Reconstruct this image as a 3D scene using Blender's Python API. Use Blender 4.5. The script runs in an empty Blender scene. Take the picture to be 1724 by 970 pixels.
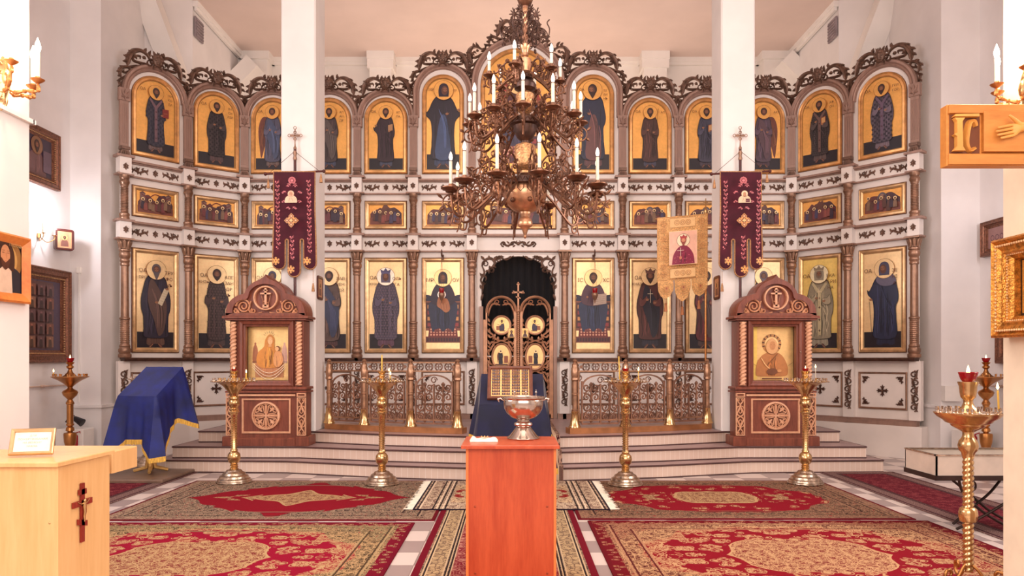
import bpy, math, random
from mathutils import Vector, Matrix
random.seed(7)
PI = math.pi
S = bpy.context.scene
COL = S.collection
# ---------------------------------------------------------------- camera, light, exposure
F, CX, HZ, EYE = 1250.0, 862.0, 605.0, 1.5          # focal length in px, principal column, horizon row, eye height
cam = bpy.data.cameras.new('camera')
cam.sensor_width = 36; cam.lens = 36*F/1724; cam.shift_y = (HZ-485)/1724; cam.clip_start = .05
co = bpy.data.objects.new('camera', cam); COL.objects.link(co)
co.location = (0, 0, EYE); co.rotation_euler = (PI/2, 0, 0); S.camera = co
S.view_settings.view_transform = 'Standard'; S.view_settings.look = 'None'
S.view_settings.exposure = 0.0; S.view_settings.gamma = 1; S.view_settings.use_curve_mapping = False
w = bpy.data.worlds.new('world'); S.world = w; w.use_nodes = True
w.node_tree.nodes['Background'].inputs[0].default_value = (1, .955, .935, 1)
w.node_tree.nodes['Background'].inputs[1].default_value = .2
def area(name, loc, rot, sx, sy, power, col):
    l = bpy.data.lights.new(name, 'AREA'); l.shape = 'RECTANGLE'; l.size = sx; l.size_y = sy
    l.energy = power; l.color = col
    o = bpy.data.objects.new(name, l); COL.objects.link(o); o.location = loc; o.rotation_euler = rot; return o
# daylight from unseen side and altar windows, with added fills from west, altar and above
area('west_fill_light', (0, -2.4, 4.6), (R := PI/2*.93, 0, 0), 8, 4.5, 520, (1, .915, .855))  # soft frontal fill added behind the camera
area('left_window_light', (-6.45, 4.6, 4.6), (0, -PI/2, 0), 2.6, 4.2, 250, (.97, .95, 1))
area('right_window_light', (6.75, 4.6, 4.6), (0, PI/2, 0), 2.6, 4.2, 250, (1, .95, .96))
area('altar_window_light', (0, 15.2, 3.2), (-PI/2*1.25, 0, 0), 7, 2.0, 170, (1, .8, .66))
area('altar_fill_light', (0, 13.6, 2.6), (PI, 0, 0), 6, .8, 80, (1, .78, .62))  # upward fill added behind the screen, no lamp stands there
area('nave_top_fill_light', (0, 4.5, 7.4), (0, 0, 0), 5, 5, 240, (1, .89, .81))  # overhead fill added for the nave, no lamp hangs there

# ---------------------------------------------------------------- helpers
def lin(c):
    r = []
    for v in c[:3]:
        v = v/255; r.append(v/12.92 if v <= .04045 else ((v+.055)/1.055)**2.4)
    return (*r, 1.0)
class Nd:                                              # small arithmetic wrapper over math nodes
    def __init__(s, nt, k): s.nt, s.k = nt, k
    def op(s, o, b=None, c=None, rev=False):
        n = s.nt.nodes.new('ShaderNodeMath'); n.operation = o
        a = s
        if rev: a, b = b, s
        for i, v in enumerate((a, b, c)):
            if v is None: continue
            if isinstance(v, Nd): s.nt.links.new(v.k, n.inputs[i])
            else: n.inputs[i].default_value = v
        return Nd(s.nt, n.outputs[0])
    def __add__(s, b): return s.op('ADD', b)
    __radd__ = __add__
    def __mul__(s, b): return s.op('MULTIPLY', b)
    __rmul__ = __mul__
    def __sub__(s, b): return s.op('SUBTRACT', b)
    def __rsub__(s, b): return s.op('SUBTRACT', b, rev=True)
    def __truediv__(s, b): return s.op('DIVIDE', b)
    def abs(s): return s.op('ABSOLUTE')
    def lt(s, b): return s.op('LESS_THAN', b)
    def gt(s, b): return s.op('GREATER_THAN', b)
    def min(s, b): return s.op('MINIMUM', b)
    def max(s, b): return s.op('MAXIMUM', b)
    def mod(s, b): return s.op('FLOORED_MODULO', b)
    def sin(s): return s.op('SINE')
    def sqrt(s): return s.op('SQRT')
def band(v, a, b): return v.gt(a)*v.lt(b)
MATS = {}
def newmat(name):
    m = bpy.data.materials.new(name); m.use_nodes = True
    nt = m.node_tree; return m, nt, nt.nodes['Principled BSDF']
def mixc(nt, fac, a, b):
    n = nt.nodes.new('ShaderNodeMix'); n.data_type = 'RGBA'
    for s, v in ((n.inputs[0], fac), (n.inputs[6], a), (n.inputs[7], b)):
        if isinstance(v, Nd): nt.links.new(v.k, s)
        elif isinstance(v, bpy.types.NodeSocket): nt.links.new(v, s)
        else: s.default_value = v
    return n.outputs[2]
def coords(nt, sc=(1, 1, 1), kind='Object'):
    t = nt.nodes.new('ShaderNodeTexCoord'); mp = nt.nodes.new('ShaderNodeMapping')
    nt.links.new(t.outputs[kind], mp.inputs[0]); mp.inputs['Scale'].default_value = sc; return mp.outputs[0]
def noise(nt, vec, scale, detail=3, rough=.55):
    n = nt.nodes.new('ShaderNodeTexNoise'); nt.links.new(vec, n.inputs['Vector'])
    n.inputs['Scale'].default_value = scale; n.inputs['Detail'].default_value = detail; n.inputs['Roughness'].default_value = rough
    return Nd(nt, n.outputs[0])
def ramp(nt, v, stops):
    n = nt.nodes.new('ShaderNodeValToRGB'); nt.links.new(v.k, n.inputs[0]); e = n.color_ramp.elements
    while len(e) < len(stops): e.new(.5)
    for i, (p, c) in enumerate(stops): e[i].position = p; e[i].color = lin(c)
    return n.outputs[0]
def bump(nt, v, bsdf, strength=.3, dist=.01):
    n = nt.nodes.new('ShaderNodeBump'); n.inputs['Strength'].default_value = strength; n.inputs['Distance'].default_value = dist
    nt.links.new(v.k, n.inputs['Height']); nt.links.new(n.outputs[0], bsdf.inputs['Normal'])
def mat(name, c, rough=.5, metal=0., var=.12, scale=6, bmp=0., bscale=60, sc=(1, 1, 1), emit=None, spec=None, sheen=0):
    if name in MATS: return MATS[name]
    m, nt, b = newmat(name)
    vec = coords(nt, sc)
    n = noise(nt, vec, scale)
    lo = tuple(max(0, v*(1-var)) for v in c); hi = tuple(min(255, v*(1+var*.6)) for v in c)
    nt.links.new(ramp(nt, n, [(.3, lo), (.7, hi)]), b.inputs['Base Color'])
    b.inputs['Roughness'].default_value = rough; b.inputs['Metallic'].default_value = metal
    if spec is not None: b.inputs['Specular IOR Level'].default_value = spec
    if sheen: b.inputs['Sheen Weight'].default_value = sheen; b.inputs['Sheen Roughness'].default_value = .4
    if bmp: bump(nt, noise(nt, vec, bscale, 2), b, bmp)
    if emit: b.inputs['Emission Color'].default_value = lin(emit[0]); b.inputs['Emission Strength'].default_value = emit[1]
    MATS[name] = m; return m
def woodmat(name, c1, c2, sc, rough=.4):
    m, nt, b = newmat(name); vec = coords(nt, sc)
    n = noise(nt, vec, 3, 6, .65); n2 = noise(nt, vec, 14, 3)
    nt.links.new(ramp(nt, n*.75+n2*.25, [(.32, c1), (.62, c2)]), b.inputs['Base Color'])
    b.inputs['Roughness'].default_value = rough; bump(nt, n2, b, .08, .004)
    MATS[name] = m; return m
PLASTER = mat('white_plaster', (240, 234, 229), .75, var=.03, scale=1.5, bmp=.05, bscale=30)
PLASTER2 = mat('cool_plaster', (230, 224, 222), .75, var=.03, scale=1.5)
CEILM = mat('ceiling_paint', (226, 205, 196), .8, var=.03, scale=1)
ICW = mat('iconostasis_white', (238, 228, 221), .45, var=.03, scale=2)
BRONZE = mat('bronze_paint', (160, 124, 102), .34, .6, var=.15, scale=8)
CARVE = mat('carved_bronze', (120, 92, 78), .42, .4, var=.2, scale=14)
PILM = mat('pilaster_taupe', (162, 130, 116), .5, .25, var=.1, scale=10, sc=(1, 1, .15))
DARKB = mat('dark_bronze', (92, 62, 50), .4, .5, var=.2, scale=12)
GOLDF = mat('gilded_moulding', (222, 182, 134), .32, .65, var=.12, scale=10)
GOLDB = mat('amber_moulding', (220, 164, 104), .36, .5, var=.12, scale=10)
BRASS = mat('polished_brass', (214, 176, 124), .2, .92, var=.12, scale=10)
BRASSP = mat('railing_brass', (176, 136, 108), .34, .75, var=.15, scale=14)
SILVER = mat('silver_metal', (205, 190, 178), .16, 1., var=.06, scale=4)
SILVB = mat('embossed_silver', (190, 170, 150), .25, .95, var=.2, scale=26, bmp=.3, bscale=40)
COPPER = mat('chandelier_copper', (126, 88, 68), .36, .8, var=.25, scale=14)
COPPERD = mat('chandelier_dark', (84, 60, 52), .4, .7, var=.25, scale=18)
BLACK = mat('black_cloth', (12, 10, 16), .9, var=.2, scale=4)
CANDLE = mat('candle_sleeve', (240, 228, 205), .5, var=.06, scale=30)
WAX = mat('beeswax', (235, 190, 80), .5, var=.06)
BULB = mat('bulb_glass', (255, 246, 235), .3, var=0, emit=((255, 238, 220), 1.2))
HOTBULB = mat('lit_bulb_glass', (255, 246, 235), .3, var=0, emit=((255, 226, 190), 40))
FLAME = mat('candle_flame', (255, 220, 150), .5, var=0, emit=((255, 205, 130), 14))
RUBY = mat('ruby_glass', (150, 10, 22), .15, var=.05)
KWOOD = woodmat('kiosk_wood', (98, 48, 36), (140, 76, 56), (6, 6, .8))
KLIGHT = woodmat('carved_light_wood', (205, 145, 110), (232, 180, 142), (3, 3, 3))
REDWOOD = woodmat('cherry_laminate', (180, 66, 36), (208, 92, 54), (5, 5, .55), .3)
PALEWOOD = woodmat('pale_laminate', (224, 172, 110), (238, 192, 132), (4, 4, .4), .35)
PINEW = woodmat('honey_wood', (186, 112, 44), (212, 140, 64), (.8, 4, 4), .45)
DARKW = mat('dark_red_wood', (78, 24, 20), .3, var=.2, scale=9)
OAKF = woodmat('orange_frame_wood', (190, 100, 40), (222, 134, 62), (3, 3, 3), .35)
WALNUT = woodmat('walnut_frame_wood', (92, 50, 36), (128, 74, 52), (3, 3, 3), .4)
STEELB = mat('dark_iron', (66, 50, 46), .45, .6, var=.2)
BLUEV = mat('blue_satin', (10, 28, 104), .6, var=.25, scale=5)
BLUED = mat('navy_velvet', (10, 15, 54), .75, var=.22, scale=5, sheen=.25)
FRINGE = mat('gold_fringe', (232, 172, 70), .6, var=.3, scale=60, sc=(3, 3, .2))
MAROON = mat('maroon_velvet', (74, 8, 30), .85, var=.2, scale=6, sheen=.5)
BEIGEC = mat('gold_brocade', (222, 170, 108), .6, .1, var=.25, scale=70)
TRIMG = mat('braid_trim', (190, 140, 96), .6, .2, var=.25, scale=60)
RED = mat('red_enamel', (168, 18, 30), .35)
WHITEP = mat('white_plastic', (236, 230, 224), .4, var=.02)
CLOTHW = mat('white_linen', (244, 234, 214), .8, var=.04)

def paintmat(name, rough, metal):
    m, nt, b = newmat(name)
    a = nt.nodes.new('ShaderNodeAttribute'); a.attribute_name = 'Col'
    v = noise(nt, coords(nt), 22, 5, .7); d = noise(nt, coords(nt), 5, 2)
    f = (v*.5+d*.5-.5)*.9+1.0
    n = nt.nodes.new('ShaderNodeMix'); n.data_type = 'RGBA'; n.blend_type = 'MULTIPLY'; n.inputs[0].default_value = 1
    nt.links.new(a.outputs['Color'], n.inputs[6])
    cc = nt.nodes.new('ShaderNodeCombineColor')
    for i in range(3): nt.links.new(f.k, cc.inputs[i])
    nt.links.new(cc.outputs[0], n.inputs[7]); nt.links.new(n.outputs[2], b.inputs['Base Color'])
    b.inputs['Roughness'].default_value = rough; b.inputs['Metallic'].default_value = metal
    MATS[name] = m; return m
PAINT = paintmat('tempera_paint', .42, 0.)
LEAF = paintmat('gold_leaf', .36, .5)

class B:
    """collects faces; build() links them as ONE mesh object"""
    def __init__(s): s.v, s.f, s.m, s.c = [], [], [], []; s.lay = 0; s.col = False
    def add(s, vs, fs, m=0, c=None):
        o = len(s.v); s.v += [tuple(p) for p in vs]; s.f += [tuple(i+o for i in f) for f in fs]
        s.m += [m]*len(fs); s.c += [c]*len(fs)
        if c: s.col = True
        return s
    def box(s, x0, x1, y0, y1, z0, z1, m=0):
        return s.add([(x0,y0,z0),(x1,y0,z0),(x1,y1,z0),(x0,y1,z0),(x0,y0,z1),(x1,y0,z1),(x1,y1,z1),(x0,y1,z1)],
                     [(0,3,2,1),(4,5,6,7),(0,1,5,4),(1,2,6,5),(2,3,7,6),(3,0,4,7)], m)
    def bbox(s, x0, x1, y0, y1, z0, z1, bv=.01, m=0):      # box with chamfered front and top edges
        X = [(x0, y0+bv), (x0+bv, y0), (x1-bv, y0), (x1, y0+bv), (x1, y1), (x0, y1)]
        X2 = [(x0+bv, y0+bv), (x0+bv, y0+bv), (x1-bv, y0+bv), (x1-bv, y0+bv), (x1-bv, y1), (x0+bv, y1)]
        n = 6
        vs = [(a, b, z0) for a, b in X]+[(a, b, z1-bv) for a, b in X]+[(a, b, z1) for a, b in X2]
        fs = [tuple(range(n))[::-1], tuple(range(2*n, 3*n))]
        for k in range(2):
            for i in range(n):
                j = (i+1) % n; fs.append((k*n+i, k*n+j, (k+1)*n+j, (k+1)*n+i))
        return s.add(vs, fs, m)
    def prism(s, pts, d0, d1, m=0, c=None):                # outline in (x,z), extruded from y=-d0 to y=-d1
        n = len(pts)
        vs = [(p[0], -d0, p[1]) for p in pts]+[(p[0], -d1, p[1]) for p in pts]
        fs = [tuple(range(n)), tuple(range(2*n-1, n-1, -1))]+[(i, (i+1) % n, n+(i+1) % n, n+i) for i in range(n)]
        return s.add(vs, fs, m, c)
    def flat(s, pts, c, m=0, d=None):                      # one painted shape, each laid a hair over the last
        if d is None: s.lay += 1; d = s.lay*.0006
        return s.add([(p[0], -d, p[1]) for p in pts], [tuple(range(len(pts)))], m, c)
    def lathe(s, prof, o=(0,0,0), seg=24, m=0):
        n = len(prof); vs = []; fs = []
        for i in range(seg):
            a = 2*PI*i/seg
            for r, z in prof: vs.append((o[0]+r*math.cos(a), o[1]+r*math.sin(a), o[2]+z))
        for i in range(seg):
            j = (i+1) % seg
            for k in range(n-1): fs.append((i*n+k, j*n+k, j*n+k+1, i*n+k+1))
        if prof[0][0] > 1e-4: fs.append(tuple(i*n for i in range(seg))[::-1])
        if prof[-1][0] > 1e-4: fs.append(tuple(i*n+n-1 for i in range(seg)))
        return s.add(vs, fs, m)
    def tube(s, path, rad, seg=6, m=0, closed=False):
        P = [Vector(p) for p in path]; n = len(P)
        if not hasattr(rad, '__len__'): rad = [rad]*n
        vs = []; fs = []; up = None
        for i in range(n):
            a = P[i-1] if (i or closed) else P[i]; b = P[(i+1) % n] if (i < n-1 or closed) else P[i]
            t = (b-a); t = t.normalized() if t.length > 1e-9 else Vector((0,0,1))
            if up is None:
                up = Vector((0,1,0)) if abs(t.y) < .9 else Vector((1,0,0))
            u = up-t*up.dot(t)
            if u.length < 1e-6: u = t.orthogonal()
            u.normalize(); up = u; w_ = t.cross(u)
            for k in range(seg):
                q = 2*PI*k/seg; vs.append(P[i]+(u*math.cos(q)+w_*math.sin(q))*rad[i])
        for i in range(n if closed else n-1):
            j = (i+1) % n
            for k in range(seg):
                l = (k+1) % seg; fs.append((i*seg+k, i*seg+l, j*seg+l, j*seg+k))
        if not closed: fs += [tuple(range(seg))[::-1], tuple(range((n-1)*seg, n*seg))]
        return s.add(vs, fs, m)
    def rib(s, path, wid, h=.02, m=0, d=0., c=None, xf=None):   # carved ribbon in the (x,z) plane with a raised ridge
        n = len(path)
        if not hasattr(wid, '__len__'): wid = [wid]*n
        elif len(wid) != n: wid = resamp(wid, n)
        vs = []; fs = []
        for i in range(n):
            a = path[max(i-1, 0)]; b = path[min(i+1, n-1)]
            tx, tz = b[0]-a[0], b[1]-a[1]; l = math.hypot(tx, tz) or 1; nx, nz = -tz/l, tx/l
            q = wid[i]/2; x, z = path[i][:2]; hh = h*min(1, .35+wid[i]/max(max(wid), 1e-6)*.65)
            vs += [(x+nx*q, -d, z+nz*q), (x+nx*q*.55, -d-hh*.8, z+nz*q*.55), (x, -d-hh*.55, z), (x-nx*q*.55, -d-hh*.8, z-nz*q*.55), (x-nx*q, -d, z-nz*q)]
        for i in range(n-1):
            for k in range(5):
                l = (k+1) % 5; fs.append((i*5+k, (i+1)*5+k, (i+1)*5+l, i*5+l))
        fs += [(0,1,2,3,4), tuple(range(n*5-1, n*5-6, -1))]
        if xf: vs = [xf(*p) for p in vs]
        return s.add(vs, fs, m, c)
    def sphere(s, o, r, seg=12, ring=8, m=0, sc=(1,1,1)):
        pr = [(r*math.sin(PI*i/ring), -r*math.cos(PI*i/ring)) for i in range(ring+1)]
        t = B().lathe(pr, (0,0,0), seg)
        return s.add([(o[0]+x*sc[0], o[1]+y*sc[1], o[2]+z*sc[2]) for x, y, z in t.v], t.f, m)
    def merge(s, t, xf=None, m=None):
        o = len(s.v); s.v += [tuple(xf(*p)) if xf else p for p in t.v]; s.f += [tuple(i+o for i in f) for f in t.f]
        s.m += t.m if m is None else [m]*len(t.f); s.c += t.c; s.col |= t.col; return s
    def build(s, name, mats, parent=None, smooth=None, loc=None, rot=None):
        me = bpy.data.meshes.new(name); me.from_pydata(s.v, [], s.f)
        if not isinstance(mats, (list, tuple)): mats = [mats]
        for q in mats: me.materials.append(q)
        if any(s.m): me.polygons.foreach_set('material_index', s.m)
        if s.col:
            at = me.color_attributes.new('Col', 'FLOAT_COLOR', 'CORNER'); data = []
            for f, c in zip(s.f, s.c): data += list(lin(c or (128,128,128)))*len(f)
            at.data.foreach_set('color', data)
        if smooth is not None:
            me.polygons.foreach_set('use_smooth', [True]*len(s.f)); me.set_sharp_from_angle(angle=math.radians(smooth))
        me.update()
        o = bpy.data.objects.new(name, me); COL.objects.link(o)
        if parent: o.parent = parent
        if loc is not None: o.location = loc
        if rot is not None: o.rotation_euler = rot
        return o
def resamp(w_, n):
    r = []
    for i in range(n):
        t = i/(n-1)*(len(w_)-1); k = min(int(t), len(w_)-2); r.append(w_[k]+(w_[k+1]-w_[k])*(t-k))
    return r
def crom(p, k=6, closed=False):                             # Catmull-Rom through control points
    n = len(p); out = []
    for i in range(n if closed else n-1):
        q = [p[(i+j) % n] if closed else p[min(max(i+j, 0), n-1)] for j in (-1, 0, 1, 2)]
        for s_ in range(k):
            t = s_/k
            out.append(tuple(.5*((2*b)+(-a+c)*t+(2*a-5*b+4*c-d)*t*t+(-a+3*b-3*c+d)*t**3) for a, b, c, d in zip(*q)))
    if not closed: out.append(tuple(p[-1]))
    return out
def spiral(cx, cz, r0, r1, a0, turns, n=18):
    return [(cx+(r0+(r1-r0)*i/n)*math.cos(a0+2*PI*turns*i/n), cz+(r0+(r1-r0)*i/n)*math.sin(a0+2*PI*turns*i/n)) for i in range(n+1)]
def ell(cx, cz, rx, rz, n=16, a0=0, a1=2*PI):
    full = abs(a1-a0-2*PI) < 1e-6
    return [(cx+rx*math.cos(a0+(a1-a0)*i/(n if full else n-1)), cz+rz*math.sin(a0+(a1-a0)*i/(n if full else n-1))) for i in range(n)]
def rect(x0, x1, z0, z1): return [(x0,z0),(x1,z0),(x1,z1),(x0,z1)]
def archpts(hw, z0, zs, n=18, x=0):                          # arch outline: half width, bottom, spring height
    return [(x-hw, z0), (x+hw, z0)]+[(x+hw*math.cos(PI*i/n), zs+hw*math.sin(PI*i/n)) for i in range(n+1)]
def inset(pts, d):
    n = len(pts); out = []
    P = [p for i, p in enumerate(pts)]
    ar = sum(P[i][0]*P[(i+1)%n][1]-P[(i+1)%n][0]*P[i][1] for i in range(n)); sg = 1 if ar > 0 else -1
    for i in range(n):
        a, b, c = P[i-1], P[i], P[(i+1) % n]
        e1 = Vector((b[0]-a[0], b[1]-a[1])); e2 = Vector((c[0]-b[0], c[1]-b[1]))
        if e1.length < 1e-7: e1 = e2
        if e2.length < 1e-7: e2 = e1
        e1.normalize(); e2.normalize(); n1 = Vector((-e1.y, e1.x))*sg; n2 = Vector((-e2.y, e2.x))*sg
        m_ = n1+n2; m_ = m_/max(.3, m_.length_squared)*2
        out.append((b[0]+m_.x*d, b[1]+m_.y*d))
    return out
def moulding(b, outline, prof, m=0):                         # sweep (inset, depth) profile round a closed outline
    n = len(outline); rings = [(inset(outline, i), d) for i, d in prof]
    vs = [(p[0], -d, p[1]) for r, d in rings for p in r]; fs = []
    for k in range(len(rings)-1):
        for i in range(n):
            j = (i+1) % n; fs.append((k*n+i, k*n+j, (k+1)*n+j, (k+1)*n+i))
    b.add(vs, fs, m); return b
def text_b(b, s, x, z, size, c=None, m=0, depth=0, d=None, align='CENTER', xf=None):   # lettering as geometry
    cu = bpy.data.curves.new('t', 'FONT'); cu.body = s; cu.size = size; cu.align_x = align; cu.extrude = depth/2; cu.resolution_u = 2
    o = bpy.data.objects.new('t', cu); COL.objects.link(o); bpy.context.view_layer.update()
    me = bpy.data.meshes.new_from_object(o.evaluated_get(bpy.context.evaluated_depsgraph_get()))
    if d is None: b.lay += 1; d = b.lay*.0006
    vs = [(x+p.co.x, -d-p.co.z-depth/2, z+p.co.y) for p in me.vertices]
    if xf: vs = [xf(*p) for p in vs]
    b.add(vs, [tuple(f.vertices) for f in me.polygons], m, c)
    bpy.data.objects.remove(o); bpy.data.curves.remove(cu); bpy.data.meshes.remove(me)
def px(x, y, Y): return Vector(((x-CX)*Y/F, Y, EYE+(HZ-y)*Y/F))   # photo pixel at depth Y -> point
def tag(o, label, cat, group=None, kind=None):
    if label: o['label'] = label
    if cat: o['category'] = cat
    if group: o['group'] = group
    if kind: o['kind'] = kind
    return o
def thing(name, label, cat, loc=(0,0,0), rz=0, group=None):
    o = bpy.data.objects.new(name, None); COL.objects.link(o); o.empty_display_size = .1
    o.location = loc; o.rotation_euler = (0, 0, rz); return tag(o, label, cat, group)
def put(src, parent, loc=None, rot=None, scale=None, name=None):                   # linked copy of one part
    c = src.copy(); COL.objects.link(c); c.parent = parent
    if loc is not None: c.location = loc
    if rot is not None: c.rotation_euler = rot
    if scale is not None: c.scale = scale
    return c
def copytree(o, loc=None, rz=None, label=None, parent=None):
    c = o.copy(); COL.objects.link(c)
    if parent: c.parent = parent
    for ch in list(o.children): copytree(ch, parent=c)
    if loc is not None: c.location = loc
    if rz is not None: c.rotation_euler = (0, 0, rz)
    if label: c['label'] = label
    return c
def struct(name, b, m, smooth=None, loc=None, rot=None):
    o = b.build(name, m, None, smooth, loc, rot); o['kind'] = 'structure'; return o
def cyl(b, p0, p1, r0, r1=None, seg=8, m=0): return b.tube([p0, p1], [r0, r0 if r1 is None else r1], seg, m)
def osweep(b, path, prof, m=0):                              # open path, (inset to the left, depth) profile closed at the back
    n = len(path); vs = []; fs = []; P = path; k = len(prof)
    for i in range(n):
        a, c = P[max(i-1, 0)], P[min(i+1, n-1)]; t = Vector((c[0]-a[0], c[1]-a[1])).normalized(); nx, nz = -t.y, t.x
        for q, d in prof: vs.append((P[i][0]+nx*q, -d, P[i][1]+nz*q))
    for i in range(n-1):
        for j in range(k):
            l = (j+1) % k; fs.append((i*k+j, (i+1)*k+j, (i+1)*k+l, i*k+l))
    fs += [tuple(range(k))[::-1], tuple(range((n-1)*k, n*k))]
    return b.add(vs, fs, m)
def plan(b, pts, z0, z1, m=0, mt=None):                      # outline in plan (x,y) raised from z0 to z1
    n = len(pts)
    b.add([(x, y, z0) for x, y in pts]+[(x, y, z1) for x, y in pts],
          [(i, (i+1) % n, n+(i+1) % n, n+i) for i in range(n)]+[tuple(range(n))[::-1]], m)
    return b.add([(x, y, z1) for x, y in pts], [tuple(range(n))], m if mt is None else mt)

# ================================================================= ROOM
def floor_material():
    m, nt, b = newmat('checker_tiles'); t = nt.nodes.new('ShaderNodeTexCoord'); s = nt.nodes.new('ShaderNodeSeparateXYZ')
    nt.links.new(t.outputs['Object'], s.inputs[0]); x, y = Nd(nt, s.outputs[0]), Nd(nt, s.outputs[1])
    q = .36
    fx = (x/q).op('FLOOR'); fy = (y/q).op('FLOOR'); par = (fx+fy).mod(2.0).gt(.5)
    g = ((x/q).mod(1.0).lt(.02)).max((y/q).mod(1.0).lt(.02))
    c = mixc(nt, par, lin((222, 206, 198)), lin((162, 144, 142)))
    c = mixc(nt, g, c, lin((140, 122, 116))); nt.links.new(c, b.inputs['Base Color']); b.inputs['Roughness'].default_value = .3
    return m
def riser_material():
    m, nt, b = newmat('riser_tiles'); t = nt.nodes.new('ShaderNodeTexCoord'); s = nt.nodes.new('ShaderNodeSeparateXYZ')
    nt.links.new(t.outputs['Object'], s.inputs[0]); x, y = Nd(nt, s.outputs[0]), Nd(nt, s.outputs[1])
    u = x+y*.35; g = (u/.072).mod(1.0).lt(.07)
    v = noise(nt, t.outputs['Object'], 3)
    c = mixc(nt, v, lin((216, 190, 174)), lin((228, 204, 186)))
    c = mixc(nt, g, c, lin((236, 220, 210))); nt.links.new(c, b.inputs['Base Color']); b.inputs['Roughness'].default_value = .4
    return m
RISER = riser_material()
TREAD = mat('tread_tiles', (168, 140, 138), .35, var=.08, scale=4)
NOSE = mat('nosing_strip', (84, 54, 52), .5)
struct('floor', B().box(-7.3, 7.6, -3.2, 16, -.1, 0), floor_material())
struct('ceiling', B().box(-7.4, 7.7, -3.2, 16, 7.76, 7.9), CEILM)
lw = [(-6.6, -3), (-6.6, 11.09), (-6.14, 11.09), (-6.14, 12.4), (-5.57, 12.95), (-5.57, 15.45)]
struct('wall_left', plan(B(), lw+[(-5.75, 15.6), (-7.3, 15.6), (-7.3, -3)], 0, 7.76), PLASTER2)
rw = [(6.87, -3), (6.87, 10.9), (6.3, 10.9), (6.3, 12.4), (5.7, 12.95), (5.7, 15.45)]
struct('wall_right', plan(B(), (rw+[(5.85, 15.6), (7.6, 15.6), (7.6, -3)])[::-1], 0, 7.76), PLASTER2)
struct('wall_back', B().box(-5.8, 5.9, 15.45, 15.6, 0, 7.76), PLASTER)
struct('wall_front', B().box(-7.3, 7.6, -3.2, -3, 0, 7.76), PLASTER)
# ceiling coving, and the pilasters of the altar wall
for i, (x0, x1, y0, y1) in enumerate([(-5.57, 5.7, 15.36, 15.45), (-5.57, -5.48, 12.95, 15.45), (5.61, 5.7, 12.95, 15.45)]):
    b = B().box(x0, x1, y0, y1, 7.66, 7.76); b.box(x0+.02, x1-.02, y0+.02, y1, 7.6, 7.66)
    struct('trim_%d' % (i+1), b, PLASTER)
for x0, x1 in [(-5.57, -4.98), (5.12, 5.7), (-2.9, -2.45), (2.68, 3.15)]:
    b = B().box(x0, x1, 15.1, 15.45, 0, 7.76); b.box(x0-.05, x1+.05, 15.05, 15.45, 7.6, 7.76)
    if abs(x0+x1) < 7: b.box(x0-.04, x1+.04, 15.06, 15.45, 7.42, 7.6)
    struct('wall_pilaster', b, PLASTER)
def beam(name, p0, p1, w_, h):
    p0, p1 = Vector(p0), Vector(p1); t = (p1-p0).normalized(); s = t.cross(Vector((0,1,0))).normalized(); n = Vector((0,1,0))
    vs = [p+s*a*h/2+n*c*w_/2 for p in (p0, p1) for a, c in ((-1,-1),(1,-1),(1,1),(-1,1))]
    struct(name, B().add(vs, [(0,1,2,3),(7,6,5,4),(0,4,5,1),(1,5,6,2),(2,6,7,3),(3,7,4,0)]), PLASTER)
beam('roof_brace_beam', px(226, -60, 12.2), px(310, 165, 12.85), .3, .34)
beam('roof_brace_beam', px(1518, -60, 12.2), px(1432, 165, 12.85), .3, .34)
beam('roof_brace_beam', px(430, 108, 14.9), px(318, 220, 14.9), .4, .3)
beam('roof_brace_beam', px(1320, 100, 14.9), px(1432, 212, 14.9), .4, .3)
# vents high on the altar side walls
for x, lab in ((-5.555, 'small grey vent grille high on the left altar side wall'), (5.685, 'small grey vent grille high on the right altar side wall')):
    g = B(); s = 1 if x < 0 else -1
    Y0, Y1 = (12.97, 13.3); g.box(min(x, x+s*.03), max(x, x+s*.03), Y0, Y1, 7.15, 7.5)
    for k in range(6): g.box(min(x, x+s*.045), max(x, x+s*.045), Y0+.02, Y1-.02, 7.18+k*.053, 7.2+k*.053)
    tag(g.build('vent_grille', mat('vent_grey', (150, 136, 140), .6)), lab, 'vent')
# front pillars that stand on the steps, and the nave pillars beside the camera
def pillar(x0, x1, y0, y1, z0, name='pillar'):
    b = B().bbox(x0, x1, y0, y1, z0, 7.76, .02)
    b.box(x0-.012, x1+.012, y0-.012, y1+.012, z0, z0+.16, 1)
    struct(name, b, [PLASTER, RISER])
pillar(-3.27, -2.78, 10.5, 11.02, .325)
pillar(2.96, 3.44, 10.5, 11.0, .325)
b = B().bbox(-3.5, -2.79, 3.4, 4.29, 0, 7.76, .012)
struct('pillar', b, PLASTER)
struct('pillar', B().bbox(2.925, 3.6, 3.98, 4.42, 0, 7.76, .012), mat('warm_pillar', (240, 222, 196), .7, var=.03))
# dado ledges on the side piers
b = B().box(-6.62, -6.1, 11.03, 11.5, 0, .78); b.box(-6.64, -6.08, 11.0, 11.5, .78, .82); struct('dado', b, PLASTER2)
b = B().box(6.26, 6.9, 10.85, 11.4, 0, .78); b.box(6.24, 6.9, 10.82, 11.4, .78, .82); struct('dado', b, PLASTER2)

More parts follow.
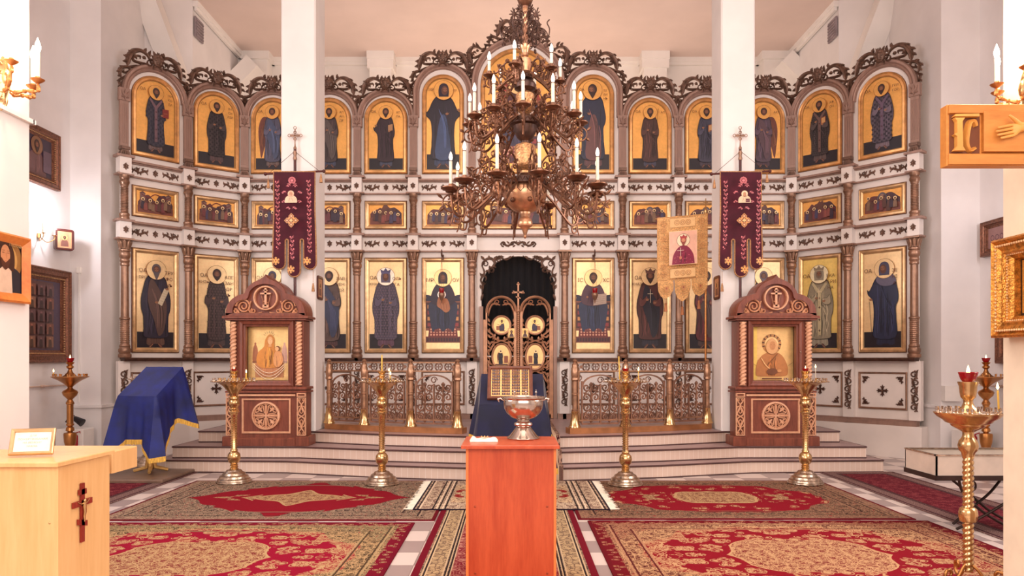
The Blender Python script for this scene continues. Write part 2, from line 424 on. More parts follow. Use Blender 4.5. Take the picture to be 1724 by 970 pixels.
# steps: three bowed tiers, the highest is the solea
AX = .1
def tier(front, z0, z1, yb):
    r = [(AX+x, y) for x, y in front]; l = [(AX-x, y) for x, y in front[::-1]]
    return l+r+[(r[-1][0], yb), (l[0][0], yb)]
T1 = [(.5, 9.13), (1.8, 9.38), (3.05, 9.76), (4.83, 9.86)]
T2 = [(.5, 9.43), (1.8, 9.67), (2.95, 10.0), (4.68, 10.02)]
T3 = [(.5, 9.77), (1.8, 10.05), (2.9, 10.47), (4.53, 10.5)]
for k, (T, z0, z1, yb) in enumerate(((T1, 0, .165, 11.7), (T2, .165, .325, 12.0), (T3, .325, .485, 12.95))):
    P = tier(T, z0, z1, yb); b = plan(B(), P, z0, z1, 0, 1)
    for i in range(len(P)-3): 
        pass
    path = [(x, y-.012, z1-.008) for x, y in P[:-2]]
    b.tube([(P[-1][0]-.012, P[-1][1], z1-.008)]+path+[(P[-2][0]+.012, P[-2][1], z1-.008)], .011, 4, 2)
    b.tube([(x, y-.006, z0+.008) for x, y in P[:-2]], .007, 4, 2)
    struct('floor_step', b, [RISER, TREAD, NOSE])

# ================================================================= CARVED ORNAMENT
def mir(p): return [(-x, z) for x, z in p]
def leaf(b, x0, z0, x1, z1, w_, h=.015, bend=0., m=0, d=0.):
    dx, dz = x1-x0, z1-z0; p = []
    for i in range(6):
        t = i/5; k = bend*math.sin(PI*t); p.append((x0+dx*t-dz*k, z0+dz*t+dx*k))
    b.rib(p, [.25*w_, .8*w_, w_, .85*w_, .5*w_, .04*w_], h, m, d)
def rosette(sz, h=.02):                                      # fleur boss
    b = B()
    for a, l in ((90, 1), (30, .8), (150, .8), (-35, .75), (215, .75), (-90, .9), (62, .75), (118, .75)):
        a = math.radians(a); leaf(b, 0, 0, sz*l*math.cos(a), sz*l*math.sin(a), sz*.6, h)
    b.sphere((0, -h, 0), sz*.2, 8, 5); return b
def sprig(L=.22, H=.09):                                     # short acanthus spray of the friezes
    b = B()
    b.rib(crom([(-L*.5, -H*.4), (-L*.38, H*.05), (-L*.2, -H*.1), (0, -H*.2), (L*.2, 0), (L*.36, H*.1), (L*.5, -H*.35)], 4), [.012, .026, .03, .026, .03, .026, .008], .022)
    for x0, z0, x1, z1, w_, bd in ((-.4, 0, -.5, .45, .3, .3), (-.25, -.1, -.22, .5, .32, -.3), (-.1, -.1, 0, .45, .3, .2), (.02, -.2, .06, -.55, .26, 0), (.2, 0, .26, .5, .32, .3), (.36, .1, .5, .45, .3, -.3), (.3, 0, .46, -.1, .3, .2), (-.1, -.2, -.16, -.5, .24, 0)):
        leaf(b, x0*L, z0*H, x1*L, z1*H, w_*H*1.1, .02, bd)
    b.rib(spiral(-L*.27, H*.12, H*.3, H*.1, -1.4, .9, 10), [.014, .01], .02)
    return b
def cartouche(s):                                            # shell boss at the top of each arch
    b = B()
    for i in range(11):
        a = math.radians(-60+i*30); l = s*(1 if i % 2 == 0 else .86)
        leaf(b, 0, 0, l*math.cos(a)*.82, l*math.sin(a), s*.36, .05)
    b.sphere((0, -.03, 0), s*.62, 12, 7, sc=(.85, .5, 1))
    for i in range(6):
        a = PI/3*i; b.sphere((s*.3*math.cos(a), -.07, s*.36*math.sin(a)), s*.16, 6, 4)
    for q in (1, -1):
        b.rib([(q*x, z) for x, z in spiral(s*.7, -s*.45, s*.34, s*.08, 1.6, -1.1, 10)], [.02, .012], .05)
    return b
def crest(R, legs=0, big=False):                             # pierced foliage along the outside of an arch
    b = B()
    def pol(pts): return [(q*(R+r)*math.cos(math.radians(a)), (R+r)*math.sin(math.radians(a))) for a, r in pts]
    sc = .5/R if big else 1.0
    curves = [
     ([(86, .0), (83, .09), (80, .17), (73, .235), (64, .235), (55, .18), (48, .115), (44, .085)], [.02, .035, .045, .06, .085, .095, .07, .01]),
     ([(80, .0), (73, .03), (64, .06), (57, .115), (62, .165), (69, .15), (68, .11)], [.03, .04, .04, .035, .035, .03, .01]),
     ([(71, .0), (62, .015), (54, .03), (46, .05), (38, .10), (31, .115), (25, .08), (21, .045)], [.02, .04, .045, .045, .05, .06, .045, .01]),
     ([(50, .0), (42, .012), (34, .028), (31, .06), (35, .075)], [.02, .03, .03, .026, .01]),
     ([(33, .0), (25, .015), (19, .045), (14, .06), (9, .035), (7, .01)], [.02, .035, .035, .035, .03, .01]),
     ([(22, .0), (16, .005), (10, .012), (4, .03), (0, .02)], [.02, .03, .03, .025, .01])]
    lv = [(83, .14, 85, .25, .045), (78, .2, 80, .275, .05), (64, .22, 58, .27, .05), (56, .2, 49, .235, .05), (50, .15, 43, .175, .045), (72, .14, 76, .1, .05), (60, .2, 63, .11, .05), (44, .06, 40, .01, .04),
          (38, .1, 35, .155, .045), (31, .115, 25, .145, .045), (25, .08, 20, .1, .04), (17, .05, 13, .095, .035), (9, .035, 4, .065, .035), (66, .05, 64, .0, .04), (28, .1, 31, .05, .035), (3, .03, -3, .055, .03)]
    if big:
        for c, w_ in curves:
            for i, (a, r) in enumerate(c): c[i] = (90-(90-a)*.52, r*1.35)
        lv = [(90-(90-a)*.52, r*1.35, 90-(90-c)*.52, e*1.35, w_) for a, r, c, e, w_ in lv]
        more = [([(a-42, r*.72) for a, r in c], w_) for c, w_ in curves]
        lv += [(a-42, r*.72, c-42, e*.72, w_) for a, r, c, e, w_ in lv]; curves = curves+more
    for q in (1, -1):
        for c, w_ in curves: b.rib(crom(pol(c), 5), [v*1.02 for v in w_], .055, d=-.02)
        for a, r, c, e, w_ in lv:
            (x0, z0), (x1, z1) = pol([(a, r), (c, e)]); leaf(b, x0, z0, x1, z1, w_*1.1, .05, .15, d=-.015)
    return b
def vscroll(H=.62, W_=.1):                                   # tall foliage scroll on the base piers
    b = B(); n = 5; p = []
    for i in range(n*6+1):
        t = i/(n*6); p.append((W_*.3*math.sin(t*n*PI), -H/2+H*t))
    b.rib(p, [.02, .034, .034, .034, .02], .03)
    for k in range(n):
        s = 1 if k % 2 == 0 else -1; zc = -H/2+H*(k+.5)/n
        b.rib([(s*(x-0)*1, z) for x, z in spiral(-W_*.12, zc, W_*.5, W_*.12, .3, 1.15, 14)], [.024, .02, .012], .03)
        leaf(b, s*W_*.3, zc, s*W_*.55, zc+H*.12, .04, .03, .2*s); leaf(b, s*W_*.2, zc-.02, s*W_*.5, zc-H*.1, .035, .03, -.2*s)
    return b
def cross_boss(s=.13):
    b = B()
    for a in range(4):
        a = PI/2*a; leaf(b, 0, 0, s*math.cos(a), s*math.sin(a), s*.42, .025)
        for e in (.42, -.42): leaf(b, s*.4*math.cos(a), s*.4*math.sin(a), s*.85*math.cos(a+e), s*.85*math.sin(a+e), s*.22, .02)
    b.sphere((0, -.02, 0), s*.2, 8, 5); return b
def corner_leaf(s=.1):
    b = B()
    b.rib(crom([(0, -s), (.1*s, -.4*s), (0, 0), (.4*s, .1*s), (s, 0)], 4), [.012, .026, .032, .026, .01], .022)
    for x0, z0, x1, z1 in ((0, 0, -.25*s, .25*s), (.1*s, -.4*s, .5*s, -.6*s), (.4*s, .1*s, .6*s, -.35*s), (.1*s, 0, .45*s, -.3*s), (0, -.6*s, -.25*s, -.75*s), (.6*s, 0, .75*s, .25*s)): leaf(b, x0, z0, x1, z1, .03, .02)
    return b
def vine(b, x0, x1, z0, z1, n, wid=.014, h=.014, m=0, leafs=True):   # stem with mirrored spirals, fills a grille
    xc = (x0+x1)/2; hw = (x1-x0)/2; st = (z1-z0)/n
    b.rib([(xc, z0), (xc, z1)], wid*.9, h, m)
    for k in range(n):
        zc = z0+st*(k+.5); r = min(hw*.5, st*.5)*.92
        for q in (1, -1):
            up = 1 if k % 2 == 0 else -1
            sp = [(xc+q*(hw*.5+(x-0)), zc+up*z) for x, z in spiral(0, 0, r, r*.22, PI*1.25, -1.35, 16)]
            b.rib([(xc, zc-up*st*.5)]+sp, [wid*.7, wid, wid, wid*.8, wid*.6], h, m)
            if leafs:
                leaf(b, xc+q*hw*.5, zc-up*r*.1, xc+q*hw*.5, zc+up*r*.5, r*.45, h, .2, m)
                leaf(b, xc+q*hw*.42, zc+up*r*.9, xc+q*hw*.9, zc+up*st*.5, r*.4, h, .2, m)
                leaf(b, xc+q*hw*.1, zc+up*st*.1, xc+q*hw*.3, zc+up*st*.5, r*.35, h, .2, m)
                leaf(b, xc+q*hw*.75, zc-up*r*.5, xc+q*hw*.98, zc-up*st*.1, r*.35, h, .1, m)
    return b

# ================================================================= ICONOSTASIS
YC = 12.7
L0, L1, L2 = (-5.98, 11.39), (-5.32, 12.13), (-4.57, YC)
R2, R1, R0 = (4.785, YC), (5.46, 11.98), (6.11, 11.2)
CP = [L0, L1, L2]+[((x-CX)*YC/F, YC) for x in (507, 603, 697, 795, 950, 1047, 1141, 1236)]+[R2, R1, R0]
Z0, ZSILL, ZL0, ZL1, ZU0, ZU1, ZSP = .485, 1.5, 3.34, 3.62, 4.31, 4.57, 5.63
bays = []
for i in range(13):
    a, c = Vector(CP[i]), Vector(CP[i+1]); m_ = (a+c)/2
    bays.append((m_.x, m_.y, math.atan2(c.y-a.y, c.x-a.x), (c-a).length))
ICO = thing('iconostasis', 'tall white iconostasis wall with bronze columns, leafy friezes and arched carved crests', 'icon screen')
def spring(i): return {5: 6.05, 7: 6.05, 6: 6.2}.get(i, ZSP)
sprigM = sprig().build('leaf_sprig', CARVE, ICO); sprigM.hide_render = False
protos = []
def first_or_copy(store, key, builder, name, mats, loc, rot, smooth=None, scale=None, parent=None):
    if key not in store:
        o = builder().build(name, mats, parent or ICO, smooth); store[key] = o
    else: o = put(store[key], parent or ICO)
    o.location = loc; o.rotation_euler = rot
    if scale: o.scale = scale
    return o
ST = {'sprig': sprigM}; used_sprig = [False]
def sprig_at(loc, rz, flip):
    if not used_sprig[0]: o = sprigM; used_sprig[0] = True
    else: o = put(sprigM, ICO)
    o.location = loc; o.rotation_euler = (0, 0, rz); o.scale = (-1.08 if flip else 1.08, 1, 1.3)
for i, (mx, my, th, wd) in enumerate(bays):
    def L(x, z, d=0): return (mx+x*math.cos(th)+d*math.sin(th), my+x*math.sin(th)-d*math.cos(th), z)
    rot = (0, 0, th); hw = wd/2; zs = spring(i)
    wall = B()
    if i != 6: wall.prism(archpts(hw, Z0, zs, 24), 0, -.1)
    else:
        oz = 2.72; top = ell(0, oz, .63, .545, 21, 0, PI)
        wall.prism([(hw, 3.34), (-hw, 3.34), (-hw, Z0), (-.63, Z0)]+top[::-1]+[(.63, Z0), (hw, Z0)], 0, -.1)
        wall.prism(archpts(hw, 3.34, zs, 24), 0, -.1)
        moulding(wall, rect(-.68, .68, 1.56, 3.3), [(-.03, 0), (-.02, .02), (0, .02), (0, 0)])
    wall.build('bay_wall', ICW, ICO, None, (mx, my, 0), rot)
    # arch moulding, pale inner band already shows as wall
    ap = [(hw, ZSP)]+[(hw*math.cos(PI*k/28), zs+hw*math.sin(PI*k/28)) for k in range(29)]+[(-hw, ZSP)]
    if zs == ZSP: ap = ap[1:-1]
    am = osweep(B(), ap, [(-.01, -.1), (-.02, .03), (0, .07), (.03, .07), (.05, .045), (.07, .06), (.085, .05), (.095, .0), (.095, -.05)])
    am.build('arch_moulding', PILM, ICO, 40, (mx, my, 0), rot)
    key = 'crest%d' % round(hw*100) if i != 6 else 'crestbig'
    cr = crest(hw+.0, big=(i == 6)).build('arch_crest', CARVE, ICO, None, L(0, zs, 0), rot)
    cartouche(.165 if i != 6 else .24).build('cartouche', CARVE, cr, None, (0, -.08, hw+.07))
    # cornices, friezes, sill and base moulding
    c = B().box(-hw, hw, -.06, .02, 0, .022).build('frieze_bead', PILM, ICO, None, (mx, my, 3.33), rot); put(c, ICO, (mx, my, 4.31))
    c = B().box(-hw, hw, -.05, .02, 0, .02).box(-hw, hw, -.09, .02, .015, .047).build('cornice', PILM, ICO, None, (mx, my, 3.585), rot); put(c, ICO, (mx, my, 4.523))
    s = B()
    if i != 6:
        s.box(-hw-.03, hw+.03, -.17, .02, 1.495, 1.525); s.box(-hw-.02, hw+.02, -.14, .02, 1.47, 1.495)
    else:
        for q in (1, -1):
            a_, b_ = sorted((q*.66, q*(hw+.03))); s.box(a_, b_, -.17, .02, 1.495, 1.525); s.box(a_, b_, -.14, .02, 1.47, 1.495)
    s.build('sill_ledge', DARKB, ICO, None, (mx, my, 0), rot)
    s = B()
    for a_, b_ in ([(-hw-.03, hw+.03)] if i != 6 else [(-hw-.03, -.67), (.67, hw+.03)]):
        s = B().box(a_, b_, -.1, .02, Z0, Z0+.06); s.box(a_, b_, -.07, .02, Z0+.06, Z0+.09)
        s.build('base_moulding', PILM, ICO, None, (mx, my, 0), rot)
    if i != 6:
        for z in (3.475, 4.435):
            for q in (1, -1): sprig_at(L(q*.235, z, .003), th, q > 0)
            first_or_copy(ST, 'ros', lambda: rosette(.062), 'leaf_rosette', CARVE, L(0, z, .003), rot)
        bp = B(); moulding(bp, rect(-.37, .37, .72, 1.3), [(0, 0), (0, .02), (.012, .028), (.028, .012), (.03, 0)])
        po = bp.build('base_panel_frame', BRONZE, ICO, None, L(0, 0, 0), rot)
        cb = (cross_boss(.095).build('cross_boss', DARKB, po) if 'cb' not in ST else put(ST['cb'], po)); ST['cb'] = cb; cb.location = (0, -.005, 1.01)
        for qx in (1, -1):
            for qz in (1, -1):
                cl = corner_leaf(.09).build('corner_leaf', DARKB, po) if 'cl' not in ST else put(ST['cl'], po)
                ST['cl'] = cl; cl.location = (-qx*.29, -.004, 1.01+qz*.2); cl.scale = (qx, 1, qz)
    else:
        # carved cartouche over the doorway, twice for the two friezes
        cc = B()
        for q in (1, -1):
            cc.rib([(q*x, z) for x, z in crom([(0, -.02), (.07, .03), (.14, -.02), (.2, -.03), (.27, .02), (.31, -.01)], 4)], [.02, .04, .035, .04, .03, .01], .025)
            cc.rib([(q*x, z) for x, z in spiral(.25, .0, .05, .015, -1.6, 1.2, 12)], [.025, .012], .025)
            cc.rib([(q*x, z) for x, z in spiral(.1, .0, .035, .01, 2, -1.2, 12)], [.02, .012], .025)
            for x0, z0, x1, z1 in ((.05, 0, .02, .06), (.15, 0, .2, .05), (.05, -.02, .1, -.06), (.18, -.02, .16, -.06)): leaf(cc, q*x0, z0, q*x1, z1, .03)
        cc.sphere((0, -.02, 0), .03)
        o = cc.build('frieze_cartouche', CARVE, ICO, None, L(0, 3.475, .003), rot); put(o, ICO, L(0, 4.435, .003))
        sp = B()                                                         # spandrel foliage over the gate
        for q in (1, -1):
            def mq(p): return [(q*x, z) for x, z in p]
            for p, w_ in (([(.08, 3.27), (.2, 3.2), (.3, 3.235), (.4, 3.19)], [.015, .03, .03, .02]), ([(.62, 2.62), (.6, 2.75), (.64, 2.86), (.58, 2.98), (.62, 3.1)], [.01, .03, .035, .035, .02]),
                          ([(.62, 3.1), (.56, 3.2), (.46, 3.22), (.4, 3.15), (.45, 3.07), (.5, 3.1)], [.03, .045, .05, .05, .04, .01]), ([(.4, 3.19), (.33, 3.26), (.24, 3.25)], [.03, .03, .01]),
                          ([(.5, 3.08), (.42, 3.04), (.43, 2.98)], [.04, .035, .01]), ([(.62, 2.95), (.55, 2.9), (.56, 2.84)], [.035, .03, .01])):
                sp.rib(mq(crom(p, 5)), w_, .03)
            for cx_, cz_, r, a0, tn in ((.56, 3.13, .06, 0, 1.2), (.33, 3.2, .04, 1, -1.2), (.46, 3.02, .045, 2, 1.2), (.6, 2.8, .035, 3, 1.2)):
                sp.rib(mq(spiral(cx_, cz_, r, r*.25, a0, tn, 12)), [.024, .014], .03)
            for x0, z0, x1, z1 in ((.58, 3.2, .64, 3.27), (.5, 3.2, .5, 3.28), (.42, 3.2, .36, 3.27), (.56, 3.0, .5, 3.02), (.6, 2.9, .66, 2.98), (.3, 3.22, .28, 3.28), (.16, 3.22, .12, 3.27), (.62, 2.7, .655, 2.78), (.6, 2.62, .64, 2.5), (.42, 3.1, .38, 3.06), (.5, 3.05, .5, 2.96)):
                leaf(sp, q*x0, z0, q*x1, z1, .05, .03)
        sp.build('spandrel_foliage', CARVE, ICO, None, L(0, 0, .004), rot)
        fr = B(); fr.box(-.66, -.6, -.06, .04, Z0, 2.4); fr.box(.6, .66, -.06, .04, Z0, 2.4)
        fr.build('gate_jamb', PILM, ICO, None, L(0, 0, 0), rot)

# columns at every bay joint
def lowcol():
    p = [(.088, 1.525), (.095, 1.54), (.095, 1.575), (.075, 1.59), (.09, 1.615), (.09, 1.65), (.072, 1.68), (.08, 1.70), (.066, 1.73)]
    z = 1.745
    while z < 2.1: p += [(.06, z), (.067, z+.01), (.067, z+.018), (.06, z+.027)]; z += .03
    p += [(.075, 2.11), (.075, 2.13), (.058, 2.145), (.054, 2.92), (.066, 2.93), (.066, 2.96), (.058, 2.97), (.07, 2.99), (.07, 3.01), (.06, 3.03), (.078, 3.06), (.082, 3.09), (.078, 3.12), (.068, 3.14), (.084, 3.15), (.084, 3.17), (.066, 3.18)]
    return B().lathe(p, seg=20)
def capital():
    b = B().lathe([(.062, 3.175), (.066, 3.23), (.082, 3.29), (.1, 3.32)], seg=16)
    for k in range(8):
        a = PI/4*k+.39
        def xf(x, y, z, a=a): r = .068-y+max(0, z-3.2)*.25; return (r*math.cos(a)-x*math.sin(a), r*math.sin(a)+x*math.cos(a), z)
        b.rib([(0, 3.18), (0, 3.23), (0, 3.28), (0, 3.31)], [.03, .05, .06, .02], .02, xf=xf)
    b.box(-.11, .11, -.11, .09, 3.315, 3.335); return b
def midcol():
    p = [(.07, 3.635), (.075, 3.66), (.066, 3.68), (.075, 3.7), (.075, 3.72), (.058, 3.74)]
    z = 3.75
    while z < 4.12: p += [(.048, z), (.058, z+.008), (.058, z+.014), (.048, z+.022)]; z += .0235
    p += [(.055, 4.14), (.055, 4.15), (.062, 4.17), (.076, 4.2), (.07, 4.23), (.06, 4.245), (.072, 4.265), (.075, 4.31)]
    return B().lathe(p, seg=18)
def pilas():
    b = B(); b.box(-.062, .062, -.06, .0, 4.75, 5.45)
    for k in range(4): b.box(-.05+k*.028, -.036+k*.028, -.068, -.055, 4.8, 5.4)
    return b
def pbase():
    b = B(); b.prism([(-.075, 4.572), (.075, 4.572), (.07, 4.65), (.05, 4.69), (.065, 4.7), (.065, 4.75), (-.065, 4.75), (-.065, 4.7), (-.05, 4.69), (-.07, 4.65)], 0, .1)
    for q in (-.045, -.015, .015, .045): b.rib([(q, 4.58), (q*.9, 4.64), (q*.7, 4.68)], [.026, .02, .012], .015, d=.1)
    b.box(-.06, .06, -.125, -.1, 4.7, 4.735); return b
def pcap():
    b = B(); b.box(-.08, .08, -.08, .0, 5.45, 5.64)
    for x0, z0, x1, z1, w_ in ((0, 5.47, 0, 5.62, .05), (0, 5.48, .055, 5.6, .04), (0, 5.48, -.055, 5.6, .04), (0, 5.5, .06, 5.5, .03), (0, 5.5, -.06, 5.5, .03), (0, 5.5, 0, 5.455, .03)): leaf(b, x0, z0, x1, z1, w_, .03, d=.08)
    return b
for i, (x, y) in enumerate(CP):
    ths = ([bays[i-1][2]] if i else [])+([bays[i][2]] if i < 13 else []); th = sum(ths)/len(ths)
    n = Vector((math.sin(th), -math.cos(th))); rot = (0, 0, th)
    def K(z=0, d=0): return (x+n.x*d, y+n.y*d, z)
    def blk():
        bl = B().box(-.085, .085, -.14, .02, .022, .27); bl.box(-.13, .13, -.16, .02, .27, .305, 1); bl.box(-.12, .12, -.15, .02, 0, .022, 1); return bl
    for z in (3.33, 4.31): first_or_copy(ST, 'blk', blk, 'frieze_block', [ICW, PILM], K(z), rot)
    first_or_copy(ST, 'bpr', lambda: B().box(-.085, .085, -.08, .02, Z0+.09, 1.47), 'base_pier', ICW, K(), rot)
    o = first_or_copy(ST, 'lc', lowcol, 'column', BRONZE, K(0, .1), rot, 40)
    c = (capital().build('capital', BRONZE, o, 40) if i == 0 else put(ST['cap'], o)); ST['cap'] = c; c.location = (0, 0, 0)
    first_or_copy(ST, 'mc', midcol, 'ringed_colonnette', BRONZE, K(0, .085), rot, 30)
    o = first_or_copy(ST, 'pl', pilas, 'fluted_pilaster', PILM, K(0, .03), rot)
    if i == 0: ST['pb'] = pbase().build('pilaster_base', CARVE, o); ST['pc'] = pcap().build('pilaster_capital', PILM, o)
    else: put(ST['pb'], o, (0, 0, 0)); put(ST['pc'], o, (0, 0, 0))
    for z in (3.475, 4.435): first_or_copy(ST, 'ros2', lambda: rosette(.06), 'block_rosette', CARVE, K(z, .143), rot)
    first_or_copy(ST, 'vs', vscroll, 'scroll_ornament', CARVE, K(1.02, .083), rot)
# white plinth under the wings
def wingplinth(P):
    b = B()
    for a, c in zip(P[:-1], P[1:]):
        a, c = Vector(a), Vector(c); t = (c-a).normalized(); n = Vector((t.y, -t.x))
        q = [a+n*.14-t*.05, c+n*.14+t*.12, c-n*.1+t*.12, a-n*.1-t*.05]; plan(b, [tuple(v) for v in q], 0, Z0)
    return b
struct('wall_plinth_left', wingplinth([L0, L1, L2]), ICW); struct('wall_plinth_right', wingplinth([R2, R1, R0]), ICW)

# black curtain behind the gate
cb = B(); n = 60
vs = []; fs = []
for k in range(n+1):
    x = -.75+1.5*k/n; y = .02*math.sin(k*1.3)
    vs += [(x, y, .49), (x, y, 3.36)]
    if k: fs.append((2*k-2, 2*k, 2*k+1, 2*k-1))
cb.add(vs, fs); cb.add([(a, b_+.01, c) for a, b_, c in vs], [f[::-1] for f in fs])
cx_, cy_ = bays[6][0], bays[6][1]
tag(cb.build('altar_curtain', BLACK, None, 30, (cx_, cy_+.3, 0)), 'plain black curtain hanging in the doorway behind the carved gate', 'curtain')
# ================================================================= PAINTED FIGURES
def inpoly(p, poly):
    x, y = p; r = False; n = len(poly)
    for i in range(n):
        (x1, y1), (x2, y2) = poly[i], poly[i-1]
        if (y1 > y) != (y2 > y) and x < (x2-x1)*(y-y1)/(y2-y1)+x1: r = not r
    return r
def sh(c, k): return tuple(max(0, min(255, v*k)) for v in c)
def stroke(b, pts, w_, c, m=0):
    b.lay += 1; d = b.lay*.0006; n = len(pts); vs = []; fs = []
    for i in range(n):
        a, e = pts[max(i-1,0)], pts[min(i+1,n-1)]; tx, tz = e[0]-a[0], e[1]-a[1]; l = math.hypot(tx, tz) or 1
        q = w_/2*(1 if 0 < i < n-1 else .4); vs += [(pts[i][0]-tz/l*q, -d, pts[i][1]+tx/l*q), (pts[i][0]+tz/l*q, -d, pts[i][1]-tx/l*q)]
        if i: fs.append((2*i-2, 2*i-1, 2*i+1, 2*i))
    b.add(vs, fs, m, c)
def ring(b, cx, cz, r, w_, c): stroke(b, [(cx+r*math.cos(2*PI*i/28), cz+r*math.sin(2*PI*i/28)) for i in range(29)], w_, c)
HAIR, SKIN, SKIN_D = (52, 30, 26), (150, 98, 66), (96, 58, 44)
INK = (120, 66, 30)
def head(b, x, z, r, hair=HAIR, skin=SKIN_D, beard=1, halo=(226, 172, 96), hood=None, crown=None, turn=0, lit=(140, 92, 66)):
    if halo: b.flat(ell(x, z, r*2.1, r*2.1, 28), halo, 1); ring(b, x, z, r*2.1, r*.07, INK)
    if hood: b.flat(crom([(x-r*1.05, z-r*1.4), (x-r*1.12, z), (x-r*.8, z+r*1.1), (x, z+r*1.5), (x+r*.8, z+r*1.1), (x+r*1.12, z), (x+r*1.05, z-r*1.4)], 4), hood)
    else: b.flat(ell(x, z+r*.18, r*.98, r*1.16, 18), hair)
    b.flat(ell(x+turn*r*.2, z-r*.08, r*.7, r*.98, 18), skin)
    b.flat(ell(x+turn*r*.3, z+r*.12, r*.46, r*.5, 12), lit)
    for q in (-1, 1):
        stroke(b, [(x+turn*r*.3+q*r*.12, z+r*.1), (x+turn*r*.3+q*r*.28, z+r*.16), (x+turn*r*.3+q*r*.45, z+r*.1)], r*.12, HAIR)
    stroke(b, [(x+turn*r*.34, z+r*.08), (x+turn*r*.38, z-r*.28)], r*.12, (110, 66, 46))
    stroke(b, [(x+turn*r*.3-r*.2, z-r*.46), (x+turn*r*.3+r*.2, z-r*.46)], r*.13, (110, 40, 34))
    if beard:
        b.flat(crom([(x-r*.7, z-r*.1), (x-r*.62, z-r*.8), (x-r*.1, z-r*(1.1+.5*beard)), (x+r*.1, z-r*(1.1+.5*beard)), (x+r*.62, z-r*.8), (x+r*.7, z-r*.1), (x+r*.35, z-r*.42), (x-r*.35, z-r*.42)], 3, True), hair)
    if crown:
        b.flat([(x-r, z+r*.7), (x-r*1.25, z+r*1.7), (x-r*.5, z+r*1.3), (x, z+r*2.0), (x+r*.5, z+r*1.3), (x+r*1.25, z+r*1.7), (x+r, z+r*.7)], crown)
        stroke(b, [(x-r, z+r*.8), (x+r, z+r*.8)], r*.2, sh(crown, 1.5))
def robe_pts(cx, z0, H, R, Lf=None, k=3):
    Lf = Lf or R
    return crom([(cx+x*H, z0+z*H) for x, z in R]+[(cx-x*H, z0+z*H) for x, z in Lf[::-1]], k)
STD = [(.028, .885), (.075, .862), (.112, .81), (.135, .71), (.152, .61), (.146, .53), (.122, .46), (.128, .3), (.122, .09)]
WIDE = [(.028, .885), (.08, .862), (.12, .81), (.15, .7), (.176, .57), (.172, .44), (.15, .36), (.146, .2), (.13, .1)]
ARML = [(.03, .885), (.085, .85), (.13, .79), (.17, .7), (.2, .66), (.215, .68), (.205, .62), (.15, .55), (.135, .4), (.14, .24), (.13, .09)]
def folds(b, poly, c, cx, z0, H, n=9, rnd=None):
    rnd = rnd or random.Random(3)
    for i in range(n):
        x = cx+H*(-.12+.24*(i+.5)/n)+rnd.uniform(-.006, .006)*H; za = z0+H*rnd.uniform(.1, .2); zb = z0+H*rnd.uniform(.45, .82)
        pts = [(x+rnd.uniform(-.012, .012)*H, za+(zb-za)*t/5) for t in range(6)]
        pts = [p for p in pts if inpoly(p, poly)]
        if len(pts) > 2: stroke(b, crom(pts, 2), H*.009, sh(c, rnd.choice((1.45, 1.3, .6, .55))))
def murk(c, k=.9, s=.72):
    if not c: return c
    g = sum(c)/3; return tuple((g+(v-g)*s)*k for v in c)
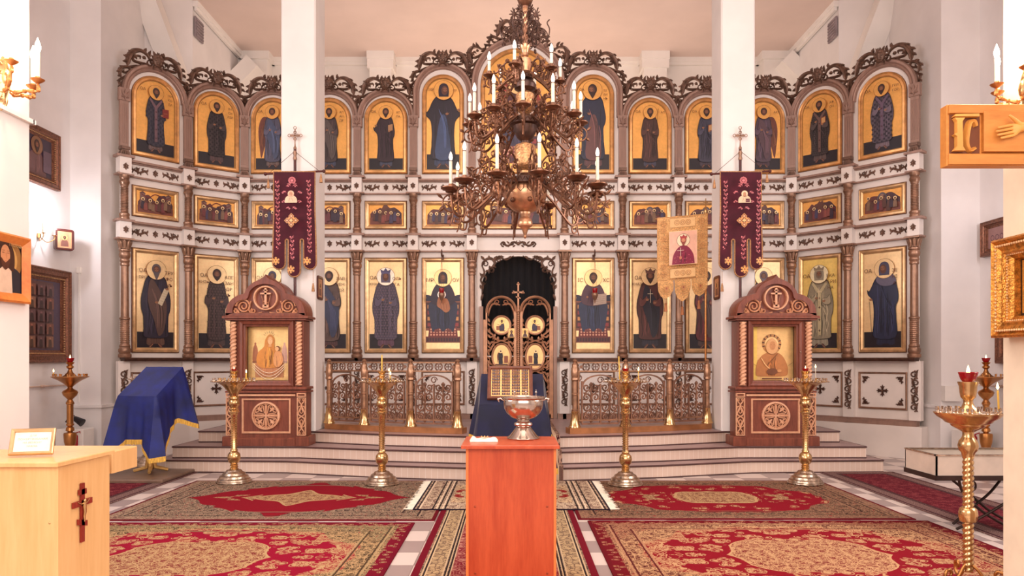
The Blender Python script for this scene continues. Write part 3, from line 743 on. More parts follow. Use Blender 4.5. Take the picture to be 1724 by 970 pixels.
def saint(b, cx, z0, H, robe=(60, 45, 55), under=(70, 70, 100), shape=None, lshape=None, pattern=None, pc=None, cloth=None, beard=1, hair=HAIR, hold=None, staff=None, wing=0, hood=None, crown=None, halo=(241, 207, 155), omo=None, skin=SKIN_D, turn=0, seed=1, feet=True, scarf=None):
    rnd = random.Random(seed); P = lambda x, z: (cx+x*H, z0+z*H)
    if robe != (148, 136, 112): robe, under, cloth, pc = murk(robe, .84), murk(under, .84), murk(cloth, .84), murk(pc, .84)
    if wing:
        for q in ((1,) if wing > 0 else (-1,)):
            wp = crom([P(q*.07, .8), P(q*.15, .86), P(q*.22, .78), P(q*.25, .6), P(q*.23, .35), P(q*.2, .14), P(q*.15, .3), P(q*.1, .5)], 4, True)
            b.flat(wp, (112, 62, 50))
            for k in range(7): stroke(b, crom([P(q*(.13+.012*k), .8-.03*k), P(q*(.16+.011*k), .55-.03*k), P(q*(.16+.008*k), .3+.01*k)], 3), H*.008, (160, 104, 70) if k % 2 else (74, 38, 36))
    b.flat(crom([P(.08, .3), P(.1, .1), P(.108, .015), P(.05, .0), P(.03, .018), P(-.03, .018), P(-.05, .0), P(-.108, .015), P(-.1, .1), P(-.08, .3)], 2), under)
    for k in range(6): stroke(b, [P(-.08+.03*k, .03), P(-.07+.027*k, .3)], H*.008, sh(under, rnd.choice((1.4, .65))))
    if feet:
        for q in (-1, 1): b.flat([P(q*.02, .035), P(q*.05, .03), P(q*.085, -.022), P(q*.05, -.03)], (88, 52, 44)); stroke(b, [P(q*.03, .02), P(q*.07, -.02)], H*.01, (170, 128, 96))
    poly = robe_pts(cx, z0, H, shape or STD, lshape)
    b.flat(poly, robe); folds(b, poly, robe, cx, z0, H, 11, rnd)
    stroke(b, poly+[poly[0]], H*.006, sh(robe, .45))
    for k in range(5): q_ = crom([P(-.1+.01*k, .83-.02*k), P(-.02+.02*k, .62-.05*k), P(.09, .46-.06*k)], 3); stroke(b, q_, H*.006, sh(robe, 1.5 if k % 2 else .6))
    if cloth:
        cp = crom([P(-.06, .82), P(.06, .66), P(.13, .5), P(.1, .2), P(.03, .12), P(-.02, .3), P(-.1, .55)] if not (hold or '').startswith('pray') else [P(-.03, .6), P(.03, .62), P(.075, .4), P(.09, .1), P(-.09, .1), P(-.07, .4)], 3, True); b.flat(cp, cloth)
        for k in range(5): stroke(b, crom([P(-.05+.03*k, .7-.05*k), P(.01+.02*k, .5-.03*k), P(.02+.015*k, .22)], 3), H*.008, sh(cloth, rnd.choice((1.4, .65))))
    if pattern:
        st = H*.036; r_ = int(.4*H/st)
        for i in range(-r_, r_+1):
            for j in range(int(H*.9/st)):
                p = (cx+(i+(.5 if (j % 2 and pattern == 'dia') else 0))*st, z0+(j+.5)*st+H*.08)
                if not inpoly(p, poly): continue
                if pattern == 'check' and (i+j) % 2: continue
                if pattern == 'cross':
                    if (i+j) % 2 or not inpoly((p[0]+st*.5, p[1]), poly) or not inpoly((p[0]-st*.5, p[1]), poly): continue
                    b.flat(rect(p[0]-st*.45, p[0]+st*.45, p[1]-st*.17, p[1]+st*.17), pc, d=(b.lay+1)*.0006); b.flat(rect(p[0]-st*.17, p[0]+st*.17, p[1]-st*.45, p[1]+st*.45), pc, d=(b.lay+1)*.0006)
                elif pattern == 'dia': b.flat([(p[0]-st*.36, p[1]), (p[0], p[1]-st*.36), (p[0]+st*.36, p[1]), (p[0], p[1]+st*.36)], pc, d=(b.lay+1)*.0006)
                else: b.flat(rect(p[0]-st*.42, p[0]+st*.42, p[1]-st*.42, p[1]+st*.42), pc, d=(b.lay+1)*.0006)
        b.lay += 1
    if omo:                                                     # bishop's long stole
        b.flat([P(-.09, .84), P(0, .72), P(.09, .84), P(.1, .8), P(.022, .68), P(.022, .14), P(-.022, .14), P(-.022, .68), P(-.1, .8)], omo)
        for z in (.2, .34, .5, .62):
            b.flat(rect(cx-.014*H, cx+.014*H, z0+(z-.004)*H, z0+(z+.004)*H), (70, 30, 34)); b.flat(rect(cx-.004*H, cx+.004*H, z0+(z-.016)*H, z0+(z+.016)*H), (70, 30, 34))
    if scarf: b.flat(crom([P(-.05, .89), P(-.11, .8), P(-.05, .73), P(.06, .72), P(.13, .78), P(.05, .89)], 4, True), scarf)
    HC = (150, 104, 74)
    if hold in ('y', 'book'):
        for q, zh in ((-1, .64), (1, .585)):
            sl_ = crom([P(q*.135, .66), P(q*.15, .56), P(q*.1, .53), P(q*.04, zh-.025), P(q*.045, zh+.03), P(q*.1, .62)], 3, True); b.flat(sl_, sh(robe, 1.18)); stroke(b, sl_+[sl_[0]], H*.005, sh(robe, .5)); stroke(b, [P(q*.045, zh-.02), P(q*.05, zh+.028)], H*.012, sh(robe, 1.7))
    def hand(x, z, q=1):
        b.flat(ell(cx+x*H, z0+z*H, .019*H, .014*H, 10), HC)
        for k in range(4): stroke(b, [P(x, z+.004*k-.004), P(x+q*(.03-.003*k), z+.018-.009*k)], H*.007, HC)
        stroke(b, [P(x, z), P(x+q*.008, z+.026)], H*.007, HC)
    if hold == 'book':
        b.flat([P(.03, .6), P(.11, .62), P(.11, .73), P(.03, .71)], (142, 74, 50)); b.flat([P(.04, .612), P(.1, .628), P(.1, .716), P(.04, .7)], (196, 150, 96)); hand(.05, .6); hand(-.06, .66, 1)
    elif hold == 'bless': b.flat([P(.04, .6), P(.12, .62), P(.12, .73), P(.04, .71)], (176, 132, 92)); hand(-.17, .7, -1); hand(.06, .6)
    elif hold == 'redbook': b.flat([P(.1, .55), P(.2, .56), P(.2, .7), P(.1, .69)], (128, 44, 40)); stroke(b, [P(.12, .62), P(.18, .63)], H*.01, (200, 150, 90)); hand(.09, .58)
    elif hold == 'scroll':
        b.flat([P(.02, .52), P(.1, .71), P(.16, .69), P(.07, .49)], (206, 190, 160)); 
        for k in range(6): stroke(b, [P(.035+.013*k, .525+.03*k), P(.08+.013*k, .515+.03*k)], H*.004, (90, 60, 50))
        hand(.13, .7); hand(0, .53)
    elif hold == 'pray': hand(.19, .69, 1); hand(.05, .64, 1)
    elif hold == 'prayl': hand(-.19, .69, -1); hand(-.05, .64, -1)
    elif hold: hand(-.04, .62); hand(.06, .58)
    if staff == 'cross':
        stroke(b, [P(.1, .5), P(.14, 1.0)], H*.01, (90, 50, 34)); stroke(b, [P(.11, .94), P(.165, .935)], H*.01, (90, 50, 34)); stroke(b, [P(.12, .97), P(.155, .967)], H*.008, (90, 50, 34))
    if staff == 'handcross':
        stroke(b, [P(0, .58), P(0, .76)], H*.014, (235, 215, 180)); stroke(b, [P(-.035, .7), P(.035, .7)], H*.012, (235, 215, 180))
    if staff == 'cane': stroke(b, [P(-.19, .54), P(-.16, .13)], H*.012, (50, 32, 40)); hand(-.17, .56, -1)
    b.flat(ell(cx, z0+.875*H, .028*H, .03*H, 10), skin)
    head(b, cx+turn*.01*H, z0+.93*H, .057*H, hair, skin, beard, halo, hood, crown, turn)
def enthroned(b, cx, z0, H, robe, lap, child=False, book=False, sc=1.0):
    P = lambda x, z: (cx+x*H*sc, z0+z*H); robe, lap = murk(robe), murk(lap)
    RD, DK, GD = (120, 44, 44), (74, 40, 42), (214, 150, 90)
    for q in (-1, 1):
        b.flat([P(q*.14, 0), P(q*.32, 0), P(q*.32, .5), P(q*.14, .5)], (138, 84, 66)); b.flat([P(q*.17, .04), P(q*.29, .04), P(q*.29, .47), P(q*.17, .47)], DK)
        for k in range(4): b.flat([P(q*.2, .07+.1*k), P(q*.26, .07+.1*k), P(q*.26, .13+.1*k), P(q*.2, .13+.1*k)], GD if k % 2 else (150, 60, 60))
        b.flat(crom([P(q*.14, .5), P(q*.3, .5), P(q*.35, .56), P(q*.28, .6), P(q*.14, .56)], 3, True), (36, 34, 60)); b.flat(ell(cx+q*.3*H*sc, z0+.55*H, .022*H, .022*H, 8), GD)
    b.flat([P(-.25, -.12), P(.25, -.12), P(.23, .06), P(-.23, .06)], RD)
    for i in range(9):
        for j in range(3): b.flat([P(-.2+.05*i-.018, -.07+.045*j), P(-.2+.05*i, -.09+.045*j), P(-.2+.05*i+.018, -.07+.045*j), P(-.2+.05*i, -.05+.045*j)], (226, 170, 140), d=(b.lay+1)*.0006)
    b.lay += 1
    b.flat([P(-.29, -.2), P(.29, -.2), P(.29, -.1), P(-.29, -.1)], (104, 48, 46))
    for i in range(12): b.flat([P(-.27+.046*i, -.18), P(-.24+.046*i, -.18), P(-.24+.046*i, -.125), P(-.27+.046*i, -.125)], (60, 34, 44), d=(b.lay+1)*.0006)
    b.lay += 1
    lp = crom([P(-.13, .5), P(-.24, .44), P(-.22, .2), P(-.17, -.02), P(-.07, .04), P(0, -.02), P(.08, .04), P(.17, -.02), P(.22, .2), P(.24, .44), P(.13, .5)], 4, True)
    b.flat(lp, lap); folds(b, lp, lap, cx, z0-.1*H, H*1.0, 12)
    for q in (-1, 1): b.flat(ell(cx+q*.1*H*sc, z0+.0*H, .05*H*sc, .025*H, 10), (120, 60, 56))
    tp = crom([P(-.03, .8), P(-.12, .76), P(-.19, .62), P(-.2, .48), P(-.1, .42), P(.1, .42), P(.2, .48), P(.19, .62), P(.12, .76), P(.03, .8)], 4, True)
    b.flat(tp, robe); folds(b, tp, robe, cx, z0, H, 9)
    if child:
        head(b, cx-.02*H, z0+.6*H, .034*H, (96, 60, 40), (170, 116, 80), 0, (240, 226, 214)); b.flat(crom([P(-.07, .56), P(.0, .54), P(.08, .52), P(.12, .36), P(.05, .3), P(-.03, .36), P(-.1, .42)], 3, True), (176, 112, 74))
        for k in range(5): stroke(b, [P(-.06+.03*k, .52-.02*k), P(-.02+.02*k, .36)], H*.007, (220, 170, 120) if k % 2 else (110, 60, 50))
    if book:
        b.flat([P(.0, .42), P(.22, .45), P(.22, .62), P(.0, .6)], (200, 176, 158)); stroke(b, [P(.11, .43), P(.11, .61)], H*.006, (110, 80, 70))
        for k in range(5): stroke(b, [P(.02, .45+.032*k), P(.09, .46+.032*k)], H*.006, (110, 80, 80)); stroke(b, [P(.13, .465+.032*k), P(.2, .475+.032*k)], H*.006, (110, 80, 80))
        b.flat(ell(cx-.1*H*sc, z0+.56*H, .02*H, .02*H, 8), (160, 110, 80))
    head(b, cx, z0+.88*H, .07*H, HAIR, SKIN_D, 0 if child else .6, (238, 200, 140), sh(robe, .8) if child else None)
def feast(b, w_, h, seed, sky=(224, 168, 92)):
    rnd = random.Random(seed); X = lambda x: -w_/2+x*w_; Z = lambda z: z*h
    def blob(x0, z0, x1, z1, c, jag=.05, n=7):
        top = [(X(x0+(x1-x0)*i/n), Z(z0+(z1-z0)*(.62+.42*math.sin(PI*i/n))+rnd.uniform(-jag, jag))) for i in range(n+1)]
        b.flat([(X(x0), Z(z0))]+crom(top, 2)+[(X(x1), Z(z0))], c)
    D = [(96, 52, 50), (74, 44, 52), (120, 66, 54), (88, 60, 66), (110, 40, 44), (62, 40, 44)]
    k = seed % 5
    blob(.03, .04, .55, .8, D[0]); blob(.45, .04, .97, .86, D[1]); blob(.0+.02, .04, .98, .5, D[2])
    for j in range(9):
        x = rnd.uniform(.08, .9); z = rnd.uniform(.1, .6); stroke(b, crom([(X(x), Z(z)), (X(x+.05), Z(z+.08)), (X(min(.96, x+.12)), Z(z+.03))], 3), h*.018, sh(rnd.choice(D), rnd.choice((1.5, .6))))
    if k in (0, 3):
        for q in (.08, .78): b.flat(rect(X(q), X(q+.14), Z(.3), Z(.88)), (126, 92, 84)); b.flat([(X(q-.02), Z(.88)), (X(q+.16), Z(.88)), (X(q+.07), Z(.97))], (92, 58, 54)); b.flat(rect(X(q+.04), X(q+.1), Z(.4), Z(.7)), (54, 32, 36))
        stroke(b, crom([(X(.1), Z(.85)), (X(.3), Z(.72)), (X(.5), Z(.9)), (X(.75), Z(.75)), (X(.9), Z(.86))], 4), h*.04, (110, 40, 34))
    if k in (1, 4): b.flat(ell(X(.5), Z(.55), w_*.14, h*.36, 20), (92, 84, 92)); b.flat(ell(X(.5), Z(.55), w_*.09, h*.28, 18), (150, 112, 96))
    if k == 2:
        blob(.3, .1, .72, .95, (100, 60, 50), .07, 9); b.flat(ell(X(.52), Z(.42), w_*.16, h*.1, 14), (150, 72, 64)); b.flat(ell(X(.5), Z(.3), w_*.1, h*.08, 12), (40, 28, 34))
    n = 9 if k != 1 else 7
    for i in range(n):
        x = .1+.8*(i+.5)/n+rnd.uniform(-.02, .02); hh = rnd.uniform(.38, .56); z = rnd.uniform(.05, .24); c = rnd.choice([(120, 50, 52), (70, 58, 92), (92, 54, 44), (132, 96, 70), (60, 40, 56), (146, 70, 60)])
        q = .055; c = murk(c, .95, .85)
        b.flat(crom([(X(x-q), Z(z)), (X(x-q*.9), Z(z+hh*.6)), (X(x), Z(z+hh*.85)), (X(x+q*.9), Z(z+hh*.6)), (X(x+q), Z(z))], 3), c)
        for t in (-.4, .1, .5): stroke(b, [(X(x+t*q), Z(z+.02)), (X(x+t*q*.7), Z(z+hh*.6))], w_*.006, sh(c, 1.5))
        if i % 2 == 0: b.flat(ell(X(x), Z(z+hh), h*.075, h*.075, 14), (236, 204, 150), 1)
        b.flat(ell(X(x), Z(z+hh-.01), h*.045, h*.05, 10), (92, 54, 42))

# ================================================================= ICONS OF THE SCREEN
FP_U = [(-.012, 0), (-.012, .03), (0, .042), (.012, .03), (.016, .026), (.045, .034), (.055, .02)]
FP_L = [(-.008, 0), (-.008, .028), (0, .034), (.006, .03), (.028, .036), (.052, .022), (.056, .012)]
EDGE = mat('icon_edge_brown', (120, 66, 40), .5, .2)
def icon(name, label, i, z0, w_, h, arch, gold, framem, paint, group, prof, inner=None, texts=(), ground=.0, d=.0, border=.06):
    mx, my, th, wd = bays[i]
    r = thing(name, label, 'icon', (mx+math.sin(th)*(d+.004), my-math.cos(th)*(d+.004), z0), th, group)
    out = archpts(w_/2, 0, h-w_/2, 24) if arch else rect(-w_/2, w_/2, 0, h)
    f = B(); moulding(f, out, prof)
    fo = f.build('frame', framem, r, 35)
    moulding(B(), inset(out, -.016), [(0, 0), (0, .02), (.006, .024), (.012, .012)]).build('frame_edge', EDGE, fo)
    b = B(); b.lay = 8
    b.flat(inset(out, .004), sh(gold, 1.05), 1)
    bd = inset(out, border); stroke(b, bd+[bd[0]], .006, sh(gold, .62)); 
    iw, ih = w_-2*border, h-2*border
    if ground: b.flat(rect(-iw/2+.006, iw/2-.006, border+.004, border+ih*ground), (34, 26, 34))
    paint(b, w_, h)
    for s, x, z, sz in texts: text_b(b, s, x, z, sz, (88, 44, 26))
    b.build('painting', [PAINT, LEAF], r)
    return r
UG = (226, 168, 92)
up = [
 (dict(robe=(74, 66, 86), under=(126, 94, 92), pattern='check', pc=(48, 46, 72), hold='redbook', omo=(112, 84, 92), hair=(58, 40, 40), seed=2), 'bishop in blue-grey chequered robe with red book, leftmost', 'ОА', ('НИ','КО','ЛА')),
 (dict(robe=(70, 52, 56), under=(104, 70, 72), pattern='cross', pc=(44, 32, 42), hold='y', shape=[(x*.9, z) for x, z in WIDE], seed=3), 'bishop in dark brown patterned robe, second from the left', 'ОА', ('ВА','СИ','ЛІЙ')),
 (dict(robe=(96, 92, 124), under=(132, 100, 92), wing=-1, hold='y', beard=0, hair=(66, 38, 30), cloth=(80, 96, 142), seed=4), 'blue-robed brown-winged angel, half behind the left pillar', 'ОА', ()),
 (dict(robe=(88, 66, 66), under=(70, 78, 112), hold='y', cloth=(112, 94, 88), seed=5), 'man in grey-brown mantle just right of the left pillar', '', ('АП','АН','ДР')),
 (dict(robe=(66, 38, 54), under=(70, 78, 112), shape=None, lshape=ARML, hold='bless', seed=6), 'man in dark plum robe raising one hand', 'ОА', ('АП','ПА')),
 (dict(robe=(44, 30, 52), under=(52, 66, 112), shape=ARML, hood=(38, 24, 44), beard=0, hold='pray', turn=1, cloth=(60, 84, 140), seed=7), 'dark hooded woman with hands held out to the right', 'МР', ('ОУ',)),
 None,
 (dict(robe=(44, 48, 84), under=(120, 66, 70), lshape=ARML, hold='prayl', turn=-1, beard=1.2, cloth=(136, 76, 74), seed=8), 'blue-cloaked bearded man turned left, right of the chandelier', 'ОА', ('ІѠ','АН','НЪ')),
 (dict(robe=(98, 54, 46), under=(70, 72, 104), hold='y', staff='cross', seed=9), 'man in red-brown robe with a thin cross staff', 'ОА', ('АП',)),
 (dict(robe=(76, 72, 98), under=(84, 66, 84), hold='book', beard=.5, seed=10), 'man in grey-blue mantle just left of the right pillar', 'ОА', ()),
 (dict(robe=(104, 74, 96), under=(96, 60, 80), wing=1, hold='y', beard=0, hair=(60, 36, 30), cloth=(118, 78, 92), seed=11), 'plum-robed winged angel just right of the right pillar', '', ('АРХ',)),
 (dict(robe=(84, 66, 66), under=(112, 84, 80), pattern='dia', pc=(60, 44, 48), hold='book', shape=[(x*.95, z) for x, z in WIDE], omo=(106, 80, 74), seed=12), 'bishop in grey-brown robe, second from the right', 'ОА', ('АФ','ОН')),
 (dict(robe=(112, 92, 112), under=(134, 108, 124), pattern='check', pc=(56, 44, 66), hold='y', shape=WIDE, omo=(100, 80, 100), seed=13), 'bishop in bold dark and pale chequered robe, rightmost', 'ОА', ('ГРИ','ГОР')),
]
for i in range(13):
    if i == 6: continue
    tall = i in (5, 7); h = (6.35-4.68) if tall else (5.955-4.68); w_ = .685 if tall else .71
    kw, lab, tl, tr = up[i]
    def paint(b, w_, h, kw=kw): saint(b, 0, .12, h*.77 if not tall else h*.83, halo=(228, 170, 94), **kw)
    hz = .12+(h*.77 if not tall else h*.83)*.93
    tx = []
    if tl: tx.append((tl, -w_*.29, hz-.01, .062))
    for k, s in enumerate(tr): tx.append((s, w_*.3, hz+.0-.07*k-.02, .05))
    icon('arched_icon', 'arched icon of a '+lab, i, 4.68, w_, h, True, UG, GOLDB, paint, 'arched saint icons of the top row', FP_U, texts=tx, ground=.17)
def paintC(b, w_, h):
    b.flat(ell(0, .95, .42, .75, 30), (150, 54, 44)); b.flat([(0, 1.75), (.42, .9), (0, .1), (-.42, .9)], (176, 84, 52))
    enthroned(b, 0, .42, 1.25, (96, 40, 46), (60, 50, 86), book=True, sc=.95)
icon('arched_icon', 'largest arched icon, red enthroned figure above the gate, behind the chandelier', 6, 4.68, 1.26, 2.12, True, UG, GOLDB, paintC, 'arched saint icons of the top row', FP_U)
flab = ['many haloed figures under a red drape, leftmost', 'a crowd before two towers, second from the left end', 'robed figures beside a tower, behind the left banner', 'figures round a golden canopy, right of the left banner', 'a reclining figure in a brown cave hill', 'figures by dark hills around a pale stream', 'a long table with red-robed figures, above the gate', 'a pale figure among dark hills, right of the chandelier', 'a round grey glory flanked by two dark figures', 'dark winged figures, behind the cream banner', 'a brown hill with a row of haloes, beside the right banner', 'a brown rocky hill with haloed heads, second from the right end', 'a tall dark glory over a red couch, rightmost']
for i in range(13):
    w_ = .69 if i != 6 else 1.27
    def paint(b, w_, h, i=i): feast(b, w_-.12, h-.1, [3, 15, 8, 0, 2, 12, 5, 7, 1, 6, 17, 22, 4][i]);
    # the scene is drawn from its own lower left corner, so shift it up into the frame
    def paint2(b, w_, h, i=i):
        t = B(); t.lay = b.lay; paint(t, w_, h); b.merge(t, lambda x, y, z: (x, y, z+.05)); b.lay = t.lay
    icon('feast_icon', 'small icon of '+flab[i], i, 3.735, w_, .455, False, (222, 160, 84), GOLDF, paint2, 'feast icons of the middle row', FP_L, border=.055)
LG = (240, 206, 154)
low = {
 0: (dict(robe=(56, 46, 72), under=(124, 80, 62), hold='scroll', cloth=(112, 74, 64), hair=(92, 80, 84), beard=2, shape=WIDE, hood=None, seed=21), 'bearded monk in dark cloak holding a scroll, leftmost', ('ОА','ПРП'), ('ТРУ','ФО','НЪ')),
 1: (dict(robe=(82, 54, 54), under=(96, 66, 62), hold='y', pattern='dia', pc=(112, 76, 70), shape=[(x*.85, z) for x, z in STD], beard=.6, seed=22), 'man in dark brown patterned coat, left of the left kiosk', ('ОА','КНЗЬ'), ('АЛЕ','ЗАН','ДР','Ъ')),
 2: (dict(robe=(70, 70, 100), under=(90, 70, 80), hold='y', hair=(60, 60, 92), beard=.5, seed=23), 'blue-grey headed saint, mostly behind the left kiosk', ('ОА',), ()),
 3: (dict(robe=(120, 84, 72), under=(104, 60, 58), hold='y', cloth=(66, 72, 112), beard=.3, seed=24), 'brown-robed man with blue cloth, right of the left pillar', (), ('ЛАВ','РЕН','ТІЙ')),
 4: (dict(robe=(98, 82, 112), under=(120, 70, 100), hold='y', crown=(84, 78, 116), hood=(96, 86, 110), beard=0, pattern='dia', pc=(128, 96, 122), shape=WIDE, halo=(244, 232, 214), seed=25), 'crowned princess in a mauve patterned robe', ('ОА','КНА'), ('ОЛЬ','ГА')),
 8: (dict(robe=(112, 50, 44), under=(52, 46, 66), hold='y', cloth=(44, 40, 60), shape=WIDE, crown=(96, 60, 50), staff='handcross', beard=1, seed=28), 'crowned man in red cloak, left of the cream banner', ('ОА','КНАЗЬ'), ()),
 9: (dict(robe=(128, 36, 40), under=(96, 64, 56), hold='y', cloth=(112, 76, 64), beard=.5, seed=29), 'red-cloaked man, half behind the cream banner pole', (), ()),
 10: (dict(robe=(96, 88, 104), under=(90, 70, 80), hold='y', hair=(120, 104, 112), seed=30), 'grey-haired saint, mostly behind the right kiosk', (), ('ПН',)),
 11: (dict(robe=(148, 136, 112), under=(150, 140, 120), hold='y', crown=(140, 124, 100), hood=(150, 138, 116), beard=0, staff='handcross', shape=WIDE, halo=(246, 232, 190), skin=(120, 100, 80), omo=(196, 180, 140), seed=31), 'pale grey crowned woman on yellow gold, second from the right', ('ОА',), ('ЕКА','ТЕРИ','НА')),
 12: (dict(robe=(44, 50, 92), under=(38, 42, 80), shape=STD, lshape=ARML, hood=(70, 66, 92), scarf=(98, 92, 112), beard=0, staff='cane', hold=None, turn=-1, feet=False, seed=32), 'woman in blue dress and grey shawl with cane, rightmost', ('ОА',), ('ЗЕ','НІ','А')),
}
for i in range(13):
    if i == 6: continue
    h = 1.6; w_ = .695
    tx = []; fr = GOLDF; gold = LG; gr = .17; br = .06
    if i in low:
        kw, lab, tl, tr = low[i]; H = 1.28
        def paint(b, w_, h, kw=kw, H=H): saint(b, 0 if i != 12 else .05, .1, H, **kw)
        hz = .1+H*.93
        tx = [(s, -w_*.3, hz-.05-.1*k, .085 if len(s) < 3 else .062) for k, s in enumerate(tl)]+[(s, w_*.28, hz-.06-.1*k, .072) for k, s in enumerate(tr)]
        if i == 11: gold = (238, 206, 118)  # glare on this icon is put into its yellow ground and pale figure
    elif i == 5:
        gr = 0; lab = 'dark blue woman enthroned with child, left of the gate'
        def paint(b, w_, h): enthroned(b, 0, .37, 1.02, (56, 38, 66), (44, 50, 88), child=True)
        tx = [('МР', -.22, 1.2, .085), ('ОУ', .22, 1.2, .085)]
    else:
        gr = 0; lab = 'bearded enthroned man holding an open book, right of the gate'
        def paint(b, w_, h): enthroned(b, 0, .37, 1.02, (104, 58, 78), (44, 56, 100), book=True)
        tx = [('ІС', -.22, 1.2, .085), ('ХС', .22, 1.2, .085)]
    icon('tall_icon', 'tall icon of a '+lab, i, 1.62, w_, h, False, gold, fr, paint, 'tall saint icons of the bottom row', FP_L, texts=tx, ground=gr, border=br)
# oil lamps hanging in front of the two enthroned icons
def icon_lamp(i, lab):
    mx, my, th, wd = bays[i]; y = my-.28
    r = thing('hanging_lamp', lab, 'hanging lamp', (mx, y, 0), 0, 'hanging icon lamps beside the gate')
    b = B(); b.tube([(0, .22, 3.24), (0, .1, 3.28), (0, 0, 3.24)], .006, 6); b.rib([(0, 3.22), (0, 3.3), (.0, 3.34)], [.02, .03, .01], .02); b.box(-.02, .02, .2, .225, 3.2, 3.28)
    b.build('bracket', DARKB, r)
    b = B()
    for k in range(3):
        a = 2*PI*k/3+.5; b.tube([(.045*math.cos(a), .045*math.sin(a), 2.62), (0, 0, 3.22)], .0022, 4)
    b.build('chain', BRONZE, r)
    B().lathe([(.004, 2.44), (.012, 2.46), (.01, 2.48), (.03, 2.51), (.05, 2.56), (.052, 2.6), (.046, 2.61)], seg=16).build('bowl', BRONZE, r, 40)
    B().lathe([(.03, 2.6), (.04, 2.62), (.045, 2.68), (.043, 2.69)], seg=16).build('glass_cup', RUBY, r, 40)
icon_lamp(5, 'small hanging oil lamp with a red cup before the enthroned mother icon')
icon_lamp(7, 'small hanging oil lamp with a red cup before the icon with the open book')

# ================================================================= THE GATE
gx, gy = bays[6][0], bays[6][1]
GATEW = mat('gate_gilded_wood', (190, 140, 108), .4, .4, var=.15)
def seated(b, s, q):
    P = lambda x, z: (q*x*s, z*s)
    b.flat(crom([P(-.35, -.75), P(-.42, -.2), P(-.3, .25), P(-.1, .4), P(.05, .3), P(.1, 0), P(.4, -.1), P(.4, -.3), P(.25, -.75)], 4, True), (52, 42, 66))
    for k in range(5): stroke(b, [P(-.3+.12*k, -.6), P(-.25+.06*k, .1)], .03*s, (96, 84, 104))
    b.flat([P(.3, -.1), P(.75, -.1), P(.75, -.7), P(.3, -.7)], (150, 92, 60)); stroke(b, [P(.35, .05), P(.65, .15)], .12*s, (110, 60, 44)); stroke(b, [P(.1, .15), P(.4, .0)], .08*s, (110, 60, 44))
    head(b, q*-.05*s, .55*s, .17*s, halo=(238, 196, 120)); b.flat([P(-.55, -.75), P(.3, -.75), P(.3, -.85), P(-.55, -.85)], (96, 56, 46))
def standing2(b, s, q):
    saint(b, -q*.1*s, -1.1*s, 1.9*s, robe=(58, 48, 66), under=(88, 66, 76), lshape=STD, wing=-q if q > 0 else 0, hold='y', beard=0)
    b.flat(rect(*(sorted((q*.35*s, q*.85*s))), -.8*s, .1*s), (146, 84, 58)); b.flat(rect(-.8*s, .8*s, -1.15*s, -.95*s), (96, 60, 50))
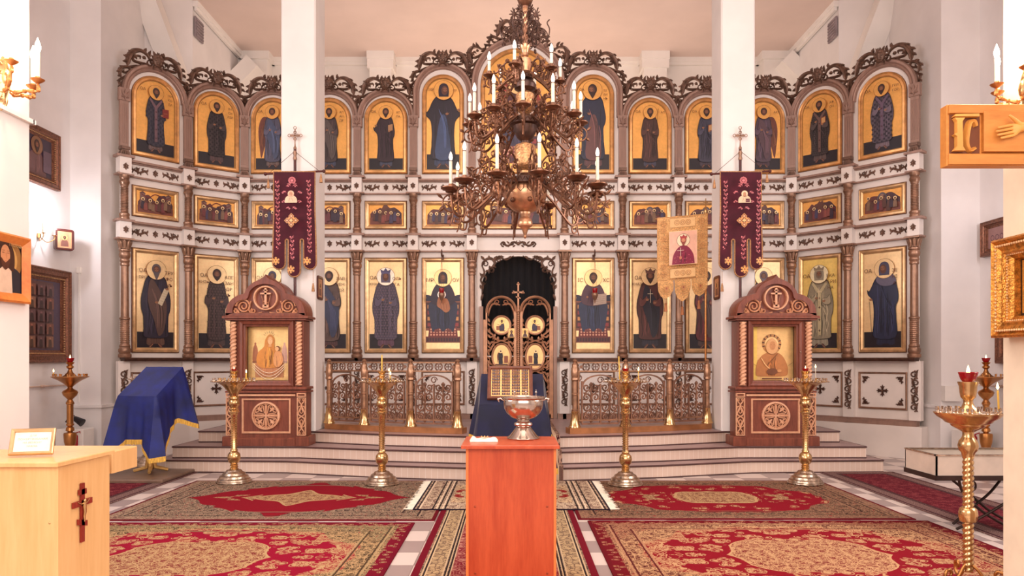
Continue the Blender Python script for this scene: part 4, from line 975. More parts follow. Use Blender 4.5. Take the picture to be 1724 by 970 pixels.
for q, lab in ((-1, 'left'), (1, 'right')):
    # local x runs from the outer edge (0) to the centre (.57), mirrored on the right
    def mx_(x, y, z): return (q*(x-.595), y, z)
    r = thing('gate_leaf', lab+' leaf of the pierced gilded gate with round and oval icon medallions', 'gate', (gx, gy-.02, Z0+.01), 0, 'leaves of the central gate')
    Wl = .565; zs = 1.82; hw = .265; xc = .04+hw
    f = B(); t = B(); t.box(0, .04, -.03, .03, 0, 1.68); t.box(.04, .065, -.04, .02, 0, zs); t.box(Wl-.045, Wl, -.04, .02, 0, zs); t.box(0, Wl, -.04, .02, 0, .07)
    ap = [(xc+hw, zs-.02)]+[(xc+hw*math.cos(PI*k/20), zs+hw*math.sin(PI*k/20)) for k in range(21)]+[(xc-hw, zs-.02)]
    osweep(t, ap, [(0, -.02), (-.005, .035), (.015, .05), (.035, .035), (.04, -.02)])
    f.merge(t, mx_); f.build('leaf_frame', GATEW, r)
    g = B(); t = B()
    def br(z, dz):                                             # leafy spray round a medallion
        for s in (-1, 1):
            for a, (p0, p1, p2, p3) in enumerate((((0, 0), (.08, .02), (.14, .07), (.2, .05)), ((.02, 0), (.09, -.03), (.16, -.02), (.2, -.09)), ((.1, .02), (.14, .1), (.19, .14), (.2, .22)), ((.1, -.02), (.15, -.09), (.18, -.15), (.21, -.2)))):
                t.rib(crom([(xc+s*x, z+y) for x, y in (p0, p1, p2, p3)], 4), [.03, .035, .04, .008], .025)
            t.rib([(xc+s*(.1+x), z+y) for x, y in spiral(0, 0, .055, .015, .5, 1.2, 12)], [.024, .014], .025)
            for x0, z0, x1, z1 in ((.05, .02, .06, .08), (.12, .06, .1, .13), (.17, .05, .24, .1), (.14, -.04, .12, -.1), (.18, -.06, .24, -.02), (.2, .14, .24, .2), (.2, -.14, .25, -.2)): leaf(t, xc+s*x0, z+z0, xc+s*x1, z+z1, .045, .02)
    for z in (1.32, .8, .2): br(z, 1)
    for s in (-1, 1):
        t.rib([(xc+s*x, z) for x, z in spiral(.07, 1.98, .05, .012, -1.5, 1.2, 12)], [.024, .014], .025)
        t.rib(crom([(xc+s*.02, 1.93), (xc+s*.14, 1.95), (xc+s*.2, 1.86), (xc+s*.22, 1.74)], 4), [.02, .04, .04, .01], .025)
        t.rib(crom([(xc+s*.22, .06), (xc+s*.23, .4), (xc+s*.21, .7)], 4), [.02, .03, .02], .02)
        for k in range(9): leaf(t, xc+s*.2, .12+k*.19, xc+s*.235, .2+k*.19, .04, .02); leaf(t, xc+s*.235, .1+k*.19, xc+s*.18, .05+k*.19, .035, .02)
    g.merge(t, mx_); g.build('pierced_foliage', GATEW, r)
    for z, rx, rz, kind in ((1.585, .15, .15, 0), (1.05, .155, .215, 1), (.55, .155, .155, 2)):
        X = q*(xc-.59)
        m_ = B(); moulding(m_, ell(0, 0, rx+.02, rz+.02, 32), [(0, -.01), (0, .05), (.012, .06), (.03, .055), (.035, .045)])
        mo = m_.build('medallion', GATEW, r, 35, (X, 0, z))
        p = B(); p.lay = 75; p.flat(ell(0, 0, rx-.01, rz-.01, 32), (240, 196, 134), 1)
        if kind == 1: standing2(p, .13, q)
        else: seated(p, .12, -q)
        p.build('medallion_painting', [PAINT, LEAF], mo)
    sq = B(); moulding(sq, rect(-.06, .06, -.085, .085), [(0, 0), (0, .065), (.012, .07), (.016, .06)]); X = q*(xc+.17-.59)
    so = sq.build('square_icon', GOLDF, r, None, (X, 0, 1.45)); p = B(); p.lay = 100; p.flat(rect(-.045, .045, -.07, .07), (244, 214, 150), 1); head(p, 0, .02, .022, halo=(226, 180, 110)); p.flat(crom([(-.04, -.065), (-.02, -.01), (.02, -.01), (.04, -.065)], 3), (90, 60, 60)); p.build('square_painting', [PAINT, LEAF], so)
    if q < 0:                                                   # meeting stile with the cross belongs to the left leaf
        s = B(); pr = [(.026, 0)]
        z = .05
        while z < 1.8: pr += [(.02, z), (.028, z+.012), (.02, z+.024)]; z += .035
        pr += [(.03, 1.82), (.02, 1.86), (.026, 1.9), (.014, 1.94)]
        s.lathe(pr, (0, -.035, 0), 12); s.build('meeting_stile', GATEW, r, 50)
        c = B(); Zc = 2.1
        c.box(-.014, .014, -.05, -.025, 1.92, 2.28); c.box(-.075, .075, -.05, -.025, Zc+.03, Zc+.058)
        c.add([(-.04, -.05, Zc-.04), (.04, -.05, Zc-.07), (.04, -.05, Zc-.048), (-.04, -.05, Zc-.018), (-.04, -.025, Zc-.04), (.04, -.025, Zc-.07), (.04, -.025, Zc-.048), (-.04, -.025, Zc-.018)], [(0,1,2,3),(7,6,5,4),(0,4,5,1),(1,5,6,2),(2,6,7,3),(3,7,4,0)])
        for x, z in ((-.08, Zc+.044), (.08, Zc+.044), (0, 2.29)):
            for a in range(3): c.sphere((x+.017*math.cos(a*2.1+PI/2), -.038, z+.017*math.sin(a*2.1+PI/2)), .017, 8, 5)
        c.build('cross', GATEW, r)
# ================================================================= CARPETS
def carpet_mat(name, w_, h, kind, dense=(190, 160, 132), dark=(58, 30, 32), red=(158, 10, 36), gold=(206, 168, 120)):
    m, nt, b = newmat(name); t = nt.nodes.new('ShaderNodeTexCoord'); s = nt.nodes.new('ShaderNodeSeparateXYZ')
    nt.links.new(t.outputs['Object'], s.inputs[0]); x, y = Nd(nt, s.outputs[0]).abs(), Nd(nt, s.outputs[1]).abs()
    e = (w_/2-x).min(h/2-y); dense, gold, dark, red = sh(dense, .86), sh(gold, .9), sh(dark, .8), sh(red, .84)
    cv = nt.nodes.new('ShaderNodeCombineXYZ'); nt.links.new(x.k, cv.inputs[0]); nt.links.new(y.k, cv.inputs[1])
    nz = nt.nodes.new('ShaderNodeTexNoise'); nt.links.new(cv.outputs[0], nz.inputs['Vector']); nz.inputs['Scale'].default_value = 7; nz.inputs['Detail'].default_value = 2
    va = nt.nodes.new('ShaderNodeVectorMath'); va.operation = 'MULTIPLY_ADD'; nt.links.new(nz.outputs['Color'], va.inputs[0]); va.inputs[1].default_value = (.09, .09, 0); nt.links.new(cv.outputs[0], va.inputs[2])
    def vor(scale, feat='F1', vec=None):
        n = nt.nodes.new('ShaderNodeTexVoronoi'); n.feature = feat; n.inputs['Scale'].default_value = scale; n.voronoi_dimensions = '2D'
        nt.links.new(vec or va.outputs[0], n.inputs['Vector']); return Nd(nt, n.outputs['Distance'])
    def flower(sc): d = vor(sc); return d.lt(.16).max(band(d, .27, .33))
    vines = vor(15, 'DISTANCE_TO_EDGE').lt(.055).max(vor(34, 'DISTANCE_TO_EDGE').lt(.07)*vor(9).gt(.42))
    fl = flower(11).max(flower(22)*.9)
    bits = vor(60).lt(.2)
    orn = vines.max(fl)
    # dense ornament: beige on dark with red hearts
    c_dense = mixc(nt, orn.max(bits), lin(dark), lin(dense)); c_dense = mixc(nt, vor(11).lt(.1), c_dense, lin(red))
    c_red = mixc(nt, flower(8)*vor(4.2).lt(.34), lin(red), lin(gold))
    c = c_dense
    if kind in ('star', 'oval', 'rich'):
        ax_, ay_ = (w_*.33, h*.34) if kind == 'oval' else (w_*.37, h*.37)
        u = x/ax_; v = y/ay_
        if kind == 'star': r = u+v*.9+((u*14).sin()*.05)+((v*9).sin()*.05)-(band(u, .38, .62)*band(v, -.1, .9)*.12)
        else: r = (u*u+v*v).sqrt()+((u*16).sin()*.03)+((v*12).sin()*.03)
        field = r.lt(1.08); med = r.lt(.45 if kind != 'rich' else .55)
        wisp = band(r, .62, .75)*y.lt(h*.07)
        c = mixc(nt, field, c, c_red if kind != 'star' else lin(red))
        if kind == 'rich':
            c = mixc(nt, field*(orn*vor(5).lt(.36)), c, lin(gold)); c = mixc(nt, band(r, .98, 1.3)*orn, c, lin(gold))
        cm = mixc(nt, orn.max(bits), lin((112, 52, 44)) if kind != 'rich' else lin((122, 44, 42)), lin(gold))
        c = mixc(nt, med, c, cm); c = mixc(nt, wisp, c, cm) if kind != 'rich' else c
        c = mixc(nt, band(r, .42, .46) if kind != 'rich' else band(r, .55, .565), c, lin(gold))
    elif kind == 'runner':
        cr = mixc(nt, flower(9).max(vines*.6), lin((120, 14, 34)), lin((184, 128, 112)))
        c = mixc(nt, e.gt(.27), c, cr)
        c = mixc(nt, band(e, .1, .22), c, mixc(nt, flower(13).max(vor(20, 'DISTANCE_TO_EDGE').lt(.08)), lin((186, 158, 118)), lin((112, 88, 72))))
        for q in (.1, .22, .27, .245, .075): c = mixc(nt, band(e, q-.006, q+.004), c, lin((202, 176, 138)))
        for q in (.088, .235, .26): c = mixc(nt, band(e, q-.006, q+.006), c, lin((40, 26, 28)))
        c = mixc(nt, e.lt(.055), c, lin((110, 8, 30)))
    elif kind == 'side':
        cr = mixc(nt, flower(11).max(vines*.5), lin((92, 14, 32)), lin((138, 62, 66)))
        c = mixc(nt, e.gt(.2), mixc(nt, bits, lin((112, 84, 80)), lin((168, 138, 128))), cr)
        for q in (.03, .17, .2): c = mixc(nt, band(e, q-.012, q+.012), c, lin((66, 32, 38)))
    elif kind == 'small':
        c = mixc(nt, e.gt(.34), mixc(nt, orn.max(bits), lin((86, 34, 38)), lin((214, 190, 160))), mixc(nt, vines.max(bits), lin((226, 196, 156)), lin((110, 66, 54))))
        c = mixc(nt, vor(3.3).lt(.16)*e.gt(.36), c, lin((150, 30, 34)))
        ex = w_/2-x
        for q in (.05, .2, .26, .32): c = mixc(nt, band(ex, q-.011, q+.004), c, lin((34, 24, 26)))
        for q in (.065, .23, .29): c = mixc(nt, band(ex, q-.005, q+.009), c, lin((230, 206, 176)))
        c = mixc(nt, e.lt(.02), c, lin((40, 28, 40)))
    elif kind == 'stairs':
        c = mixc(nt, orn.max(bits), lin((60, 24, 32)), lin((176, 140, 118)))
        c = mixc(nt, band(e, .05, .09), c, lin((200, 170, 140)))
    if kind in ('star', 'oval', 'rich'):
        for q, cc in ((.36, dense), (.16, dense), (.34, dark), (.18, dark)): c = mixc(nt, band(e, q-.007, q+.007), c, lin(cc))
        bo = band(e, .02, .12)
        c = mixc(nt, bo, c, mixc(nt, flower(14), lin(sh(red, .8)), lin(dense)) if kind == 'rich' else mixc(nt, orn.max(bits), lin((104, 70, 62)), lin(dense)))
        c = mixc(nt, e.lt(.03), c, lin(sh(red, .75)))
    nt.links.new(c, b.inputs['Base Color']); b.inputs['Roughness'].default_value = .95; b.inputs['Specular IOR Level'].default_value = .15
    bump(nt, noise(nt, t.outputs['Object'], 260, 2), b, .5, .004); return m
def carpet(name, label, x0, x1, y0, y1, kind, z=0, group='patterned carpets on the tiled floor', roll=False, **kw):
    w_, h = x1-x0, y1-y0; b = B(); nx, ny = 40, 30; T = .01; rnd = random.Random(int(w_*100))
    def zz(i, j): return z+T+.0012*math.sin(i*.5+j*.23)*math.sin(j*.41+i*.1)
    vs = [(-w_/2+w_*i/nx, -h/2+h*j/ny, zz(i, j)) for j in range(ny+1) for i in range(nx+1)]; N = nx+1
    fs = [(j*N+i, j*N+i+1, (j+1)*N+i+1, (j+1)*N+i) for j in range(ny) for i in range(nx)]
    b.add(vs, fs)
    per = [(i, 0) for i in range(nx)]+[(nx, j) for j in range(ny)]+[(i, ny) for i in range(nx, 0, -1)]+[(0, j) for j in range(ny, 0, -1)]
    top = [vs[j*N+i] for i, j in per]; bot = [(p[0]*1.002, p[1]*1.002, z+.001) for p in top]; n = len(per)
    b.add(top+bot, [(i, n+i, n+(i+1) % n, (i+1) % n) for i in range(n)]+[tuple(range(2*n-1, n-1, -1))])
    o = b.build(name, carpet_mat(name+'_weave', w_, h, kind, **kw), None, 60, ((x0+x1)/2, (y0+y1)/2, 0)); tag(o, label, 'carpet', group); return o
carpet('carpet', 'large carpet with a red star field, back left before the steps', -3.87, -.72, 6.88, 9.12, 'star')
carpet('carpet', 'large carpet with magenta red field and beige medallion, front left beside the pale cabinet', -4.0, -.89, 4.4, 6.78, 'rich', dense=(198, 168, 122), dark=(92, 70, 48), red=(172, 6, 50))
carpet('carpet', 'large carpet with a red oval field and small medallion, back right before the steps', .62, 3.77, 6.93, 9.12, 'oval', dense=(176, 134, 104), dark=(62, 32, 30))
carpet('carpet', 'large carpet with red field and scrolling medallion, front right by the twisted stand', .7, 3.84, 4.46, 6.86, 'rich', dense=(204, 150, 112), dark=(110, 34, 36), red=(160, 12, 36), gold=(216, 170, 124))
carpet('carpet', 'long central runner with red middle and beige side bands, under the red wooden stand', -.7, .6, 3.0, 9.08, 'runner', z=.0)
carpet('carpet', 'long dark maroon runner along the right side, beyond the metal trough table', 4.06, 5.05, 4.4, 9.84, 'side')
carpet('carpet', 'long dark maroon runner along the left side, under the wooden platform', -5.22, -4.16, 4.4, 9.92, 'side')
rug = carpet('small_rug', 'small pale patterned rug with white fringes, across the central runner', -.98, .97, 7.32, 9.04, 'small', z=.012, group=None); rug['category'] = 'rug'
for s_ in (-1, 1):
    b = B(); rnd = random.Random(4)
    for k in range(110):
        yy = -.85+1.7*k/109; ln = rnd.uniform(.06, .1); b.rib([(0, 0), (ln*.5, .004), (ln, 0)], [.014, .012, .008], .004, xf=lambda x, y, z, yy=yy: (s_*(.975+x), yy+z+rnd.uniform(-.004, .004), .004-y+.012))
    b.build('fringe', CLOTHW, rug)
# runner climbing the steps in the middle
b = B(); xs = (-.42, .63); path = [(9.095, .012), (9.1, .19), (9.115, .195), (9.37, .185), (9.39, .345), (9.41, .352), (9.7, .343), (9.73, .5), (9.76, .508), (12.6, .505)]
vs = []; fs = []
for k, (y, z) in enumerate(path):
    vs += [(xs[0]-.105, y-9, z-.3), (xs[1]-.105, y-9, z-.3), (xs[0]-.105, y-9+.015, z-.3-.014), (xs[1]-.105, y-9+.015, z-.3-.014)]
    if k: a = 4*k-4; fs += [(a, a+1, a+5, a+4), (a, a+4, a+6, a+2), (a+1, a+3, a+7, a+5)]
b.add(vs, fs); o = b.build('stair_runner', carpet_mat('stair_weave', 1.05, 9, 'stairs'), None, None, (.105, 9, .3)); tag(o, 'narrow dark patterned runner climbing the middle of the tiled steps', 'carpet')

# ================================================================= RAILINGS
RAILD = mat('railing_cast', (150, 112, 92), .4, .6, var=.2)
def lattice():
    b = B(); W2 = .27
    for x in (-W2, 0, W2): b.box(x-.012, x+.012, -.012, .012, .62 if x else .62, 1.2 if x else 1.16)
    b.box(-W2, W2, -.01, .01, .6, .625)
    ap = [(W2*math.cos(PI*k/16), 1.13+.16*math.sin(PI*k/16)) for k in range(17)]; osweep(b, ap, [(0, -.01), (0, .01), (.02, .01), (.02, -.01)])
    for q in (-1, 1): vine(b, q*W2/2-.13, q*W2/2+.13, .63, 1.18, 4, .024, .016)
    b.rib(spiral(0, 1.21, .05, .02, 0, 1.2, 12), .016, .014)
    for q in (-1, 1): b.rib([(q*(W2+.04)+x*q, 1.24+z) for x, z in spiral(0, 0, .045, .012, 1.2, 1.2, 12)], .014, .012)
    return b
def bandp():                                                 # quatrefoil band between the two rails
    b = B()
    for k in range(4):
        cx_ = -.21+.14*k
        for (a, r) in ((0, .055), (1, .0)):
            if r: b.rib([(cx_+r*math.cos(2*PI*i/20), 1.395+r*math.sin(2*PI*i/20)) for i in range(21)], .012, .012)
        for j in range(4):
            aa = PI/2*j+PI/4; b.rib([(cx_+.026*math.cos(aa)+.02*math.cos(2*PI*i/10), 1.395+.026*math.sin(aa)+.02*math.sin(2*PI*i/10)) for i in range(11)], .009, .012)
    for x in (-.28, .28): b.add([(x-.03, -.006, 1.395), (x, -.006, 1.37), (x+.03, -.006, 1.395), (x, -.006, 1.42), (x-.03, .006, 1.395), (x, .006, 1.37), (x+.03, .006, 1.395), (x, .006, 1.42)], [(0,1,2,3),(7,6,5,4),(0,4,5,1),(1,5,6,2),(2,6,7,3),(3,7,4,0)])
    return b
latM = bandM = postM = footM = None
def post():
    p = [(.04, .78), (.046, .79), (.046, .81), (.036, .82), (.036, 1.0), (.045, 1.01), (.045, 1.03), (.036, 1.04), (.036, 1.2), (.052, 1.215), (.052, 1.24), (.044, 1.25), (.05, 1.28), (.05, 1.38), (.042, 1.39), (.042, 1.43), (.03, 1.44), (.022, 1.455), (.03, 1.465), (.03, 1.485), (.012, 1.5), (.006, 1.505)]
    return B().lathe(p, seg=16)
def railing(lab, pts, rear):
    global latM, bandM, postM, footM
    r = thing('altar_railing', lab, 'railing', (0, 0, 0), 0, 'brass railings on the steps')
    P = [Vector(p) for p in pts]
    # plinth under the posts
    pb = B(); n = []
    for i in range(len(P)):
        t = (P[min(i+1, len(P)-1)]-P[max(i-1, 0)]).normalized(); n.append(Vector((-t.y, t.x)))
    if n[0].y < 0: n = [-v for v in n]
    ext = (P[-1]-P[-2]).normalized()*.1
    Q = P[:]; Q[-1] = Q[-1]+ext
    out = [tuple(q-v*.1) for q, v in zip(Q, n)]+[tuple(q+v*.1) for q, v in list(zip(Q, n))[::-1]]
    ar = sum(out[i][0]*out[(i+1) % len(out)][1]-out[(i+1) % len(out)][0]*out[i][1] for i in range(len(out)))
    plan(pb, out if ar > 0 else out[::-1], .487, .565); pb.build('plinth', mat('brass_clad_wood', (186, 128, 84), .3, .6, var=.15, scale=6), r)
    for p in P+[Vector(q) for q in rear]:
        zoff = 0 if p in P else -.08
        if postM is None: o = postM = post().build('post', BRASSP, r, 40); footM = B().lathe([(.085, .566), (.085, .575), (.07, .6), (.045, .76), (.05, .775), (.05, .785), (.04, .79)], seg=16).build('post_foot', BRASS, o, 40)
        else: o = put(postM, r); f = put(footM, o); 
        o.location = (p.x, p.y, zoff if zoff else 0)
        if zoff: o.location.z = -.075
    segs = list(zip(P[:-1], P[1:]))+[(P[-1], Vector(rear[0]))]
    for a, c in segs:
        side = (a, c) == segs[-1]
        t = c-a; L_ = t.length; th = math.atan2(t.y, t.x); m_ = (a+c)/2
        rb = B()
        for z, h_ in ((1.455, .022), (1.335, .02), (.66, .02)) if not side else ((1.455, .022), (1.335, .02), (.62, .02), (.9, .012)): rb.box(-L_/2+.03, L_/2-.03, -.014, .014, z-h_/2, z+h_/2)
        if not side:
            for x in (-.32, .32): rb.box(x-.012, x+.012, -.012, .012, .66, 1.335)
            for z in (.8, 1.1):
                rb.box(-L_/2+.02, -.3, -.006, .006, z-.008, z+.008); rb.box(.3, L_/2-.02, -.006, .006, z-.008, z+.008)
        rb.build('rail', BRASSP, r, None, (m_.x, m_.y, 0), (0, 0, th))
        if latM is None: latM = lattice().build('lattice_panel', RAILD, r); bandM = bandp().build('quatrefoil_band', RAILD, r); la, ba = latM, bandM
        else: la, ba = put(latM, r), put(bandM, r)
        for o in (la, ba): o.location = (m_.x, m_.y, 0); o.rotation_euler = (0, 0, th if -PI/2 < th < PI/2 else th+PI); o.scale = (1, 1, 1)
        if side:
            for dx in (-.66, .66):
                for s_ in (latM, bandM):
                    o = put(s_, r); q = m_+t.normalized()*dx; o.location = (q.x, q.y, 0); o.rotation_euler = (0, 0, th)
railing('left openwork brass railing with round posts, from the left pillar to the gate steps', [(-2.68, 10.88), (-2.11, 10.6), (-1.41, 10.34), (-.745, 10.16)], [(-.93, 12.1)])
railing('right openwork brass railing with round posts, from the gate steps to the right pillar', [(2.86, 10.88), (2.25, 10.6), (1.58, 10.34), (.86, 10.16)], [(1.06, 12.1)])

# ================================================================= CARVED KIOSKS
def kiosk(lab, x, y, paint, iconlab):
    r = thing('icon_kiosk', lab, 'icon case', (x, y, .327), 0, 'carved wooden icon kiosks')
    D = .34
    def bx(b, x0, x1, y0, z0, z1, bv=.008): b.bbox(x0, x1, y0, D, z0, z1, bv)
    b = B(); bx(b, -.57, .57, -.02, 0, .11, .015); bx(b, -.52, .52, .02, .11, .79)
    for s_ in (-1, 1): a_, c_ = sorted((s_*.4, s_*.585)); b.bbox(a_, c_, -.035, D-.01, 0.001, .13, .01)
    b.build('lower_body', KWOOD, r)
    b = B(); bx(b, -.55, .55, -.02, .72, .745); bx(b, -.55, .55, -.025, .765, .8, .01); b.build('waist_moulding', KWOOD, r)
    b = B()
    moulding(b, rect(-.33, .33, .17, .64), [(0, -.02), (0, -.002), (.02, -.002), (.025, -.02)]); b.box(-.4, .4, -.012, .03, .675, .7)
    for s_ in (-1, 1):
        a_, c_ = sorted((s_*.42, s_*.54)); moulding(b, rect(a_, c_, .665, .715), [(0, -.02), (0, .018), (.013, .018), (.015, -.02)])
    b.build('light_beading', KLIGHT, r)
    # round openwork boss
    b = B(); moulding(b, ell(0, 0, .19, .19, 36), [(0, -.02), (0, .016), (.022, .02), (.025, 0)])
    for k in range(4):
        a = PI/2*k; ca, sa = math.cos(a), math.sin(a)
        def xf(x, yy, z, ca=ca, sa=sa): return (x*ca-z*sa, yy, x*sa+z*ca)
        t = B(); t.rib([(0, 0), (.06, 0), (.12, 0), (.168, 0)], [.03, .03, .04, .008], .014); t.rib([(.06, 0), (.12, .0), (.172, 0)], [.02, .02, .02], .016)
        for s_ in (1, -1):
            t.rib([(.03, s_*.02)]+[(.115+px_, s_*(.066+pz)) for px_, pz in spiral(0, 0, .034, .01, -PI*.6, 1.25, 14)], [.014, .018, .016, .01], .012)
            t.rib([(.15, s_*.01), (.16, s_*.05), (.14, s_*.1)], .014, .01)
        leaf(t, .05, .05, .12, .12, .035, .012)
        b.merge(t, xf)
    b.build('round_boss', KLIGHT, r, None, (0, .0, .41))
    b = B().prism(ell(0, .41, .19, .19, 32), -.018, -.008); b.build('boss_ground', WALNUT, r)
    # narrow carved strips at both sides
    st = B(); moulding(st, rect(-.06, .06, .14, .655), [(0, -.03), (0, .012), (.012, .012), (.014, -.02)])
    for m_ in (1, -1):
        for s_ in (1, -1):
            def q(p): return [(s_*x_, .3975+m_*z_) for x_, z_ in p]
            st.rib(q(crom([(0, 0), (.04, .03), (.03, .08), (0, .15), (.03, .2), (.04, .23)], 4)), [.016, .02, .018, .016], .012); st.rib(q(spiral(.024, .225, .016, .005, 0, 1.2, 10)), .01, .01)
            st.rib(q(crom([(.0, .04), (.02, .07), (.0, .11)], 3)), .012, .01); st.rib(q([(.0, .15), (.04, .13), (.044, .1)]), [.01, .016, .004], .01)
    s0 = st.build('carved_strip', KLIGHT, r, None, (-.48, .0, 0)); put(s0, r, (.48, .0, 0))
    sg = B().box(-.06, .06, .01, .02, .14, .655).build('strip_ground', WALNUT, r, None, (-.48, 0, 0)); put(sg, r, (.48, 0, 0))
    # upper case with recess, frame and twisted columns
    b = B(); bx(b, -.5, -.37, .03, .8, 1.7); bx(b, .37, .5, .03, .8, 1.7); b.box(-.37, .37, .2, D, .8, 1.7)
    b.build('upper_body', KWOOD, r)
    b = B(); moulding(b, rect(-.37, .37, .8, 1.7), [(0, -.1), (0, .0), (.02, .012), (.05, .0), (.055, -.03), (.08, -.035), (.085, -.1)]); b.build('door_frame', KWOOD, r)
    tw = B(); n = 130; sg_ = 14; vs = []; fs = []
    for i in range(n+1):
        z = .82+.86*i/n
        for k in range(sg_):
            a = 2*PI*k/sg_; rr = .037+.009*math.cos(2*a-2*PI*i/n*17); vs.append((rr*math.cos(a), rr*math.sin(a), z))
    for i in range(n):
        for k in range(sg_): fs.append((i*sg_+k, i*sg_+(k+1) % sg_, (i+1)*sg_+(k+1) % sg_, (i+1)*sg_+k))
    tw.add(vs, fs); c0 = tw.build('twisted_column', KLIGHT, r, 60, (-.445, .0, 0)); put(c0, r, (.445, .0, 0))
    b = B(); bx(b, -.55, .55, -.04, 1.7, 1.725, .01); bx(b, -.58, .58, -.06, 1.725, 1.76, .01)
    b.build('cornice', KWOOD, r)
    half = [(.54, 0), (.54, .06), (.52, .14), (.47, .21), (.4, .265), (.32, .295), (.285, .3), (.27, .34), (.22, .41), (.16, .455), (.1, .485), (.05, .505), (.02, .53), (0, .56)]
    outl = half+[(-a_, c_) for a_, c_ in half[::-1][1:]]
    inn = [(.44, .035), (.44, .09), (.41, .16), (.34, .21), (.27, .22), (.235, .245), (.21, .33), (.15, .39), (.08, .42), (0, .43)]
    inl = inn+[(-a_, c_) for a_, c_ in inn[::-1][1:]]
    b = B(); o_ = crom(outl, 3)[:]; i_ = crom(inl, 3)[:]
    n = 60
    def rs(p):
        L_ = [0]
        for a_, c_ in zip(p[:-1], p[1:]): L_.append(L_[-1]+math.dist(a_, c_))
        out_ = []; j = 0
        for k in range(n+1):
            t = L_[-1]*k/n
            while j < len(L_)-2 and L_[j+1] < t: j += 1
            f = (t-L_[j])/max(1e-9, L_[j+1]-L_[j]); out_.append((p[j][0]+(p[j+1][0]-p[j][0])*f, p[j][1]+(p[j+1][1]-p[j][1])*f))
        return out_
    O, I = rs(o_), rs(i_)
    vs = []; fs = []
    for (xo, zo), (xi, zi) in zip(O, I): vs += [(xo, D, zo), (xo, -.02, zo), (xo*.985, -.035, zo*.985+.002), (xi, -.035, zi), (xi, .02, zi)]
    for k in range(n):
        for j in range(4): a_ = k*5+j; fs.append((a_, a_+1, a_+6, a_+5))
    b.add(vs, fs); b.prism(outl, -.02, -D); b.box(-.54, .54, -.035, .02, 0, .037)
    b.build('crown', KWOOD, r, 35, (0, 0, 1.76))
    b = B(); moulding(b, ell(0, .24, .165, .165, 36), [(0, -.03), (0, .03), (.01, .035), (.02, .03), (.022, -.03)])
    b.box(-.014, .014, -.025, .0, .13, .375); b.box(-.07, .07, -.025, .0, .29, .312); b.box(-.025, .025, -.025, 0, .335, .352); b.box(-.04, .04, -.025, 0, .11, .15)
    b.rib([(-.03, .2), (.03, .175)], .016, .02); 
    for s_ in (1, -1):
        b.rib([(s_*.06, .28), (s_*.03, .14)], .006, .014)
        b.rib([(s_*(.3+a_), .13+c_) for a_, c_ in spiral(0, 0, .1, .02, 0, 2.1, 34)], [.022, .022, .02, .016], .03)
        b.rib([(s_*(.17+a_), .07+c_) for a_, c_ in spiral(0, 0, .035, .012, 1, -1.3, 12)], .016, .025); b.rib([(s_*(.41+a_), .07+c_) for a_, c_ in spiral(0, 0, .03, .01, 1, 1.3, 12)], .016, .025)
        b.rib([(s_*a_, c_) for a_, c_ in crom([(.05, .05), (.12, .035), (.2, .04), (.23, .1), (.2, .2)], 3)], .016, .025)
        b.rib([(s_*a_, c_) for a_, c_ in crom([(.2, .04), (.3, .035), (.38, .04), (.43, .05)], 3)], .016, .025)
        for x0, z0, x1, z1 in ((.3, .22, .25, .26), (.35, .21, .37, .25), (.4, .14, .44, .16), (.36, .04, .4, .1)): leaf(b, s_*x0, z0, s_*x1, z1, .03, .02)
    b.build('crown_carving', KLIGHT, r, None, (0, .0, 1.76))
    kb = B(); kb.sphere((.0, -.015, 0), .012, 8, 6); kb.build('lock_knob', SILVER, r, None, (.33, 0, 1.27))
    ic = thing('kiosk_icon', iconlab, 'icon', (x, y+.17, .327+.885), 0)
    W_, H_ = .6, .74; b = B(); b.lay = 6; b.box(-W_/2, W_/2, 0, .02, 0, H_); b.c = [(236, 190, 120)]*len(b.f); b.col = True
    b.flat(rect(-W_/2, W_/2, 0, H_), (242, 200, 134), 1); paint(b, W_, H_); b.build('painting', [PAINT, LEAF], ic)
    return r
